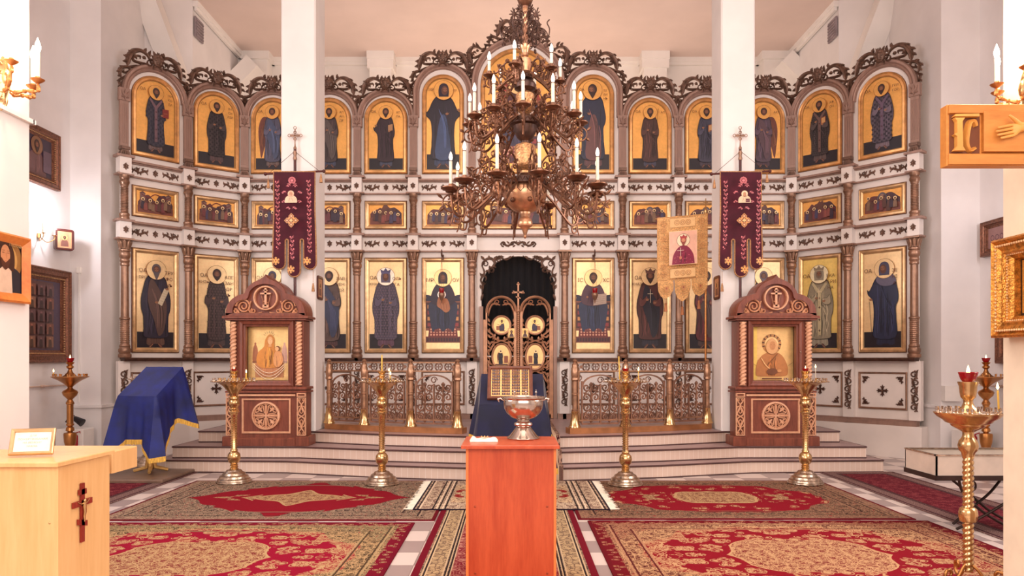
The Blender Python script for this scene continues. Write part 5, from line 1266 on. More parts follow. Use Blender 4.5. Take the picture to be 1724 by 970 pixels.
def k1(b, W_, H_):
    b.flat(rect(-.25, .25, .05, H_-.05), (250, 214, 146), 1)
    for q, c in ((-1, (176, 112, 78)), (1, (222, 176, 156))):
        b.flat(crom([(q*.2-.035, .25), (q*.2-.035, .4), (q*.2-.015, .48), (q*.2+.015, .48), (q*.2+.035, .4), (q*.2+.035, .25)], 3, True), c); b.flat(ell(q*.2, .5, .014, .02), c); stroke(b, [(q*.2-.03, .3), (q*.2-.01, .44)], .004, sh(c, .7)); stroke(b, [(q*.2+.02, .28), (q*.2+.01, .44)], .004, sh(c, .7)); b.flat(rect(q*.2-.04, q*.2+.04, .235, .262), sh(c, .85))
    b.flat(rect(-.2, .19, .04, .24), (196, 134, 92))
    for k in range(9): stroke(b, [(-.18+.045*k, .05), (-.18+.045*k, .2)], .006, (150, 90, 60) if k % 2 else (226, 176, 124))
    body = crom([(-.18, .25), (-.16, .38), (-.08, .46), (-.06, .56), (0, .63), (.06, .58), (.065, .46), (.1, .38), (.15, .27), (.1, .18), (-.1, .17)], 4, True); b.flat(body, (214, 142, 66)); folds(b, body, (206, 136, 64), 0, .0, .62, 14)
    b.flat(ell(.01, .545, .036, .054, 20), (238, 184, 126)); b.flat(ell(.01, .53, .03, .04, 16), (244, 196, 140))
    for q in (-1, 1): stroke(b, [(.012+q*.008, .553), (.012+q*.026, .553)], .004, (120, 66, 36))
    stroke(b, [(.012, .552), (.016, .53)], .003, (160, 96, 56)); stroke(b, [(.003, .512), (.022, .512)], .004, (170, 80, 60)); b.flat([(-.012, .49), (.03, .49), (.03, .46), (-.012, .46)], (226, 166, 110))
    ch = crom([(.06, .22), (.06, .33), (.09, .4), (.14, .4), (.18, .33), (.18, .24), (.12, .18)], 4, True); b.flat(ch, (228, 162, 106)); folds(b, ch, (220, 156, 100), .12, .1, .36, 6)
    b.flat(ell(.115, .435, .034, .036, 16), (120, 72, 44)); b.flat(ell(.105, .43, .026, .03, 14), (240, 186, 130)); stroke(b, [(.09, .435), (.1, .435)], .003, (100, 56, 40)); stroke(b, [(.108, .435), (.118, .435)], .003, (100, 56, 40))
    for a in range(7):
        t = math.radians(20+a*23); stroke(b, [(.0+.055*math.cos(t), .6+.045*math.sin(t)), (.0+.08*math.cos(t), .6+.075*math.sin(t))], .01, (96, 56, 36))
        t = math.radians(-10+a*32); stroke(b, [(.115+.05*math.cos(t), .44+.05*math.sin(t)), (.115+.06*math.cos(t), .44+.06*math.sin(t))], .006, (150, 96, 60))
    for s_, z in ((.0, .0), (1, .05), (2, .1)):
        b2 = [( -.23+.46*k/14, .24-z*.6-.14*math.sin(PI*k/14)*(1+.1*s_)) for k in range(15)]; stroke(b, b2, .006, (252, 236, 206)); stroke(b, [(p[0], p[1]-.008) for p in b2], .003, (150, 96, 60))
def k2(b, W_, H_):
    b.flat(rect(-.3, -.2, .01, H_-.01), (248, 214, 112), 1)
    b.flat(ell(.0, .5, .135, .135, 36), (196, 140, 84)); b.flat(ell(.0, .495, .095, .1, 30), (250, 214, 150), 1)
    for k in range(20):
        a = math.radians(-30+k*12.6); 
        if k % 2 == 0: b.flat([(.1*math.cos(a-.06), .5+.1*math.sin(a-.06)), (.132*math.cos(a-.06), .5+.132*math.sin(a-.06)), (.132*math.cos(a+.06), .5+.132*math.sin(a+.06)), (.1*math.cos(a+.06), .5+.1*math.sin(a+.06))], (86, 52, 34))
    body = crom([(-.22, .1), (-.2, .24), (-.14, .33), (-.08, .37), (.0, .39), (.1, .37), (.17, .3), (.22, .18), (.21, .07), (.1, .05), (-.1, .05), (-.2, .06)], 4, True); b.flat(body, (190, 124, 70)); folds(b, body, (176, 112, 62), 0, -.05, .46, 22)
    stroke(b, crom([(-.15, .31), (-.08, .2), (.02, .12)], 4), .012, (240, 196, 134)); stroke(b, crom([(.08, .37), (.0, .28), (-.07, .2)], 4), .008, (112, 64, 36)); b.flat(ell(0, .12, .08, .045, 14), (118, 70, 42)); b.flat(ell(.1, .13, .03, .022, 10), (214, 152, 96))
    b.flat(crom([(-.07, .4), (-.075, .5), (0, .58), (.075, .5), (.07, .4), (.0, .36)], 4, True), (226, 172, 116))
    b.flat(ell(.005, .475, .042, .062, 18), (206, 144, 92)); 
    for q in (-1, 1): stroke(b, [(.008+q*.01, .487), (.008+q*.03, .487)], .005, (90, 50, 32))
    stroke(b, [(.008, .48), (.012, .455)], .004, (130, 76, 46)); stroke(b, [(-.006, .436), (.022, .436)], .005, (140, 70, 50))
    for q in (-1, 1): stroke(b, crom([(q*.29, .25), (q*.22, .2)], 3), .004, (130, 84, 50))
    b.flat(rect(-.14, .13, .015, .03), (110, 60, 36))
kiosk('carved wooden icon kiosk with trefoil crown, left, holding the mother and child icon', (447-CX)*10.03/F, 10.05, k1, 'pale gold icon of a crowned woman and child behind glass, in the left kiosk')
kiosk('carved wooden icon kiosk with trefoil crown, right, holding the bust icon', (1307-CX)*10.03/F, 10.05, k2, 'pale gold bust icon with a dark rayed halo, in the right kiosk')
# ================================================================= CANDLE STANDS, CANDLES
def flame(parent, z, s=1.0, x=0, y=0):
    p = [(.0005, 0), (.005*s, .006*s), (.0075*s, .014*s), (.005*s, .026*s), (.0005, .042*s)]
    return B().lathe(p, seg=8).build('flame', FLAME, parent, 60, (x, y, z))
def candle(name, lab, loc, h, r, lit=True, lean=0, m=None, group=None):
    t = thing(name, lab, 'candle', loc, 0, group)
    B().lathe([(r*.9, 0), (r, .004), (r, h-.004), (r*.7, h)], seg=10).build('wax_stick', m or WAX, t, 60)
    B().lathe([(.0012, h-.002), (.0012, h+.008)], seg=5).build('wick', BLACK, t)
    if lit: flame(t, h+.006, 1.1)
    t.rotation_euler = (0, lean, 0); return t
def cups(parent, R, n, z, m, rr=.011, h=.03, a0=0):
    first = None
    for k in range(n):
        a = 2*PI*k/n+a0; l = (R*math.cos(a), R*math.sin(a), z)
        if first is None: first = B().lathe([(rr*.6, 0), (rr*.6, .004), (rr*.45, .008), (rr, .012), (rr, h), (rr*.6, h), (rr*.6, .014)], seg=8).build('candle_cup', m, parent, 40, l)
        else: put(first, parent, l)
def tallstand():
    r = thing('candle_stand', '', 'candle stand')
    B().lathe([(.205, 0), (.21, .008), (.207, .02), (.195, .026), (.19, .045), (.172, .055), (.165, .08), (.14, .092), (.128, .115), (.1, .13), (.085, .15), (.05, .158)], seg=32).build('base', SILVB, r, 30)
    B().lathe([(.05, .155), (.052, .165), (.04, .175), (.052, .19), (.04, .2), (.05, .21), (.036, .22), (.05, .232), (.07, .26), (.077, .3), (.07, .34), (.05, .366), (.036, .375), (.046, .384), (.04, .395)], seg=24).build('ball_knop', BRASS, r, 40)
    b = B().lathe([(.042, .395), (.03, .42), (.037, .8), (.044, .815), (.044, .835)], seg=8)
    for k in range(8):
        a = PI/4*k+PI/8; 
        for j in range(14): b.sphere((.036*math.cos(a), .036*math.sin(a), .43+j*.027), .006, 5, 3)
    b.build('faceted_shaft', BRASS, r, 25)
    B().lathe([(.044, .835), (.062, .845), (.062, .857), (.05, .868), (.056, .88), (.04, .9), (.06, .925), (.068, .955), (.062, .985), (.05, 1.0), (.062, 1.012), (.06, 1.03), (.042, 1.04), (.05, 1.06), (.056, 1.075)], seg=24).build('upper_knop', BRASS, r, 40)
    B().lathe([(.056, 1.075), (.085, 1.115), (.13, 1.165), (.19, 1.205), (.245, 1.212), (.262, 1.216), (.265, 1.228), (.245, 1.232), (.05, 1.226), (.035, 1.228)], seg=36).build('tray', BRASS, r, 40)
    b = B()
    for k in range(40):
        a = 2*PI*k/40; b.sphere((.262*math.cos(a), .262*math.sin(a), 1.222), .009, 6, 4)
    b.build('beaded_rim', SILVB, r, 60)
    cups(r, .235, 18, 1.23, SILVER); cups(r, .165, 12, 1.23, BRASS)
    B().lathe([(.06, 1.228), (.045, 1.25), (.03, 1.265), (.04, 1.29), (.03, 1.305), (.05, 1.33), (.052, 1.345), (.045, 1.348), (.04, 1.34), (.001, 1.338)], seg=20).build('central_holder', BRASS, r, 40)
    return r
ts = tallstand(); ts['group'] = 'tall candle stands before the steps'
spots = [((394-CX)*8.98/F, 8.98, 'gilt candle stand with silver domed foot, before the left carved kiosk'),
         ((643-CX)*8.85/F, 8.85, 'gilt candle stand with silver domed foot and tall yellow candle, before the left railing'),
         ((1053-CX)*8.8/F, 8.8, 'gilt candle stand with silver domed foot, before the right railing'),
         ((1356-CX)*8.9/F, 8.9, 'gilt candle stand with silver domed foot, before the right carved kiosk'),
         (-5.13, 10.5, 'gilt candle stand behind the blue covered lectern, only its domed foot showing')]
for i, (x, y, lab) in enumerate(spots):
    o = ts if i == 0 else copytree(ts)
    o.location = (x, y, .0135 if i < 4 else 0); o['label'] = lab; o.rotation_euler = (0, 0, i*.3)
def oncup(i, R, n, k): a = 2*PI*k/n+i*.3; return (spots[i][0]+R*math.cos(a), spots[i][1]+R*math.sin(a), 1.262)
candle('candle', 'short lit candle on the right rim of the stand before the left kiosk', (spots[0][0]+.165, spots[0][1]-.05, 1.258), .07, .008)
candle('candle', 'tall unlit yellow candle standing in the middle of the second stand', (spots[1][0], spots[1][1], 1.352), .2, .008, False)
candle('candle', 'short lit candle at the right of the second stand tray', (spots[1][0]+.12, spots[1][1]-.11, 1.258), .05, .006)
candle('candle', 'slim white lit candle beside the tall yellow one', (spots[1][0]+.06, spots[1][1]+.15, 1.258), .09, .005, m=CANDLE)
candle('candle', 'tall yellow candle leaning in the stand before the right railing', (spots[2][0]-.045, spots[2][1]+.158, 1.255), .28, .007, False, -.04)
candle('candle', 'slim lit candle on the right of the stand before the right railing', (spots[2][0]+.14, spots[2][1]-.08, 1.258), .1, .005)
candle('candle', 'slim pale lit candle on the right rim of the stand before the right kiosk', (spots[3][0]+.15, spots[3][1]+.07, 1.258), .13, .004, m=CANDLE)
def ruby(lab, loc, s=1.0):
    t = thing('lamp_cup', lab, 'oil lamp', loc); B().lathe([(.018*s, 0), (.026*s, .01*s), (.034*s, .035*s), (.033*s, .037*s), (.022*s, .012*s), (.001, .008*s)], seg=18).build('glass_cup', RUBY, t, 40)
    B().lathe([(.0015, .008*s), (.0015, .03*s)], seg=5).build('wick', BLACK, t); flame(t, .026*s, .9*s); return t
ruby('small red glass lamp burning on top of the stand before the left kiosk', (spots[0][0], spots[0][1], 1.352), .9)
ruby('small red glass lamp on top of the stand before the right railing', (spots[2][0], spots[2][1], 1.352), 1.1)
ruby('small red glass lamp on top of the stand before the right kiosk', (spots[3][0], spots[3][1], 1.352), 1.1)
def bowlstand(lab, x, y, front=False):
    r = thing('baluster_candle_stand', lab, 'candle stand', (x, y, .0), 0, None if front else 'dark brass stands by the side walls')
    m = BRASS if front else mat('aged_brass', (186, 128, 74), .28, .9, var=.2)
    if front:
        B().lathe([(.036, .86), (.042, .885), (.055, .9), (.062, .93), (.055, .96), (.04, .98), (.034, .995), (.034, 1.02), (.05, 1.03)], seg=28).build('upper_knop', m, r, 40)
        B().lathe([(.05, 1.03), (.075, 1.045), (.1, 1.06), (.105, 1.072), (.135, 1.083), (.15, 1.1), (.18, 1.118), (.2, 1.14), (.204, 1.148), (.19, 1.152), (.03, 1.15)], seg=44).build('bowl_tray', m, r, 40)
        cups(r, .182, 22, 1.15, SILVER, .008, .032); cups(r, .13, 14, 1.15, SILVER, .008, .032, .1)
        B().lathe([(.085, 1.15), (.07, 1.165), (.04, 1.185), (.028, 1.215), (.03, 1.235), (.045, 1.25), (.05, 1.28), (.053, 1.32), (.062, 1.345), (.062, 1.352), (.05, 1.352), (.001, 1.345)], seg=28).build('central_holder', m, r, 40)
        # twisted column with its middle ball
        tw = B(); n = 120; sg = 14; vs = []; fs = []
        for i in range(n+1):
            z = .1+.76*i/n
            for k in range(sg):
                a = 2*PI*k/sg; rr = .032+.0035*math.cos(2*a-2*PI*i/n*22); vs.append((rr*math.cos(a), rr*math.sin(a), z))
        for i in range(n):
            for k in range(sg): fs.append((i*sg+k, i*sg+(k+1) % sg, (i+1)*sg+(k+1) % sg, (i+1)*sg+k))
        tw.add(vs, fs).build('twisted_shaft', m, r, 70)
        B().lathe([(.036, .425), (.05, .432), (.056, .455), (.058, .475), (.056, .495), (.05, .515), (.036, .525)], seg=28).build('middle_ball', m, r, 40)
        for k in range(3):
            a = PI+2*PI*k/3+.35; f = B(); pts = [(.03, .13), (.08, .1), (.14, .1), (.17, .06), (.15, .02)]
            c = crom([(0, .16), (.05, .12), (.1, .06), (.16, .03), (.2, .06), (.2, .11), (.165, .125), (.15, .1), (.16, .085)], 5)
            f.tube([(p*math.cos(a), p*math.sin(a), q+.002) for p, q in c], [.011]*(len(c)-6)+[.009]*6, 7); f.build('scroll_foot', mat('aged_brass', (186, 128, 74), .28, .9), r, 60)
    else:
        B().lathe([(.17, 0), (.17, .02), (.12, .05), (.06, .09), (.045, .16), (.04, .25), (.055, .28), (.075, .36), (.082, .46), (.075, .48), (.05, .485)], seg=24).build('vase_foot', m, r, 40)
        B().lathe([(.03, .48), (.035, .5), (.055, .51), (.05, .55), (.03, .57), (.05, .585), (.05, .6), (.042, .61), (.042, .87), (.052, .88), (.052, .9), (.045, .91)], seg=12).build('fluted_shaft', m, r, 30)
        B().lathe([(.045, .91), (.03, .94), (.05, .965), (.085, 1.0), (.1, 1.04), (.085, 1.065), (.04, 1.09), (.03, 1.11), (.045, 1.13)], seg=24).build('knop', m, r, 40)
        B().lathe([(.045, 1.13), (.09, 1.17), (.14, 1.205), (.2, 1.235), (.235, 1.255), (.235, 1.262), (.02, 1.262)], seg=36).build('bowl_tray', m, r, 40)
        cups(r, .205, 16, 1.262, m, .012, .035)
        B().lathe([(.1, 1.262), (.07, 1.28), (.035, 1.32), (.02, 1.36), (.045, 1.385), (.045, 1.4), (.025, 1.42), (.045, 1.44), (.055, 1.46), (.001, 1.45)], seg=20).build('central_holder', m, r, 40)
    return r
bowlstand('polished brass candle stand with twisted column, foreground right', (1630-CX)*4.9/F, 4.9, True)
bowlstand('dark brass baluster candle stand by the left side wall', (118-CX)*10.3/F, 10.3)
bowlstand('dark brass baluster candle stand by the right side wall, behind the trough table', (1660-CX)*10.2/F, 10.2)
ruby('red glass lamp burning on the foreground brass stand', ((1630-CX)*4.9/F, 4.9, 1.35), 1.75)
ruby('red glass lamp burning on the stand by the left side wall', ((118-CX)*10.3/F, 10.3, 1.46), 1.6)
ruby('red glass lamp burning on the stand by the right side wall', ((1660-CX)*10.2/F, 10.2, 1.46), 1.6)
candle('candle', 'lit amber candle on the right of the foreground brass stand', ((1630-CX)*4.9/F+.13, 4.9-.11, 1.168), .13, .006, True, -.05)
candle('candle', 'short lit candle on the left rim of the stand by the left wall', ((118-CX)*10.3/F-.18, 10.22, 1.285), .03, .008)

# ================================================================= BANNERS
def banner(lab, x, side, imgpaint):
    y = 10.42
    r = thing('church_banner', lab, 'banner', (x, y, 0), 0, 'maroon velvet banners before the pillars')
    B().tube([(0, .02, .33), (0, .02, 4.46)], .02, 8).build('staff', DARKW, r, 60)
    B().lathe([(.022, 4.3), (.03, 4.32), (.02, 4.36), (.03, 4.4), (.016, 4.44), (.024, 4.47), (.01, 4.5), (.008, 4.53)], (0, .02, 0), 10).build('staff_finial', BRONZE, r, 40)
    b = B()
    b.box(-.006, .006, .014, .026, 4.52, 4.74); b.box(-.07, .07, .014, .026, 4.64, 4.655)
    for cx_, cz_ in ((-.08, 4.647), (.08, 4.647), (0, 4.755), (0, 4.6), (-.035, 4.6475), (.035, 4.6475), (0, 4.69)):
        b.tube([(cx_+.02*math.cos(2*PI*i/12), .02, cz_+.02*math.sin(2*PI*i/12)) for i in range(12)], .005, 5, closed=True)
    b.build('finial_cross', BRONZE, r)
    zt = 4.13
    b = B().tube([(-.4, 0, zt-.03), (.4, 0, zt+.01)], .014, 8)
    for q in (-1, 1): b.sphere((q*.41, 0, zt-.01+q*.02), .025, 8, 6); b.lathe([(.016, 0)], (0, 0, 0), 3) if False else None
    b.build('crossbar', DARKW, r, 60)
    b = B(); b.tube([(-.36, 0, zt-.02), (0, .0, 4.42)], .003, 4); b.tube([(.36, 0, zt), (0, .0, 4.42)], .003, 4); b.build('cord', DARKB, r)
    half = [(.29, zt), (.285, 3.6), (.3, 3.1), (.305, 2.85)]
    def arc(cx_, cz_, rr, a0, a1, n=8): return [(cx_+rr*math.cos(a0+(a1-a0)*i/n), cz_+rr*math.sin(a0+(a1-a0)*i/n)) for i in range(n+1)]
    R_ = half+arc(.2175, 2.85, .0875, 0, -PI)+arc(.108, 3.16, .022, 0, PI)+[(.0865, 2.74)]+arc(0, 2.74, .0865, 0, -PI/2)
    out = R_+[(-a, c) for a, c in R_[::-1][1:]]
    t = B().prism(out, .004, .016)
    def wav(a, b_, c): return (a, b_-.012*math.sin(a*14+1)*min(1, (zt-c)*1.5), c)
    t.v = [wav(*p) for p in t.v]
    cl = t.build('velvet_cloth', MAROON, r)
    tr = B().tube([wav(a, -.01, c) for a, c in out], .011, 6, closed=True); tr.build('braid_trim', TRIMG, r, 60)
    e = B(); PK = (196, 104, 108); GD = (214, 150, 84); e.lay = 32
    rnd = random.Random(5)
    def vinecol(xc, z0, z1, w_):
        n = int((z1-z0)/.055)
        for k in range(n):
            z = z0+(k+.5)*(z1-z0)/n; s_ = 1 if k % 2 else -1
            stroke(e, [(xc-s_*w_*.5, z-.03), (xc, z), (xc+s_*w_*.5, z+.03)], .006, PK)
            stroke(e, [(xc+s_*w_*.4+px_*s_, z+pz) for px_, pz in spiral(-.01, .0, .016, .004, 0, 1.2, 8)], .006, PK)
            e.flat(ell(xc-s_*w_*.45, z+.006, .01, .014, 7), sh(PK, 1.15)); e.flat(ell(xc-s_*w_*.1, z-.014, .007, .01, 6), PK)
    vinecol(-.225, 2.98, 4.0, .05); vinecol(.225, 2.98, 4.0, .05); vinecol(0, 2.88, 3.22, .05)
    for cx_, cz_ in ((0, 3.98),):
        for a in range(-60, 241, 30): e.flat(ell(cx_+.04*math.cos(math.radians(a)), cz_+.04*math.sin(math.radians(a)), .014, .014, 8), PK)
        e.flat(ell(cx_, cz_, .022, .02, 10), sh(PK, 1.2)); stroke(e, [(cx_-.07, cz_-.05), (cx_, cz_-.03), (cx_+.07, cz_-.05)], .014, PK)
    for a in range(8):
        t_ = math.radians(22+a*45); cx_, cz_ = .12*math.cos(t_), 3.75+.17*math.sin(t_)
        for k in range(3): e.flat(ell(cx_+.016*(k-1), cz_+.012*math.cos(k*2+a), .012, .009, 7), PK)
        stroke(e, [(cx_-.035, cz_-.01), (cx_, cz_+.018), (cx_+.035, cz_-.01)], .006, sh(PK, 1.1))
    for k in range(4):
        t_ = PI/2*k; cx_, cz_ = .06*math.cos(t_), 3.42+.06*math.sin(t_); q = .042
        for s_, c_ in ((1, GD), (.7, (110, 24, 44)), (.45, (230, 176, 120))): e.flat([(cx_+q*s_, cz_), (cx_, cz_+q*s_), (cx_-q*s_, cz_), (cx_, cz_-q*s_)], c_)
        t_ += PI/4; e.flat(ell(.045*math.cos(t_), 3.42+.045*math.sin(t_), .016, .016, 8), GD)
    e.flat(ell(0, 3.42, .022, .022, 10), (236, 190, 130))
    for cx_, cz_ in ((-.2175, 2.86), (.2175, 2.86), (0, 2.74)):
        for a in range(6):
            t_ = PI/3*a+PI/6; e.flat([(cx_, cz_), (cx_+.05*math.cos(t_-.35), cz_+.05*math.sin(t_-.35)), (cx_+.058*math.cos(t_), cz_+.058*math.sin(t_)), (cx_+.05*math.cos(t_+.35), cz_+.05*math.sin(t_+.35))], GD)
        e.flat(ell(cx_, cz_, .028, .03, 12), (232, 176, 92)); e.flat(ell(cx_, cz_+.004, .012, .014, 8), (190, 90, 60))
    imgpaint(e, 3.66)
    e.v = [wav(*p) for p in e.v]
    e.build('embroidery', [PAINT, LEAF], cl)
    for q, z0, z1 in ((-1, zt-.05, 3.9), (1, zt-.02, 3.98), (side, 2.74, 2.45)):
        b = B().tube([(q*(.37 if z0 > 3 else .26), 0, z0), (q*(.37 if z0 > 3 else .26), 0, z1+.1)], .003, 4)
        b.lathe([(.004, 0), (.012, -.01), (.01, -.02), (.014, -.03), (.024, -.12), (.001, -.12)], (q*(.37 if z0 > 3 else .26), 0, z1+.12), 8); b.build('tassel', TRIMG, r, 40)
def bust(e, z, book):
    G = (226, 196, 160); e.flat(ell(0, z+.125, .042, .046, 18), (238, 212, 176)); ring(e, 0, z+.125, .044, .005, (170, 120, 90))
    e.flat(crom([(-.085, z), (-.08, z+.06), (-.035, z+.1), (.035, z+.1), (.08, z+.06), (.085, z)], 4), G)
    e.flat(ell(0, z+.12, .022, .03, 12), (196, 140, 104)); stroke(e, [(-.03, z+.02), (-.01, z+.07)], .008, (150, 100, 76)); stroke(e, [(.03, z+.02), (.01, z+.07)], .008, (150, 100, 76))
    if book: e.flat(rect(.015, .07, z+.01, z+.055), (96, 20, 40)); stroke(e, [(.02, z+.03), (.065, z+.035)], .005, (230, 190, 150)); stroke(e, [(-.022, z+.1), (0, z+.085), (.022, z+.1)], .01, (150, 100, 70))
    else: e.flat(crom([(-.032, z+.08), (-.034, z+.13), (0, z+.165), (.034, z+.13), (.032, z+.08), (0, z+.1)], 3, True), (214, 170, 140), d=(e.lay-2)*.0006)
banner('maroon velvet church banner with a veiled bust, before the left white pillar', (496-CX)*10.42/F, 1, lambda e, z: bust(e, z, False))
banner('maroon velvet church banner with a bust holding a book, before the right white pillar', (1247-CX)*10.42/F, -1, lambda e, z: bust(e, z, True))
# cream brocade banner on a brass pole
X0 = (1188-CX)*11.2/F; r = thing('brocade_banner', 'cream brocade banner with a crowned bust on a slim brass pole', 'banner', (X0, 11.2, .487), 0)
B().tube([(0, 0, 0), (0, 0, 3.24)], .017, 10).build('pole', mat('pole_brass', (196, 134, 80), .25, .85), r, 60)
b = B().lathe([(.02, 3.2), (.03, 3.23), (.03, 3.26), (.015, 3.28), (.022, 3.3), (.006, 3.32)], seg=10); b.box(-.006, .006, -.006, .006, 3.3, 3.44); b.box(-.035, .035, -.005, .005, 3.375, 3.388); b.build('pole_cross', BRASS, r, 40)
B().tube([(.03, -.03, 3.2), (-.77, -.03, 3.12)], .011, 8).build('crossbar', BRASS, r, 60)
W_, T_, BB = .76, 3.17, 2.21
def cxf(a, b_, c): return (a-W_/2+.02, b_-.035, c+a*.08)
out = [(W_/2, T_), (-W_/2, T_), (-W_/2, BB)]
for k in range(3):
    x0 = -W_/2+W_/3*k+.008; x1 = -W_/2+W_/3*(k+1)-.008; dp = .27 if k != 1 else .33
    out += [(x0, BB), (x0+.01, BB-dp*.55), (x0+.05, BB-dp*.85), ((x0+x1)/2, BB-dp), (x1-.05, BB-dp*.85), (x1-.01, BB-dp*.55), (x1, BB)]
out += [(W_/2, BB)]
t = B().prism(out, 0, .012); t.v = [cxf(*p) for p in t.v]; cl = t.build('brocade_cloth', BEIGEC, r)
e = B(); e.lay = 26; D1, D2, L1_ = (190, 132, 76), (236, 192, 132), (244, 208, 156)
def box_o(x0, x1, z0, z1, c, w_=.008): stroke(e, [(x0, z0), (x1, z0), (x1, z1), (x0, z1), (x0, z0)], w_, c)
box_o(-W_/2+.01, W_/2-.01, BB+.01, T_-.01, D1, .01)
for zc in (T_-.1, BB+.1):
    e.flat(rect(-.19, .19, zc-.07, zc+.07), D2); box_o(-.19, .19, zc-.07, zc+.07, D1)
    for k in (-1, 0, 1): ring(e, .085*k, zc, .036, .009, D1); ring(e, .085*k, zc, .016, .007, (170, 110, 70))
    for q in (-1, 1):
        for a in range(4): tt = PI/2*a; stroke(e, [(q*.285, zc), (q*.285+.055*math.cos(tt), zc+.055*math.sin(tt))], .018, D1); ring(e, q*.285, zc, .04, .007, D1)
for q in (-1, 1):
    for zc in (2.42, 2.56, 2.7, 2.84, 2.97):
        ring(e, q*.29, zc, .035, .008, D1); e.flat(ell(q*.29, zc, .014, .016, 8), D1)
        for a in range(4): tt = PI/2*a+PI/4; e.flat(ell(q*.29+.045*math.cos(tt), zc+.045*math.sin(tt), .01, .01, 6), (206, 150, 92))
for k in range(3):
    xc = -W_/2+W_/3*(k+.5); e.flat([(xc-.04, BB-.09), (xc+.04, BB-.09), (xc+.03, BB-.15), (xc, BB-.18), (xc-.03, BB-.15)], D1); e.flat(ell(xc, BB-.12, .012, .016, 8), (150, 70, 50)); stroke(e, crom([(xc-.1, BB-.02), (xc-.095, BB-.16), (xc, BB-.22), (xc+.095, BB-.16), (xc+.1, BB-.02)], 3), .008, D1)
e.flat(rect(-.215, .2, 2.43, 2.93), (240, 186, 160)); box_o(-.215, .2, 2.43, 2.93, L1_, .01)
cx_, cz_ = -.005, 2.79
e.flat(ell(cx_, cz_, .095, .1, 30), (250, 232, 196)); ring(e, cx_, cz_, .097, .005, (120, 50, 50))
bp = crom([(cx_-.17, 2.435), (cx_-.15, 2.57), (cx_-.09, 2.67), (cx_-.03, 2.71), (cx_+.03, 2.71), (cx_+.09, 2.67), (cx_+.15, 2.57), (cx_+.17, 2.435)], 4); e.flat(bp, (136, 22, 62)); folds(e, bp, (130, 24, 60), cx_, 2.33, .42, 12)
for i in range(24): e.flat(ell(cx_-.14+.28*random.random(), 2.45+.17*random.random(), .006, .006, 5), (206, 100, 120), d=(e.lay+1)*.0006)
e.lay += 1; head(e, cx_, cz_-.005, .045, (150, 70, 56), (214, 130, 100), 1.3, None, None, (176, 60, 62), 0, (230, 156, 120))
stroke(e, [(cx_-.045, 2.55), (cx_-.045, 2.68)], .014, (250, 236, 214)); stroke(e, [(cx_-.095, 2.64), (cx_+.005, 2.64)], .012, (250, 236, 214)); e.flat(ell(cx_-.045, 2.53, .02, .026, 10), (214, 130, 100))
e.v = [cxf(*p) for p in e.v]; e.build('embroidery', [PAINT, LEAF], cl)
for xx, zz in ((-.25, 1.93), (0, 1.86), (.25, 1.93)):
    b = B().tube([cxf(xx, 0, zz+.02), cxf(xx, 0, zz-.05)], .003, 4); c_ = cxf(xx, 0, zz-.05); b.lathe([(.004, 0), (.02, -.012), (.016, -.025), (.03, -.13), (.001, -.13)], c_, 10); b.build('tassel', mat('copper_tassel', (176, 112, 72), .6, .2), r, 40)

# ================================================================= LECTERNS
def drape(name, w_, zf, zb, dep, hang, dip, m, parent, seed=1, amp=.035, flare=.09, fringe=True, sides=(1, 1)):
    rnd = random.Random(seed); N = 96; per = 2*(w_+dep); pts = []
    for i in range(N):
        s_ = per*i/N
        if s_ < w_: x, y, nx, ny = -w_/2+s_, -dep/2, 0, -1
        elif s_ < w_+dep: x, y, nx, ny = w_/2, -dep/2+(s_-w_), 1, 0
        elif s_ < 2*w_+dep: x, y, nx, ny = w_/2-(s_-w_-dep), dep/2, 0, 1
        else: x, y, nx, ny = -w_/2, dep/2-(s_-2*w_-dep), -1, 0
        cd = math.hypot(w_/2-abs(x), dep/2-abs(y)); cw = max(0, 1-cd/.16)
        if cw > 0: l = math.hypot(x/w_, y/dep); nx, ny = nx*(1-cw*.35)+math.copysign(.7, x)*cw*.6, ny*(1-cw*.35)+math.copysign(.7, y)*cw*.6
        pts.append((x, y, nx, ny, cw, zf+(zb-zf)*(y+dep/2)/dep))
    b = B(); rows = 12; vs = []; fr = []
    for j in range(rows+1):
        t = j/rows
        for i, (x, y, nx, ny, cw, z) in enumerate(pts):
            f = math.sin(i*.55+seed)+.6*math.sin(i*1.13+seed*2); off = flare*t*(.35+cw)+amp*f*t**1.3*.6+.012*min(1, t*8)
            vs.append((x+nx*off, y+ny*off, z-(hang+dip*cw)*t-.012*min(1, t*8)))
    fs = [(j*N+i, (j+1)*N+i, (j+1)*N+(i+1) % N, j*N+(i+1) % N) for j in range(rows) for i in range(N)]
    b.add(vs, fs)
    # sloped top as a grid
    g = 8; tv = [(-w_/2+w_*a/g, -dep/2+dep*c/g, zf+(zb-zf)*c/g+.002*math.sin(a*2+c)) for c in range(g+1) for a in range(g+1)]
    b.add(tv, [(c*(g+1)+a, c*(g+1)+a+1, (c+1)*(g+1)+a+1, (c+1)*(g+1)+a) for c in range(g) for a in range(g)])
    o = b.build(name, m, parent, 50)
    if fringe:
        f = B(); base = vs[rows*N:]; M_ = 3; vv = []; nn = N*M_
        for k in range(nn):
            i = k//M_; u = (k % M_)/M_; p, q = Vector(base[i]), Vector(base[(i+1) % N]); c_ = p.lerp(q, u); vv += [tuple(c_+Vector((0, 0, .006))), (c_.x*1.01+rnd.uniform(-.003, .003), c_.y*1.01+rnd.uniform(-.003, .003), c_.z-.05-rnd.uniform(0, .01))]
        f.add(vv, [(2*k, 2*k+1, (2*k+3) % (2*nn), (2*k+2) % (2*nn)) for k in range(nn)]); f.build('fringe', FRINGE, o)
    return o
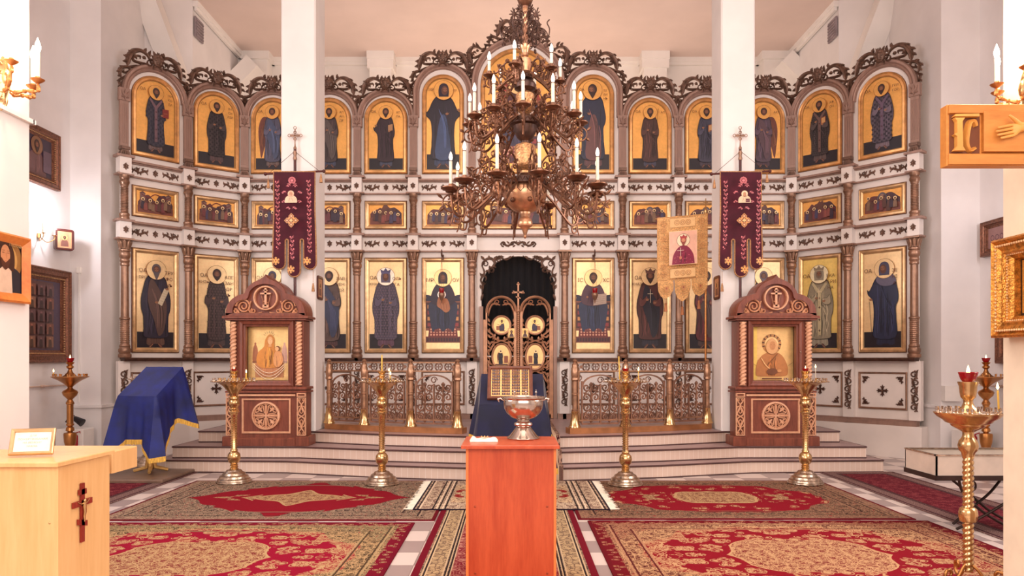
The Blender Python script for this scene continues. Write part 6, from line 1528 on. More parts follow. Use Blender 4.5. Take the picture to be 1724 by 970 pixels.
r = thing('draped_lectern', 'lectern under a royal blue cloth with gold fringe, on a brown platform at left', 'lectern', (-4.62, 9.5, .05), math.radians(-14))
drape('blue_cloth', .56, .99, 1.35, .5, .53, .22, BLUEV, r, 2, .03, .13)
b = B(); b.tube([(0, 0, .04), (0, 0, .95)], [.035, .035], 8); b.box(-.25, .25, -.2, .2, .9, .93); b.build('pedestal', mat('bronze_post', (150, 108, 70), .4, .6), r, 60)
b = B()
for k in range(4):
    a = PI/2*k+.6; p = Vector((math.cos(a), math.sin(a), 0)); b.tube([(p.x*.03, p.y*.03, .2), (p.x*.05, p.y*.05, .07), (p.x*.2, p.y*.2, .03)], [.03, .028, .02], 6)
b.build('cross_foot', mat('gilt_foot', (206, 160, 92), .4, .5), r, 50)
b = B().bbox(-5.2, -4.2, 8.92, 9.93, .013, .05, .012); tag(b.build('platform', mat('brown_board', (122, 96, 80), .35, var=.12)), 'low brown board platform under the blue draped lectern', 'platform')
r = thing('draped_lectern', 'lectern under a navy velvet cloth behind the silver bowl, in the middle', 'lectern', (0.0, 8.0, .0262), 0)
drape('navy_cloth', .68, 1.0, 1.31, .5, .6, .06, BLUED, r, 5, .035, .08)
b = B(); b.tube([(0, 0, .0), (0, 0, .95)], [.05, .04], 8); b.lathe([(.2, 0), (.2, .02), (.06, .06)], seg=20); b.box(-.28, .28, -.2, .2, .92, .95); b.build('pedestal', DARKB, r, 40)
sl = math.atan2(.31, .5)
r = thing('framed_calendar_icon', 'dark framed icon with rows of tiny figures, leaning on the navy lectern', 'icon', (-.02, 7.8, 1.078), 0); r.rotation_euler = (-(PI/2-sl-.38), 0, 0)
W_, H_ = .48, .42
b = B(); moulding(b, rect(-W_/2, W_/2, 0, H_), [(0, -.01), (0, .02), (.008, .026), (.02, .02), (.03, .022), (.038, .008)]); b.build('frame', WALNUT, r)
e = B(); e.lay = 8; e.flat(rect(-W_/2, W_/2, 0, H_), (236, 186, 122), 1); e.add([(-W_/2, .012, 0), (W_/2, .012, 0), (W_/2, .012, H_), (-W_/2, .012, H_)], [(3,2,1,0)], 0, (90, 60, 40)); rnd = random.Random(9)
for j in range(9):
    z = .06+.037*j; stroke(e, [(-.19, z-.008), (.19, z-.008)], .003, (150, 96, 60))
    for i in range(22):
        if i in (5, 11, 17): continue
        x = -.185+.0176*i; c = rnd.choice([(70, 40, 44), (92, 52, 44), (60, 44, 66), (110, 60, 50)]); e.flat([(x-.0085, z-.008), (x+.0085, z-.008), (x+.0065, z+.016), (x-.0065, z+.016)], c, d=(e.lay+1)*.0006); e.flat(ell(x, z+.018, .005, .005, 6), (90, 50, 40), d=(e.lay+2)*.0006)
    e.lay += 2
e.build('painting', [PAINT, LEAF], r)

# ================================================================= RED STAND, BOWL, CLOTH
r = thing('wooden_stand', 'cherry red laminate stand holding the silver bowl, centre foreground', 'cabinet', (-.008, 5.0, 0), 0)
b = B().bbox(-.284, .288, -.215, .24, .0135, .928, .004); b.build('body', REDWOOD, r)
b = B(); b.box(-.289, -.272, -.221, .24, .0135, .928); b.box(.276, .293, -.221, .24, .0135, .928); b.build('edge_strip', mat('orange_edging', (236, 132, 70), .35, var=.06), r)
b = B().bbox(-.318, .312, -.265, .29, .928, .95, .004); b.build('top', REDWOOD, r)
s0 = None
for x in (-.23, .235):
    for z in (.55, .12):
        if s0 is None: s0 = B().sphere((0, 0, 0), .007, 8, 6, sc=(1, .5, 1)).build('screw_cap', mat('screw_brown', (160, 70, 40), .3, .3), r, 60, (x, -.217, z))
        else: put(s0, r, (x, -.217, z))
r = thing('baptismal_bowl', 'large silver pedestal bowl on the red stand', 'bowl', ((881-CX)*5.15/F, 5.13, .951))
B().lathe([(.112, .0), (.116, .006), (.108, .014), (.095, .024), (.07, .055), (.055, .075), (.046, .085), (.06, .092), (.064, .1), (.06, .11), (.045, .116), (.04, .122), (.04, .13), (.05, .137)], seg=40).build('foot', SILVER, r, 35)
B().lathe([(.05, .136), (.085, .15), (.115, .178), (.132, .21), (.137, .24), (.137, .262), (.134, .27), (.15, .283), (.15, .29), (.142, .292), (.128, .275), (.125, .24), (.115, .2), (.08, .16), (.001, .148)], seg=48).build('basin', SILVER, r, 40)
h = B()
for q in (-1, 1): h.tube([(q*.135, 0, .265), (q*.16, 0, .28), (q*.175, 0, .27), (q*.168, 0, .255)], [.005, .007, .007, .005], 7); h.sphere((q*.172, 0, .272), .01, 8, 5)
h.build('handle', SILVER, r, 60)
for k, (dx, dy) in enumerate(((-.06, .09), (.02, .11), (.09, .07))):
    c = B(); c.tube([(dx, dy, .28), (dx, dy, .31)], .003, 6); c.sphere((dx, dy, .318), .008, 8, 6); c.sphere((dx, dy, .332), .004, 6, 5); c.build('rim_candle_holder', SILVER, r, 60)
# folded linen with a small gold cross
N = 24; b = B(); vs = []
for j in range(N+1):
    for i in range(N+1):
        u, v = i/N*2-1, j/N*2-1; e_ = max(abs(u), abs(v)); zz = .018*(1-e_**6)+.006*math.sin(u*5+v*3)*(1-e_**4)
        if abs(u) > .5: zz += .018*math.exp(-((abs(u)-.78)/.18)**2)*(1-abs(v)**4)*(1 if u < 0 else .8)
        vs.append((u*.092+.004*math.sin(v*5), v*.06+.005*math.sin(u*4), .0+max(.001, zz)))
b.add(vs, [(j*(N+1)+i, j*(N+1)+i+1, (j+1)*(N+1)+i+1, (j+1)*(N+1)+i) for j in range(N) for i in range(N)]); b.add([(-.092, -.06, 0), (.092, -.06, 0), (.092, .06, 0), (-.092, .06, 0)], [(3,2,1,0)])
tag(b.build('linen_cloth', CLOTHW, None, 60, ((815-CX)*5.0/F, 4.98, .951)), 'folded cream linen cloth on the left of the red stand', 'cloth')
b = B(); b.box(-.02, .02, -.004, .004, 0, .006); b.box(-.004, .004, -.014, .014, 0, .007)
for x, y in ((-.02, 0), (.02, 0), (0, -.014), (0, .014)): b.sphere((x, y, .005), .006, 6, 4)
tag(b.build('gold_cross', BRASS, None, 60, ((815-CX)*5.0/F+.005, 4.975, .977)), 'small gold cross lying on the folded linen', 'cross')

# ================================================================= LEFT CABINET
r = thing('pale_cabinet', 'tall pale wood cabinet with a red cross on its side, left foreground', 'cabinet', (0, 0, 0))
B().bbox(-2.62, -1.995, 3.26, 3.68, .0015, 1.03, .004).build('body', PALEWOOD, r)
B().bbox(-2.64, -1.98, 3.235, 3.7, 1.03, 1.05, .004).build('top', PALEWOOD, r)
B().sphere((0, 0, 0), .006, 8, 6).build('lock', BRASS, r, 60, (-2.03, 3.262, .78))
r = thing('wall_crucifix', 'red eight-pointed crucifix with a gilt figure, on the pale cabinet side', 'crucifix', (-1.993, 3.435, .655), PI/2)
b = B().prism(rect(-.0125, .0125, 0, .272), 0, .01); b.prism(rect(-.028, .028, .22, .245), 0, .01); b.prism(rect(-.075, .075, .168, .194), 0, .01)
b.prism([(-.035, .085), (.035, .068), (.035, .094), (-.035, .111)], 0, .01); b.build('cross', mat('red_cross_wood', (142, 40, 30), .4), r)
b = B(); b.tube([(0, -.015, .185), (.0, -.016, .165), (.003, -.016, .14), (-.002, -.016, .12), (.0, -.016, .095)], [.008, .009, .0075, .006, .003], 8); b.sphere((.0, -.017, .192), .008, 8, 6)
for q in (-1, 1): b.tube([(0, -.015, .178), (q*.025, -.014, .18), (q*.045, -.013, .19)], [.004, .003, .002], 6)
b.build('figure', BRASS, r, 60)
r = thing('desk_sign', 'small gilt framed notice tilted on the pale cabinet', 'sign', (-2.215, 3.42, 1.058), math.radians(17)); r.rotation_euler = (-math.radians(24), math.radians(0), math.radians(17))
b = B(); moulding(b, rect(-.09, .09, 0, .125), [(0, 0), (0, .014), (.004, .018), (.014, .014), (.016, .008)]); b.build('frame', GOLDF, r)
e = B(); e.lay = 9; e.flat(rect(-.088, .088, .002, .123), (252, 244, 224)); e.add([(-.089, 0, .001), (.089, 0, .001), (.089, 0, .124), (-.089, 0, .124)], [(3,2,1,0)], 0, (200, 160, 110))
for k, s_ in enumerate(('ДЛЯ', 'ПОЖЕРТВОВАНИЙ', 'НА РЕМОНТ', 'ХРАМА')): text_b(e, s_, 0, .088-.017*k, .013, (176, 168, 150))
e.build('notice', PAINT, r)
B().tube([(-.06, .004, .05), (-.06, .05, .027)], .004, 6).build('strut', GOLDF, r)
r = thing('pale_box', 'cream wooden box end sticking out behind the pale cabinet', 'box', (0, 0, 0))
b = B(); b.bbox(-2.62, -2.045, 3.8, 4.05, .915, 1.028, .005); b.build('box', PALEWOOD, r); B().box(-2.6, -2.2, 3.82, 4.03, .0135, .915).build('stand_leg', PALEWOOD, r)

# ================================================================= SCONCES
def sconce(lab, x, y, z, q, arms):
    r = thing('wall_sconce', lab, 'wall lamp', (x, y, z), 0, 'electric candle sconces on the near pillars')
    b = B()
    def xf(a, b_, c): return (q*(.012-b_), a, c)
    for k in range(9): leaf(b, 0, .06-.02*k, (.05-.004*k)*(1 if k % 2 else -1), .1-.035*k, .04, .02)
    b.sphere((0, -.02, 0), .03, 10, 6, sc=(1, .8, 1.8)); b.rib([(0, -.16), (0, -.06), (0, .06), (0, .12)], [.01, .07, .07, .02], .03)
    t = B().merge(b, xf); t.build('back_plate', BRASS, r, 50)
    for ax_, ay_, az, h in arms:
        e_ = Vector((q*ax_, ay_, az))
        a = B(); c = crom([(q*.02, 0, -.03), (q*ax_*.35, ay_*.35, -.07), (q*ax_*.7, ay_*.75, -.06), (q*ax_, ay_, az-.06), tuple(e_-Vector((0, 0, .012)))], 6)
        a.tube(c, [.008+.003*math.sin(i) for i in range(len(c))], 7)
        for k in range(3, len(c)-2, 4): a.sphere(c[k], .013, 6, 5)
        a.lathe([(.006, -.02), (.018, -.012), (.03, -.003), (.036, .004), (.03, .006), (.012, .004), (.013, .018), (.01, .018)], tuple(e_), 12)
        ao = a.build('arm', mat('antique_gilt', (206, 140, 84), .3, .85), r, 50)
        s_ = B().lathe([(.011, .008), (.0115, h), (.008, h+.003)], seg=12).build('candle_sleeve', CANDLE, ao, 40, tuple(e_))
        B().lathe([(.006, h), (.012, h+.012), (.0155, h+.03), (.012, h+.05), (.004, h+.072), (.001, h+.082)], seg=14).build('bulb', HOTBULB, ao, 60, tuple(e_))
        l = bpy.data.lights.new('sconce_bulb_light', 'POINT'); l.energy = SCONCE_W; l.color = (1, .78, .5); l.shadow_soft_size = .03
        o = bpy.data.objects.new('sconce_bulb_light', l); COL.objects.link(o); o.location = (x+e_.x+q*.03, y+e_.y-.03, z+e_.z+h+.09)
    return r
SCONCE_W = 10
sconce('gilt candle sconce with glowing bulbs on the near left pillar', -2.79, 4.05, 3.03, 1, [(.19, .02, .0, .15), (.1, -.06, .07, .15), (.1, .12, .0, .15)])
sconce('gilt candle sconce with glowing bulbs on the near right pillar', 2.925, 4.2, 3.03, -1, [(.17, .02, .03, .15), (.06, -.06, .1, .15), (.1, .12, .02, .15)])
# slim cable trunking around the near left pillar
o = B(); o.box(-2.79, -2.765, 3.6, 4.3, 2.86, 2.885); o.box(-3.3, -2.765, 4.29, 4.315, 2.86, 2.885); struct('trim_4', o, PLASTER)

# ================================================================= PAINTINGS ON THE SIDE SURFACES
def wallpic(lab, x, yc, z0, w_, h, side, framem, prof, paintf, name='framed_icon', ground=(70, 50, 50), group=None, depth=None):
    r = thing(name, lab, 'painting', (x, yc, z0), PI/2 if side > 0 else -PI/2, group)
    f = B(); moulding(f, rect(-w_/2, w_/2, 0, h), prof); fo = f.build('frame', framem, r, 20)
    iw = prof[-1][0]; e = B(); e.lay = 12; e.flat(rect(-w_/2+iw*.8, w_/2-iw*.8, iw*.8, h-iw*.8), ground); paintf(e, w_, h); e.build('painting', [PAINT, LEAF], r)
    return r, fo
PR = [(0, 0), (0, .03), (.01, .038), (.03, .03), (.045, .02), (.055, .014)]
def p_christ(e, w_, h):
    e.flat(rect(-w_/2+.04, w_/2-.04, .04, h-.04), (54, 34, 26)); e.flat(ell(-.0, h*.62, .15, .13, 28), (150, 104, 52)); e.flat(ell(0, h*.62, .11, .1, 24), (196, 150, 84))
    body = crom([(-.19, .04), (-.16, .14), (-.06, .2), (.06, .2), (.15, .15), (.18, .04)], 4); e.flat(body, (34, 34, 44)); folds(e, body, (40, 40, 52), 0, 0, .3, 10)
    e.flat([(-.06, .2), (.05, .19), (.06, .05), (-.08, .05)], (222, 190, 164)); 
    e.flat(crom([(-.065, .17), (-.075, .26), (-.04, .33), (.0, .345), (.04, .33), (.075, .26), (.065, .17), (.0, .2)], 4, True), (62, 32, 20)); e.flat(ell(0, .255, .038, .058, 20), (206, 140, 96))
    e.flat(crom([(-.035, .24), (-.03, .2), (0, .175), (.03, .2), (.035, .24), (0, .215)], 3, True), (84, 44, 28))
    for q in (-1, 1): stroke(e, [(q*.01, .268), (q*.028, .268)], .005, (50, 28, 20)); stroke(e, [(q*.008, .28), (q*.03, .28)], .003, (70, 38, 26))
    stroke(e, [(0, .27), (.003, .235)], .004, (160, 96, 66)); stroke(e, [(-.012, .222), (.012, .222)], .004, (150, 60, 50)); text_b(e, 'ГОСПОДЬ', .08, h-.065, .022, (214, 176, 120))
wallpic('orange wood framed portrait of a long-haired man, on the near left pillar', -2.788, 4.06, 1.815, .39, .375, 1, OAKF, PR, p_christ)
ORN = mat('ornate_dark_gilt', (120, 76, 56), .4, .55, var=.3, scale=40, bmp=.5, bscale=50)
ORNG = mat('ornate_bright_gilt', (206, 140, 62), .3, .75, var=.25, scale=40, bmp=.5, bscale=60)
PBIG = [(0, 0), (0, .07), (.015, .085), (.04, .07), (.09, .075), (.11, .05), (.125, .05), (.13, .03), (.16, .02), (.18, .01)]
def p_grid(e, w_, h):
    e.flat(rect(-w_/2+.15, w_/2-.15, .15, h-.15), (74, 58, 78)); e.flat(rect(-w_/2+.24, w_/2-.34, .2, h-.2), (92, 60, 58)); rnd = random.Random(8); n = 5
    for i in range(n):
        for j in range(5):
            x0 = -w_/2+.26+i*(w_-.62)/n; z0 = .22+j*(h-.44)/5; ww = (w_-.62)/n*.85; hh = (h-.44)/5*.85; c = rnd.choice([(118, 74, 60), (96, 66, 66), (130, 90, 70)])
            e.flat(rect(x0, x0+ww, z0, z0+hh), c); e.flat(crom([(x0+ww*.25, z0), (x0+ww*.3, z0+hh*.6), (x0+ww*.5, z0+hh*.75), (x0+ww*.7, z0+hh*.6), (x0+ww*.75, z0)], 3), sh(c, .6)); e.flat(ell(x0+ww*.5, z0+hh*.8, ww*.12, hh*.1, 8), sh(c, 1.3))
def beads(parent, x0, x1, z0, z1, d, r_, m, step):
    b = B()
    n = int((x1-x0)/step); k2 = int((z1-z0)/step)
    for k in range(n+1):
        for z in (z0, z1): b.sphere((x0+(x1-x0)*k/n, -d, z), r_, 5, 4)
    for k in range(1, k2):
        for x in (x0, x1): b.sphere((x, -d, z0+(z1-z0)*k/k2), r_, 5, 4)
    b.build('beading', m, parent)
r_, fo = wallpic('large ornate dark framed icon with many scenes, on the left side wall', -6.598, 10.22, 1.45, 1.56, 1.34, 1, ORN, PBIG, p_grid); beads(fo, -.65, .65, .13, 1.21, .045, .012, GOLDF, .035)
def p_dark(e, w_, h):
    e.flat(rect(-w_/2+.14, w_/2-.14, .14, h-.14), (58, 44, 60)); body = crom([(-.2, .14), (-.2, .35), (-.08, .46), (.05, .46), (.18, .34), (.2, .14)], 4); e.flat(body, (104, 72, 70)); folds(e, body, (110, 76, 70), 0, 0, .55, 8); head(e, -.01, .54, .06, halo=(150, 112, 84)); e.flat(rect(.12, .3, .2, .5), (92, 70, 80))
r_, fo = wallpic('dark icon in a carved brown frame, high on the left side wall', -6.598, 10.3, 3.93, .92, .8, 1, ORN, [(a*.75, d*.8) for a, d in PBIG], p_dark); beads(fo, -.365, .365, .095, .705, .036, .01, GOLDF, .03)
# small rounded icon case, tilted out from the left wall
def kiot(lab, x, y, z, w_, h, dp, rz, m, paintf):
    r = thing('small_icon_case', lab, 'icon', (x, y, z), rz)
    rr = .04*w_/.26; out = []
    for cx_, cz_, a0 in ((w_/2-rr, rr, -PI/2), (w_/2-rr, h-rr, 0), (-w_/2+rr, h-rr, PI/2), (-w_/2+rr, rr, PI)): out += [(cx_+rr*math.cos(a0+PI/2*i/5), cz_+rr*math.sin(a0+PI/2*i/5)) for i in range(6)]
    b = B().prism(out, -dp, 0); moulding(b, out, [(0, 0), (.0, .01), (.01, .015), (w_*.13, .01), (w_*.14, .0)]); b.build('case', m, r, 40)
    e = B(); e.lay = 6; e.flat(inset(out, w_*.13), (214, 160, 120), 1); e.flat(rect(-w_*.24, w_*.24, h*.16, h*.84), (196, 140, 104)); paintf(e, w_, h); e.build('painting', [PAINT, LEAF], r)
def p_bust(e, w_, h):
    body = crom([(-w_*.2, h*.18), (-w_*.17, h*.42), (0, h*.52), (w_*.17, h*.42), (w_*.2, h*.18)], 4); e.flat(body, (120, 74, 64)); head(e, 0, h*.6, w_*.08, halo=(226, 180, 120))
kiot('small rounded dark red icon case on the left side wall by the little sconce', -6.4, 10.62, 3.06, .24, .3, .1, math.radians(42), DARKW, p_bust)
kiot('small dark red icon case on the inner face of the left white pillar', -2.775, 10.72, 2.36, .3, .34, .05, PI/2, DARKW, p_bust)
kiot('small dark red icon case on the inner face of the right white pillar', 2.955, 10.7, 2.36, .3, .34, .05, -PI/2, DARKW, p_bust)
# little sconce on the left wall
r = thing('wall_sconce', 'tiny brass sconce with one glowing candle on the left side wall', 'wall lamp', (-6.6, 10.33, 3.22)); b = B(); b.lathe([(.001, -.04), (.03, -.03), (.03, .03), (.001, .04)], (.015, 0, 0), 8)
for dx, dy in ((.14, -.1), (.16, .12)):
    b.tube(crom([(.02, 0, 0), (dx*.5, dy*.6, -.08), (dx, dy, -.03), (dx, dy, .02)], 5), .006, 6); b.lathe([(.008, 0), (.035, .012), (.03, .015), (.01, .015)], (dx, dy, .01), 10)
b.build('bracket', BRASS, r, 50)
for dx, dy in ((.14, -.1), (.16, .12)):
    B().lathe([(.012, 0), (.012, .14)], (dx, dy, .02), 10).build('candle_sleeve', CANDLE, r, 40); B().lathe([(.006, 0), (.016, .03), (.004, .075)], (dx, dy, .16), 10).build('bulb', HOTBULB, r, 50)
l = bpy.data.lights.new('side_wall_light', 'POINT'); l.energy = 22; l.color = (.95, .93, 1); l.shadow_soft_size = .05; o = bpy.data.objects.new('side_wall_light', l); COL.objects.link(o); o.location = (-6.33, 10.3, 3.48)
l = bpy.data.lights.new('side_wall_light', 'POINT'); l.energy = 14; l.color = (.95, .93, 1); l.shadow_soft_size = .05; o = bpy.data.objects.new('side_wall_light', l); COL.objects.link(o); o.location = (6.55, 9.7, 3.48)  # point light by the right wall, with no sconce modelled there
# right side: gilt frame on the near pillar, and two frames on the side wall
PG = [(0, 0), (0, .1), (.012, .11), (.03, .09), (.04, .1), (.07, .085), (.085, .09), (.095, .06), (.12, .045), (.125, .01)]
def p_right(e, w_, h):
    e.flat(rect(-w_/2+.1, w_/2-.1, .1, h-.1), (44, 26, 20)); e.flat(rect(-w_/2+.135, w_/2-.135, .14, h-.13), (206, 150, 70), 1); e.flat(rect(-w_/2+.16, w_/2-.16, .165, h-.155), (196, 140, 74), 1)
    body = crom([(-.045, .17), (-.045, .27), (-.025, .33), (.025, .33), (.045, .27), (.045, .17)], 4); e.flat(body, (206, 180, 168)); folds(e, body, (196, 166, 156), 0, .1, .3, 10); head(e, 0, .365, .022, halo=(232, 186, 110))
r_, fo = wallpic('large bright gilt ornate frame with a pale robed figure, on the near right pillar', 2.92, 4.16, 1.625, .42, .57, -1, ORNG, PG, p_right); beads(fo, -.115, .115, .095, .475, .07, .006, GOLDF, .016); beads(fo, -.17, .17, .04, .53, .1, .008, GOLDF, .02)
def p_letters(e, w_, h): p_dark(e, w_, h)
r_, fo = wallpic('carved reddish frame high on the right side wall, behind the gilt frame', 6.868, 10.4, 2.98, .8, .5, -1, ORN, [(a*.6, d*.8) for a, d in PBIG], lambda e, w_, h: (e.flat(rect(-.3, .3, .1, .4), (150, 110, 106)), [ring(e, -.2+.1*k, .25, .035, .012, (90, 50, 60)) for k in range(5)]))
r_, fo = wallpic('tall brown frame on the right side wall, its corner below the gilt frame', 6.868, 9.75, 1.44, 1.4, 1.4, -1, ORN, PBIG, p_grid)

# ================================================================= CARVED CRUCIFIX ARM
r = thing('carved_crucifix', 'honey wood carved crucifix arm with raised letters and a hand, top right', 'crucifix', (0, 0, 0))
Y = 3.9; xl = px(1594, 0, Y).x; zt, zb = px(0, 176, Y).z, px(0, 279, Y).z
b = B(); b.bbox(xl, 4.6, Y, Y+.06, zb, zt, .004); b.bbox(3.3, 3.62, Y, Y+.06, 0.1, 3.9, .004); b.bbox(3.1, 3.82, Y-.3, Y+.06, .0135, .12, .01); b.build('cross_board', PINEW, r)
b = B(); x1 = px(1652, 0, Y).x
for z0, z1, xa in ((px(0, 192, Y).z, zt-.004, xl+.004), (zb+.004, px(0, 260, Y).z, xl+.004)): b.bbox(xa, 4.58, Y-.018, Y+.002, z0, z1, .004)
b.bbox(x1, 4.58, Y-.026, Y+.002, px(0, 257, Y).z, px(0, 189, Y).z, .004); b.build('raised_border', PINEW, r)
LT = mat('carved_letters', (222, 156, 74), .5)
b = B().box(xl+.012, px(1649, 0, Y).x, Y-.0015, Y+.001, px(0, 259, Y).z, px(0, 193, Y).z); b.build('letter_ground', mat('shaded_recess', (112, 58, 26), .6), r)  # shade of the recess painted as a darker ground behind the letters
b = B(); P = lambda a, c: (px(a, 0, Y).x, px(0, c, Y).z)
b.prism([P(1601, 256), P(1620, 256), P(1616, 249), P(1615, 207), P(1619, 201), P(1602, 201), P(1606, 207), P(1606, 226), P(1601, 229), P(1606, 232), P(1606, 249)], -Y, -Y+.03)
c = crom([P(1641, 214), P(1637, 206), P(1630, 208), P(1626, 222), P(1624, 240), P(1627, 251), P(1633, 254), P(1640, 250)], 5); b.rib(c, [.02, .026, .03, .03, .03, .026, .024, .018], .035, d=-Y)
b.prism([P(1601, 199), P(1643, 199), P(1643, 194), P(1604, 195)], -Y, -Y+.03); b.build('raised_letters', LT, r)
# the carved hand, palm towards the room
def skin_mesh(name, pts, edges, rad, m, parent, sub=2):
    me = bpy.data.meshes.new(name); me.from_pydata(pts, edges, []); me.materials.append(m)
    o = bpy.data.objects.new(name, me); COL.objects.link(o); o.parent = parent
    sk = o.modifiers.new('s', 'SKIN'); 
    for v, q in zip(me.skin_vertices[0].data, rad): v.radius = (q, q)
    me.skin_vertices[0].data[0].use_root = True
    ss = o.modifiers.new('u', 'SUBSURF'); ss.levels = sub; ss.render_levels = sub
    for p in me.polygons: p.use_smooth = True
    return o

def H(a, c, d): q = px(a, c, Y); return (q.x, Y-.03-d, q.z)
pts = [H(1712, 220, .02), H(1700, 222, .018), H(1740, 212, .022), H(1800, 200, .03)]; rad = [.02, .024, .018, .024]; ed = [(0, 1), (0, 2), (2, 3)]
for k, (a, c, l) in enumerate(((1690, 214, 22), (1689, 220, 24), (1690, 226, 23), (1692, 231, 19))):
    i0 = len(pts); pts += [H(a+6, c+1, .018), H(a-l*.45, c+4, .014), H(a-l*.8, c+6, .022), H(a-l, c+7, .03)]; rad += [.009, .008, .0072, .006]; ed += [(1, i0), (i0, i0+1), (i0+1, i0+2), (i0+2, i0+3)]
i0 = len(pts); pts += [H(1702, 212, .025), H(1692, 206, .034), H(1684, 201, .038)]; rad += [.012, .009, .007]; ed += [(0, i0), (i0, i0+1), (i0+1, i0+2)]
def safe_skin():
    m2 = bpy.data.meshes.new('hand'); m2.from_pydata(pts, ed, []); m2.materials.append(LT); o = bpy.data.objects.new('hand', m2); COL.objects.link(o); o.parent = r
    o.modifiers.new('s', 'SKIN'); bpy.context.view_layer.update()
    if not m2.skin_vertices:
        bm_ = __import__('bmesh').new(); bm_.from_mesh(m2); lay = bm_.verts.layers.skin.verify()
        for i, v in enumerate(bm_.verts): v[lay].radius = (rad[i], rad[i]); v[lay].use_root = (i == 0)
        bm_.to_mesh(m2); bm_.free()
    else:
        for v, q in zip(m2.skin_vertices[0].data, rad): v.radius = (q, q)
    s_ = o.modifiers.new('u', 'SUBSURF'); s_.levels = 2; s_.render_levels = 2
    return o
safe_skin()

# ================================================================= TROUGH TABLE, WALL THINGS
r = thing('sand_trough_table', 'pale metal trough on crossed dark iron legs, right foreground', 'table', (0, 0, 0))
x0, x1, y0, y1, z0, z1 = 3.6, 4.62, 6.3, 6.8, .5, .685
M1 = mat('cream_sheet_metal', (222, 208, 192), .4, .1, var=.05)
b = B()
for q in ((x0, x1, y0, y0+.012), (x0, x1, y1-.012, y1), (x0, x0+.012, y0, y1), (x1-.012, x1, y0, y1)): b.box(*q, z0, z1)
b.build('trough', M1, r)
b = B().box(x0-.008, x1+.008, y0-.008, y1+.008, z0-.03, z0+.012); b.build('base_tray', STEELB, r)
b = B()
for q in ((x0-.006, x1, y0-.006, y0+.02), (x0, x1, y1-.02, y1+.006), (x0-.006, x0+.02, y0, y1)): b.box(*q, z1-.006, z1+.006)
b.build('rim', SILVB, r)
for k, (pa) in enumerate((([(3.85, 6.4, .47), (3.9, 6.4, .33), (4.1, 6.42, .16), (4.35, 6.45, .024)]), ([(4.4, 6.4, .47), (4.3, 6.4, .3), (4.05, 6.42, .13), (3.86, 6.45, .024)]), ([(3.9, 6.7, .47), (4.1, 6.68, .3), (4.3, 6.66, .13), (4.5, 6.65, .024)]), ([(4.45, 6.7, .47), (4.3, 6.68, .3), (4.1, 6.66, .15), (3.95, 6.65, .024)]))):
    B().tube(crom(pa, 5), .012, 7).build('leg', STEELB, r, 60)
c = [(3.93+a, 6.36, .41+z) for a, z in spiral(0, 0, .05, .02, PI/2, -1.1, 16)]; B().tube([(3.86, 6.36, .47)]+c, .009, 6).build('scroll', STEELB, r, 60)
def ext_box(lab, x, y, z1, side):
    r = thing('extinguisher_box', lab, 'box', (x, y, 0)); B().bbox(-.2, .2, -.14, .14, 0, z1, .01).build('box', WHITEP, r)
    b = B(); b.prism([(-.025, .0), (.025, .0), (.03, .02), (.03, .14), (.02, .16), (.008, .165), (.008, .18), (.05, .2), (.06, .18), (.065, .18), (.062, .215), (.0, .195), (-.012, .185), (-.008, .165), (-.02, .16), (-.03, .14), (-.03, .02)], 0, .006); b.build('red_pictogram', RED, r, None, (side*.1, -.142, z1-.24))
ext_box('white box with a red extinguisher sign behind the left dark brass stand', -6.33, 10.75, .5, 1)
ext_box('white box with a red extinguisher sign behind the right dark brass stand', 6.53, 10.55, .5, -.4)
b = B().tube([(0, 0, .09), (.12, 0, .02)], [.035, .06], 14); b.tube([(-.12, 0, .03), (-.06, 0, .14), (0, 0, .12)], .012, 6)
tag(b.build('black_can', mat('black_metal', (38, 32, 36), .4, .4), None, 50, (-6.32, 10.72, .56)), 'small black metal can lying on the white box at left', 'can')
for x, lab in ((-6.57, 'thin horizontal pipe along the left side wall'), (6.84, 'thin horizontal pipe along the right side wall')):
    b = B().tube([(x, 8.5, 1.12), (x, 11.0 if x < 0 else 10.85, 1.12)], .012, 8)
    for y in (9.2, 10.4): b.tube([(x, y-.03, 1.12), (x, y+.03, 1.12)], .02, 8); b.box(min(x, x+math.copysign(.03, x)), max(x, x+math.copysign(.03, x)), y-.01, y+.01, 1.1, 1.14)
    tag(b.build('wall_pipe', mat('pipe_paint', (206, 176, 160), .4), None, 50), lab, 'pipe')
r = thing('wall_socket', 'white wall socket with a cable duct on the left pier', 'socket', (-6.46, 11.088, 2.83)); B().bbox(-.035, .035, -.03, 0, -.045, .045, .006).build('socket', WHITEP, r); B().box(-.012, .012, -.014, 0, -1.98, -.045).build('cable_duct', WHITEP, r)
b = B().box(-.12, .12, -.1, .0, -.11, .11); tag(b.build('junction_box', WHITEP, None, None, (6.42, 10.898, 1.0)), 'small white junction box low on the right pier', 'box')

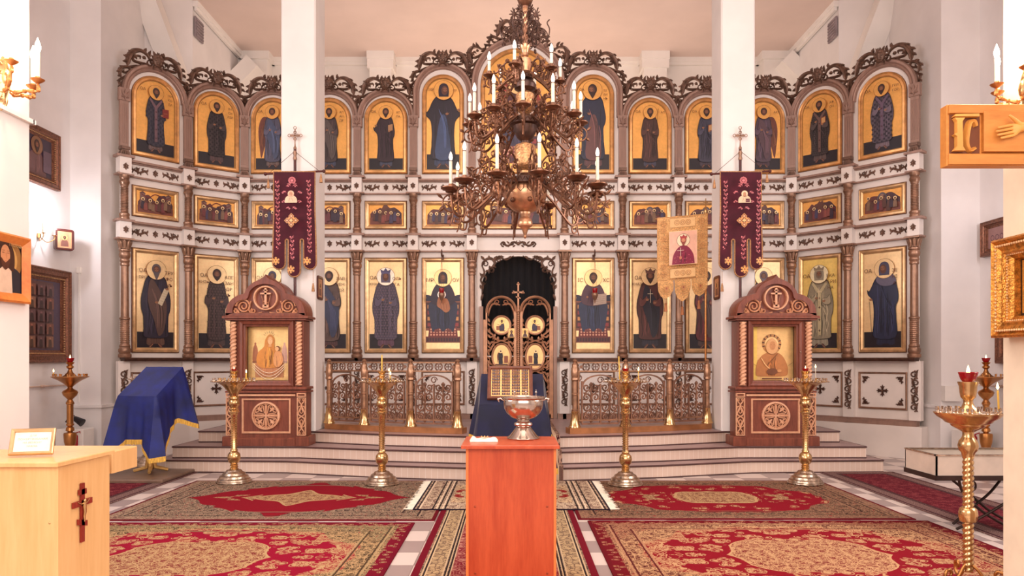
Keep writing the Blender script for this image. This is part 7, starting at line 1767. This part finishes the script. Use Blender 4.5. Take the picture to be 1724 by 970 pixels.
# ================================================================= CHANDELIER
CXc, CYc = .111, 6.3
r = thing('chandelier', 'large three-tiered bronze candle chandelier hanging in the middle of the nave', 'chandelier', (CXc, CYc, 0), 0)
def zc(y): return EYE+(HZ-y)*CYc/F
Rr = CYc/F
BODYM = mat('chandelier_body_bronze', (200, 152, 118), .3, .8, var=.2, scale=12)
def L_(name, pr, m, seg=28, sm=35): return B().lathe([(q*Rr, zc(y)) for q, y in pr][::-1] if pr[0][1] < pr[-1][1] else [(q*Rr, zc(y)) for q, y in pr], seg=seg).build(name, m, r, sm)
B().tube([(0, 0, zc(0)), (0, 0, 7.76)], .013, 8).build('suspension_rod', COPPERD, r, 60)
L_('top_globe', [(2, -28), (9, -24), (14, -12), (14, -2), (11, 6), (5, 11), (4, 16)], COPPER)
b = B(); n = 60; sg = 10; vs = []; fs = []
for i in range(n+1):
    for k in range(sg):
        a = 2*PI*k/sg; rr = (5.3+.7*math.cos(2*a-2*PI*i/n*5))*Rr; vs.append((rr*math.cos(a), rr*math.sin(a), zc(76-60*i/n)))
for i in range(n):
    for k in range(sg): fs.append((i*sg+k, i*sg+(k+1) % sg, (i+1)*sg+(k+1) % sg, (i+1)*sg+k))
b.add(vs, fs).build('twisted_stem', COPPER, r, 60)
L_('upper_collar', [(5, 14), (7, 18), (5, 22), (4, 74), (9, 76), (9, 80), (7, 84), (5, 90), (6, 94), (4, 96), (5, 99), (10, 100), (11, 102), (11, 120), (12, 122), (8, 125)], BODYM)
L_('dark_sphere', [(5, 124), (13, 128), (13, 133), (8, 135), (16, 139), (19, 144), (18, 150), (8, 154), (4, 156)], COPPERD)
L_('engraved_drum', [(6, 153), (13, 157), (15.5, 160), (15.5, 180), (16, 182), (14, 186), (9, 190), (6, 194)], mat('engraved_bronze', (206, 154, 108), .35, .75, var=.3, scale=60, bmp=.6, bscale=70))
L_('middle_bowl', [(8, 193), (20, 200), (26, 203), (26, 211), (20, 213), (19.5, 215), (18, 224), (13, 233), (7, 238), (6, 244)], COPPERD)
L_('lower_drum', [(6, 240), (8, 243), (16, 245), (18, 248), (18, 276), (17, 280), (14, 284), (8, 288), (8, 294)], mat('engraved_bronze', (196, 140, 92), .35, .75))
L_('cone_cap', [(8, 292), (12, 297), (24, 303), (30, 308)], COPPERD)
L_('dark_ring', [(30, 303), (38, 304), (39, 314), (34, 316), (30, 314)], COPPERD, 32)
b = B()
for z_, rr_, n in ((309, 38.8, 26), (207, 26.2, 20), (131, 13.3, 14)):
    for k in range(n):
        a = 2*PI*k/n; h_ = (6 if rr_ > 30 else 4)*Rr; ww = rr_*Rr*PI/n*.8
        def xf(x, y, z, a=a, rr_=rr_): q = rr_*Rr-y; return (q*math.cos(a)-x*math.sin(a), q*math.sin(a)+x*math.cos(a), z)
        b.rib([(-ww, zc(z_)+h_*.6), (0, zc(z_)-h_*.6), (ww, zc(z_)+h_*.6)], .006, .006, xf=xf)
b.build('heart_fretwork', COPPER, r)
L_('great_bowl', [(32, 314), (34.5, 318), (36, 326), (35, 334), (31, 343), (24, 351), (16, 356), (8, 358)], BODYM, 40)
b = B()
for k in range(14):
    a = 2*PI*k/14
    def xf(x, y, z, a=a): q = 35.5*Rr-y; return (q*math.cos(a)-x*math.sin(a), q*math.sin(a)+x*math.cos(a), z)
    b.rib([(-.028, zc(317)), (-.026, zc(324)), (0, zc(329)), (.026, zc(324)), (.028, zc(317))], .007, .006, xf=xf)
    if k % 2: b.sphere((33.5*Rr*math.cos(a), 33.5*Rr*math.sin(a), zc(342)), .022, 8, 6)
b.build('bowl_studs', COPPER, r, 50)
L_('finial', [(9, 355), (10, 358), (9, 362), (8, 366), (12, 372), (13, 378), (12, 381), (7, 384), (5, 388), (3, 394), (2, 396), (3.2, 399), (.5, 402)], BODYM)
# crown of scroll plates round the stem
plate = B(); s_ = Rr
def tb(p, w_=.0055, m=0): plate.tube([(x*s_, 0, zc(z)) for x, z in p], w_, 5, m)
for c in ([(6, 78), (18, 76), (26, 68), (24, 56), (14, 52), (10, 60), (16, 66)], [(6, 60), (16, 46), (30, 46), (38, 54), (36, 62), (30, 60)], [(6, 44), (12, 34), (22, 34), (26, 42), (20, 46), (16, 42)], [(22, 60), (34, 68), (40, 60), (42, 46), (38, 36), (42, 30)], [(6, 30), (10, 20), (16, 14)]): tb(crom(c, 5))
for cx_, cz_, q in ((18, 24, 9), (36, 74, 4), (30, 52, 5)):
    for a in range(8):
        t = PI/4*a; plate.tube([(cx_*s_, 0, zc(cz_)), ((cx_+q*math.cos(t))*s_, 0, zc(cz_+q*math.sin(t)))], [.009, .005], 5)
po = plate.build('scroll_crown_plate', COPPERD, r, 60)
for k in range(1, 6): put(po, r, (0, 0, 0), (0, 0, PI/3*k))
po.rotation_euler = (0, 0, .15)
def arm_mesh(r0, R, sc_, ornate):
    b = B(); S_ = R-r0
    def T(p, w_=.008, k=5):
        q = crom(p, k); b.tube([(r0+x*S_, 0, z*S_) for x, z in q], w_, 5)
    def SP(x, z, a, b_, a0, tn, w_=.0072): b.tube([(r0+p*S_, 0, q*S_) for p, q in spiral(x, z, a, b_, a0, tn, 14)], w_, 5)
    T([(0, .12), (.15, .0), (.38, -.16), (.6, -.36), (.8, -.5), (.95, -.42), (1, -.08)], .0115)
    T([(0, .2), (.1, .42), (.3, .52), (.46, .42), (.44, .24), (.33, .2), (.3, .3)]); T([(.05, .05), (.2, .14), (.34, .0), (.4, -.16)])
    T([(.38, -.16), (.52, -.02), (.64, -.08), (.64, -.2), (.55, -.2)]); T([(.6, -.36), (.66, -.12), (.78, .0), (.88, -.04), (.9, -.14), (.82, -.18)])
    T([(.46, .4), (.6, .32), (.7, .14), (.8, .08), (.84, .16)]); T([(.8, -.5), (.84, -.64), (.94, -.62), (.92, -.53)]); T([(.95, -.42), (.98, -.6), (1.02, -.68)], .006)
    for q in ((.58, .12, .12, .03, 1.5, 1.4), (.27, .12, .1, .03, 3, -1.4), (.18, .36, .1, .03, 2, 1.3), (.78, -.27, .09, .025, 4, -1.3), (.44, .08, .08, .02, 0, 1.3), (1.0, -.29, .1, .02, 1, 1.4)): SP(*q)
    b.tube([(r0+(1+.15*math.cos(t))*S_, 0, (-.28+.16*math.sin(t))*S_) for t in [2*PI*i/16 for i in range(16)]], .007, 5, closed=True)
    if ornate:
        SP(.62, .34, .09, .03, 3, 1.3); SP(.36, .56, .07, .02, 3, 1.3)
        for x, z, x2, z2 in ((.3, .52, .36, .64), (.62, .32, .72, .4), (.1, .42, .02, .5), (.5, .26, .58, .2), (1.14, -.2, 1.26, -.1), (1.12, -.36, 1.22, -.44)):
            b.tube([(r0+x*S_, 0, z*S_), (r0+(x+x2)/2*S_, 0, (z+z2)/2*S_), (r0+x2*S_, 0, z2*S_)], [.004, .014, .002], 5)
    return b
def tier_(n, ph, R, z, r0, ch, pr, mname, ornate):
    am = pm = sm = bm_ = None
    for k in range(n):
        a = math.radians(ph+360*k/n)-PI/2               # angle counted from the side that faces the camera
        if am is None:
            am = arm_mesh(r0, R, 1, ornate).build('arm', COPPER, r, 60); o = am
            pm = B().lathe([(.006, -pr*.75), (pr*.3, -pr*.7), (pr*.25, -pr*.5), (pr*.55, -pr*.4), (pr*.5, -pr*.3), (pr*.85, -pr*.16), (pr, -.004), (pr, .004), (pr*.8, .002), (pr*.3, .0), (.02, .01), (.021, .03), (.016, .034), (.016, .008)], (R, 0, 0), 24).build('drip_pan', COPPER, o, 40)
            sm = B().lathe([(.0135, .012), (.0135, ch-.08), (.006, ch-.078)], (R, 0, 0), 12).build('candle_sleeve', CANDLE, o, 40)
            b = B().lathe([(.014, ch-.082), (.014, ch-.076)], (R, 0, 0), 12, 1); b.lathe([(.007, ch-.078), (.013, ch-.066), (.0165, ch-.05), (.014, ch-.03), (.006, ch-.008), (.001, ch)], (R, 0, 0), 14)
            bm_ = b.build('bulb', [BULB, COPPERD], o, 50)
        else:
            o = put(am, r)
            for q in (pm, sm, bm_): put(q, o)
        o.location = (0, 0, z); o.rotation_euler = (0, 0, a)
tier_(12, 9, .63, 2.93, .17, .305, .083, 'low', True)
tier_(12, -3, .47, 3.5, .12, .268, .064, 'mid', True)
tier_(6, -17, .31, 3.885, .07, .2, .05, 'top', True)
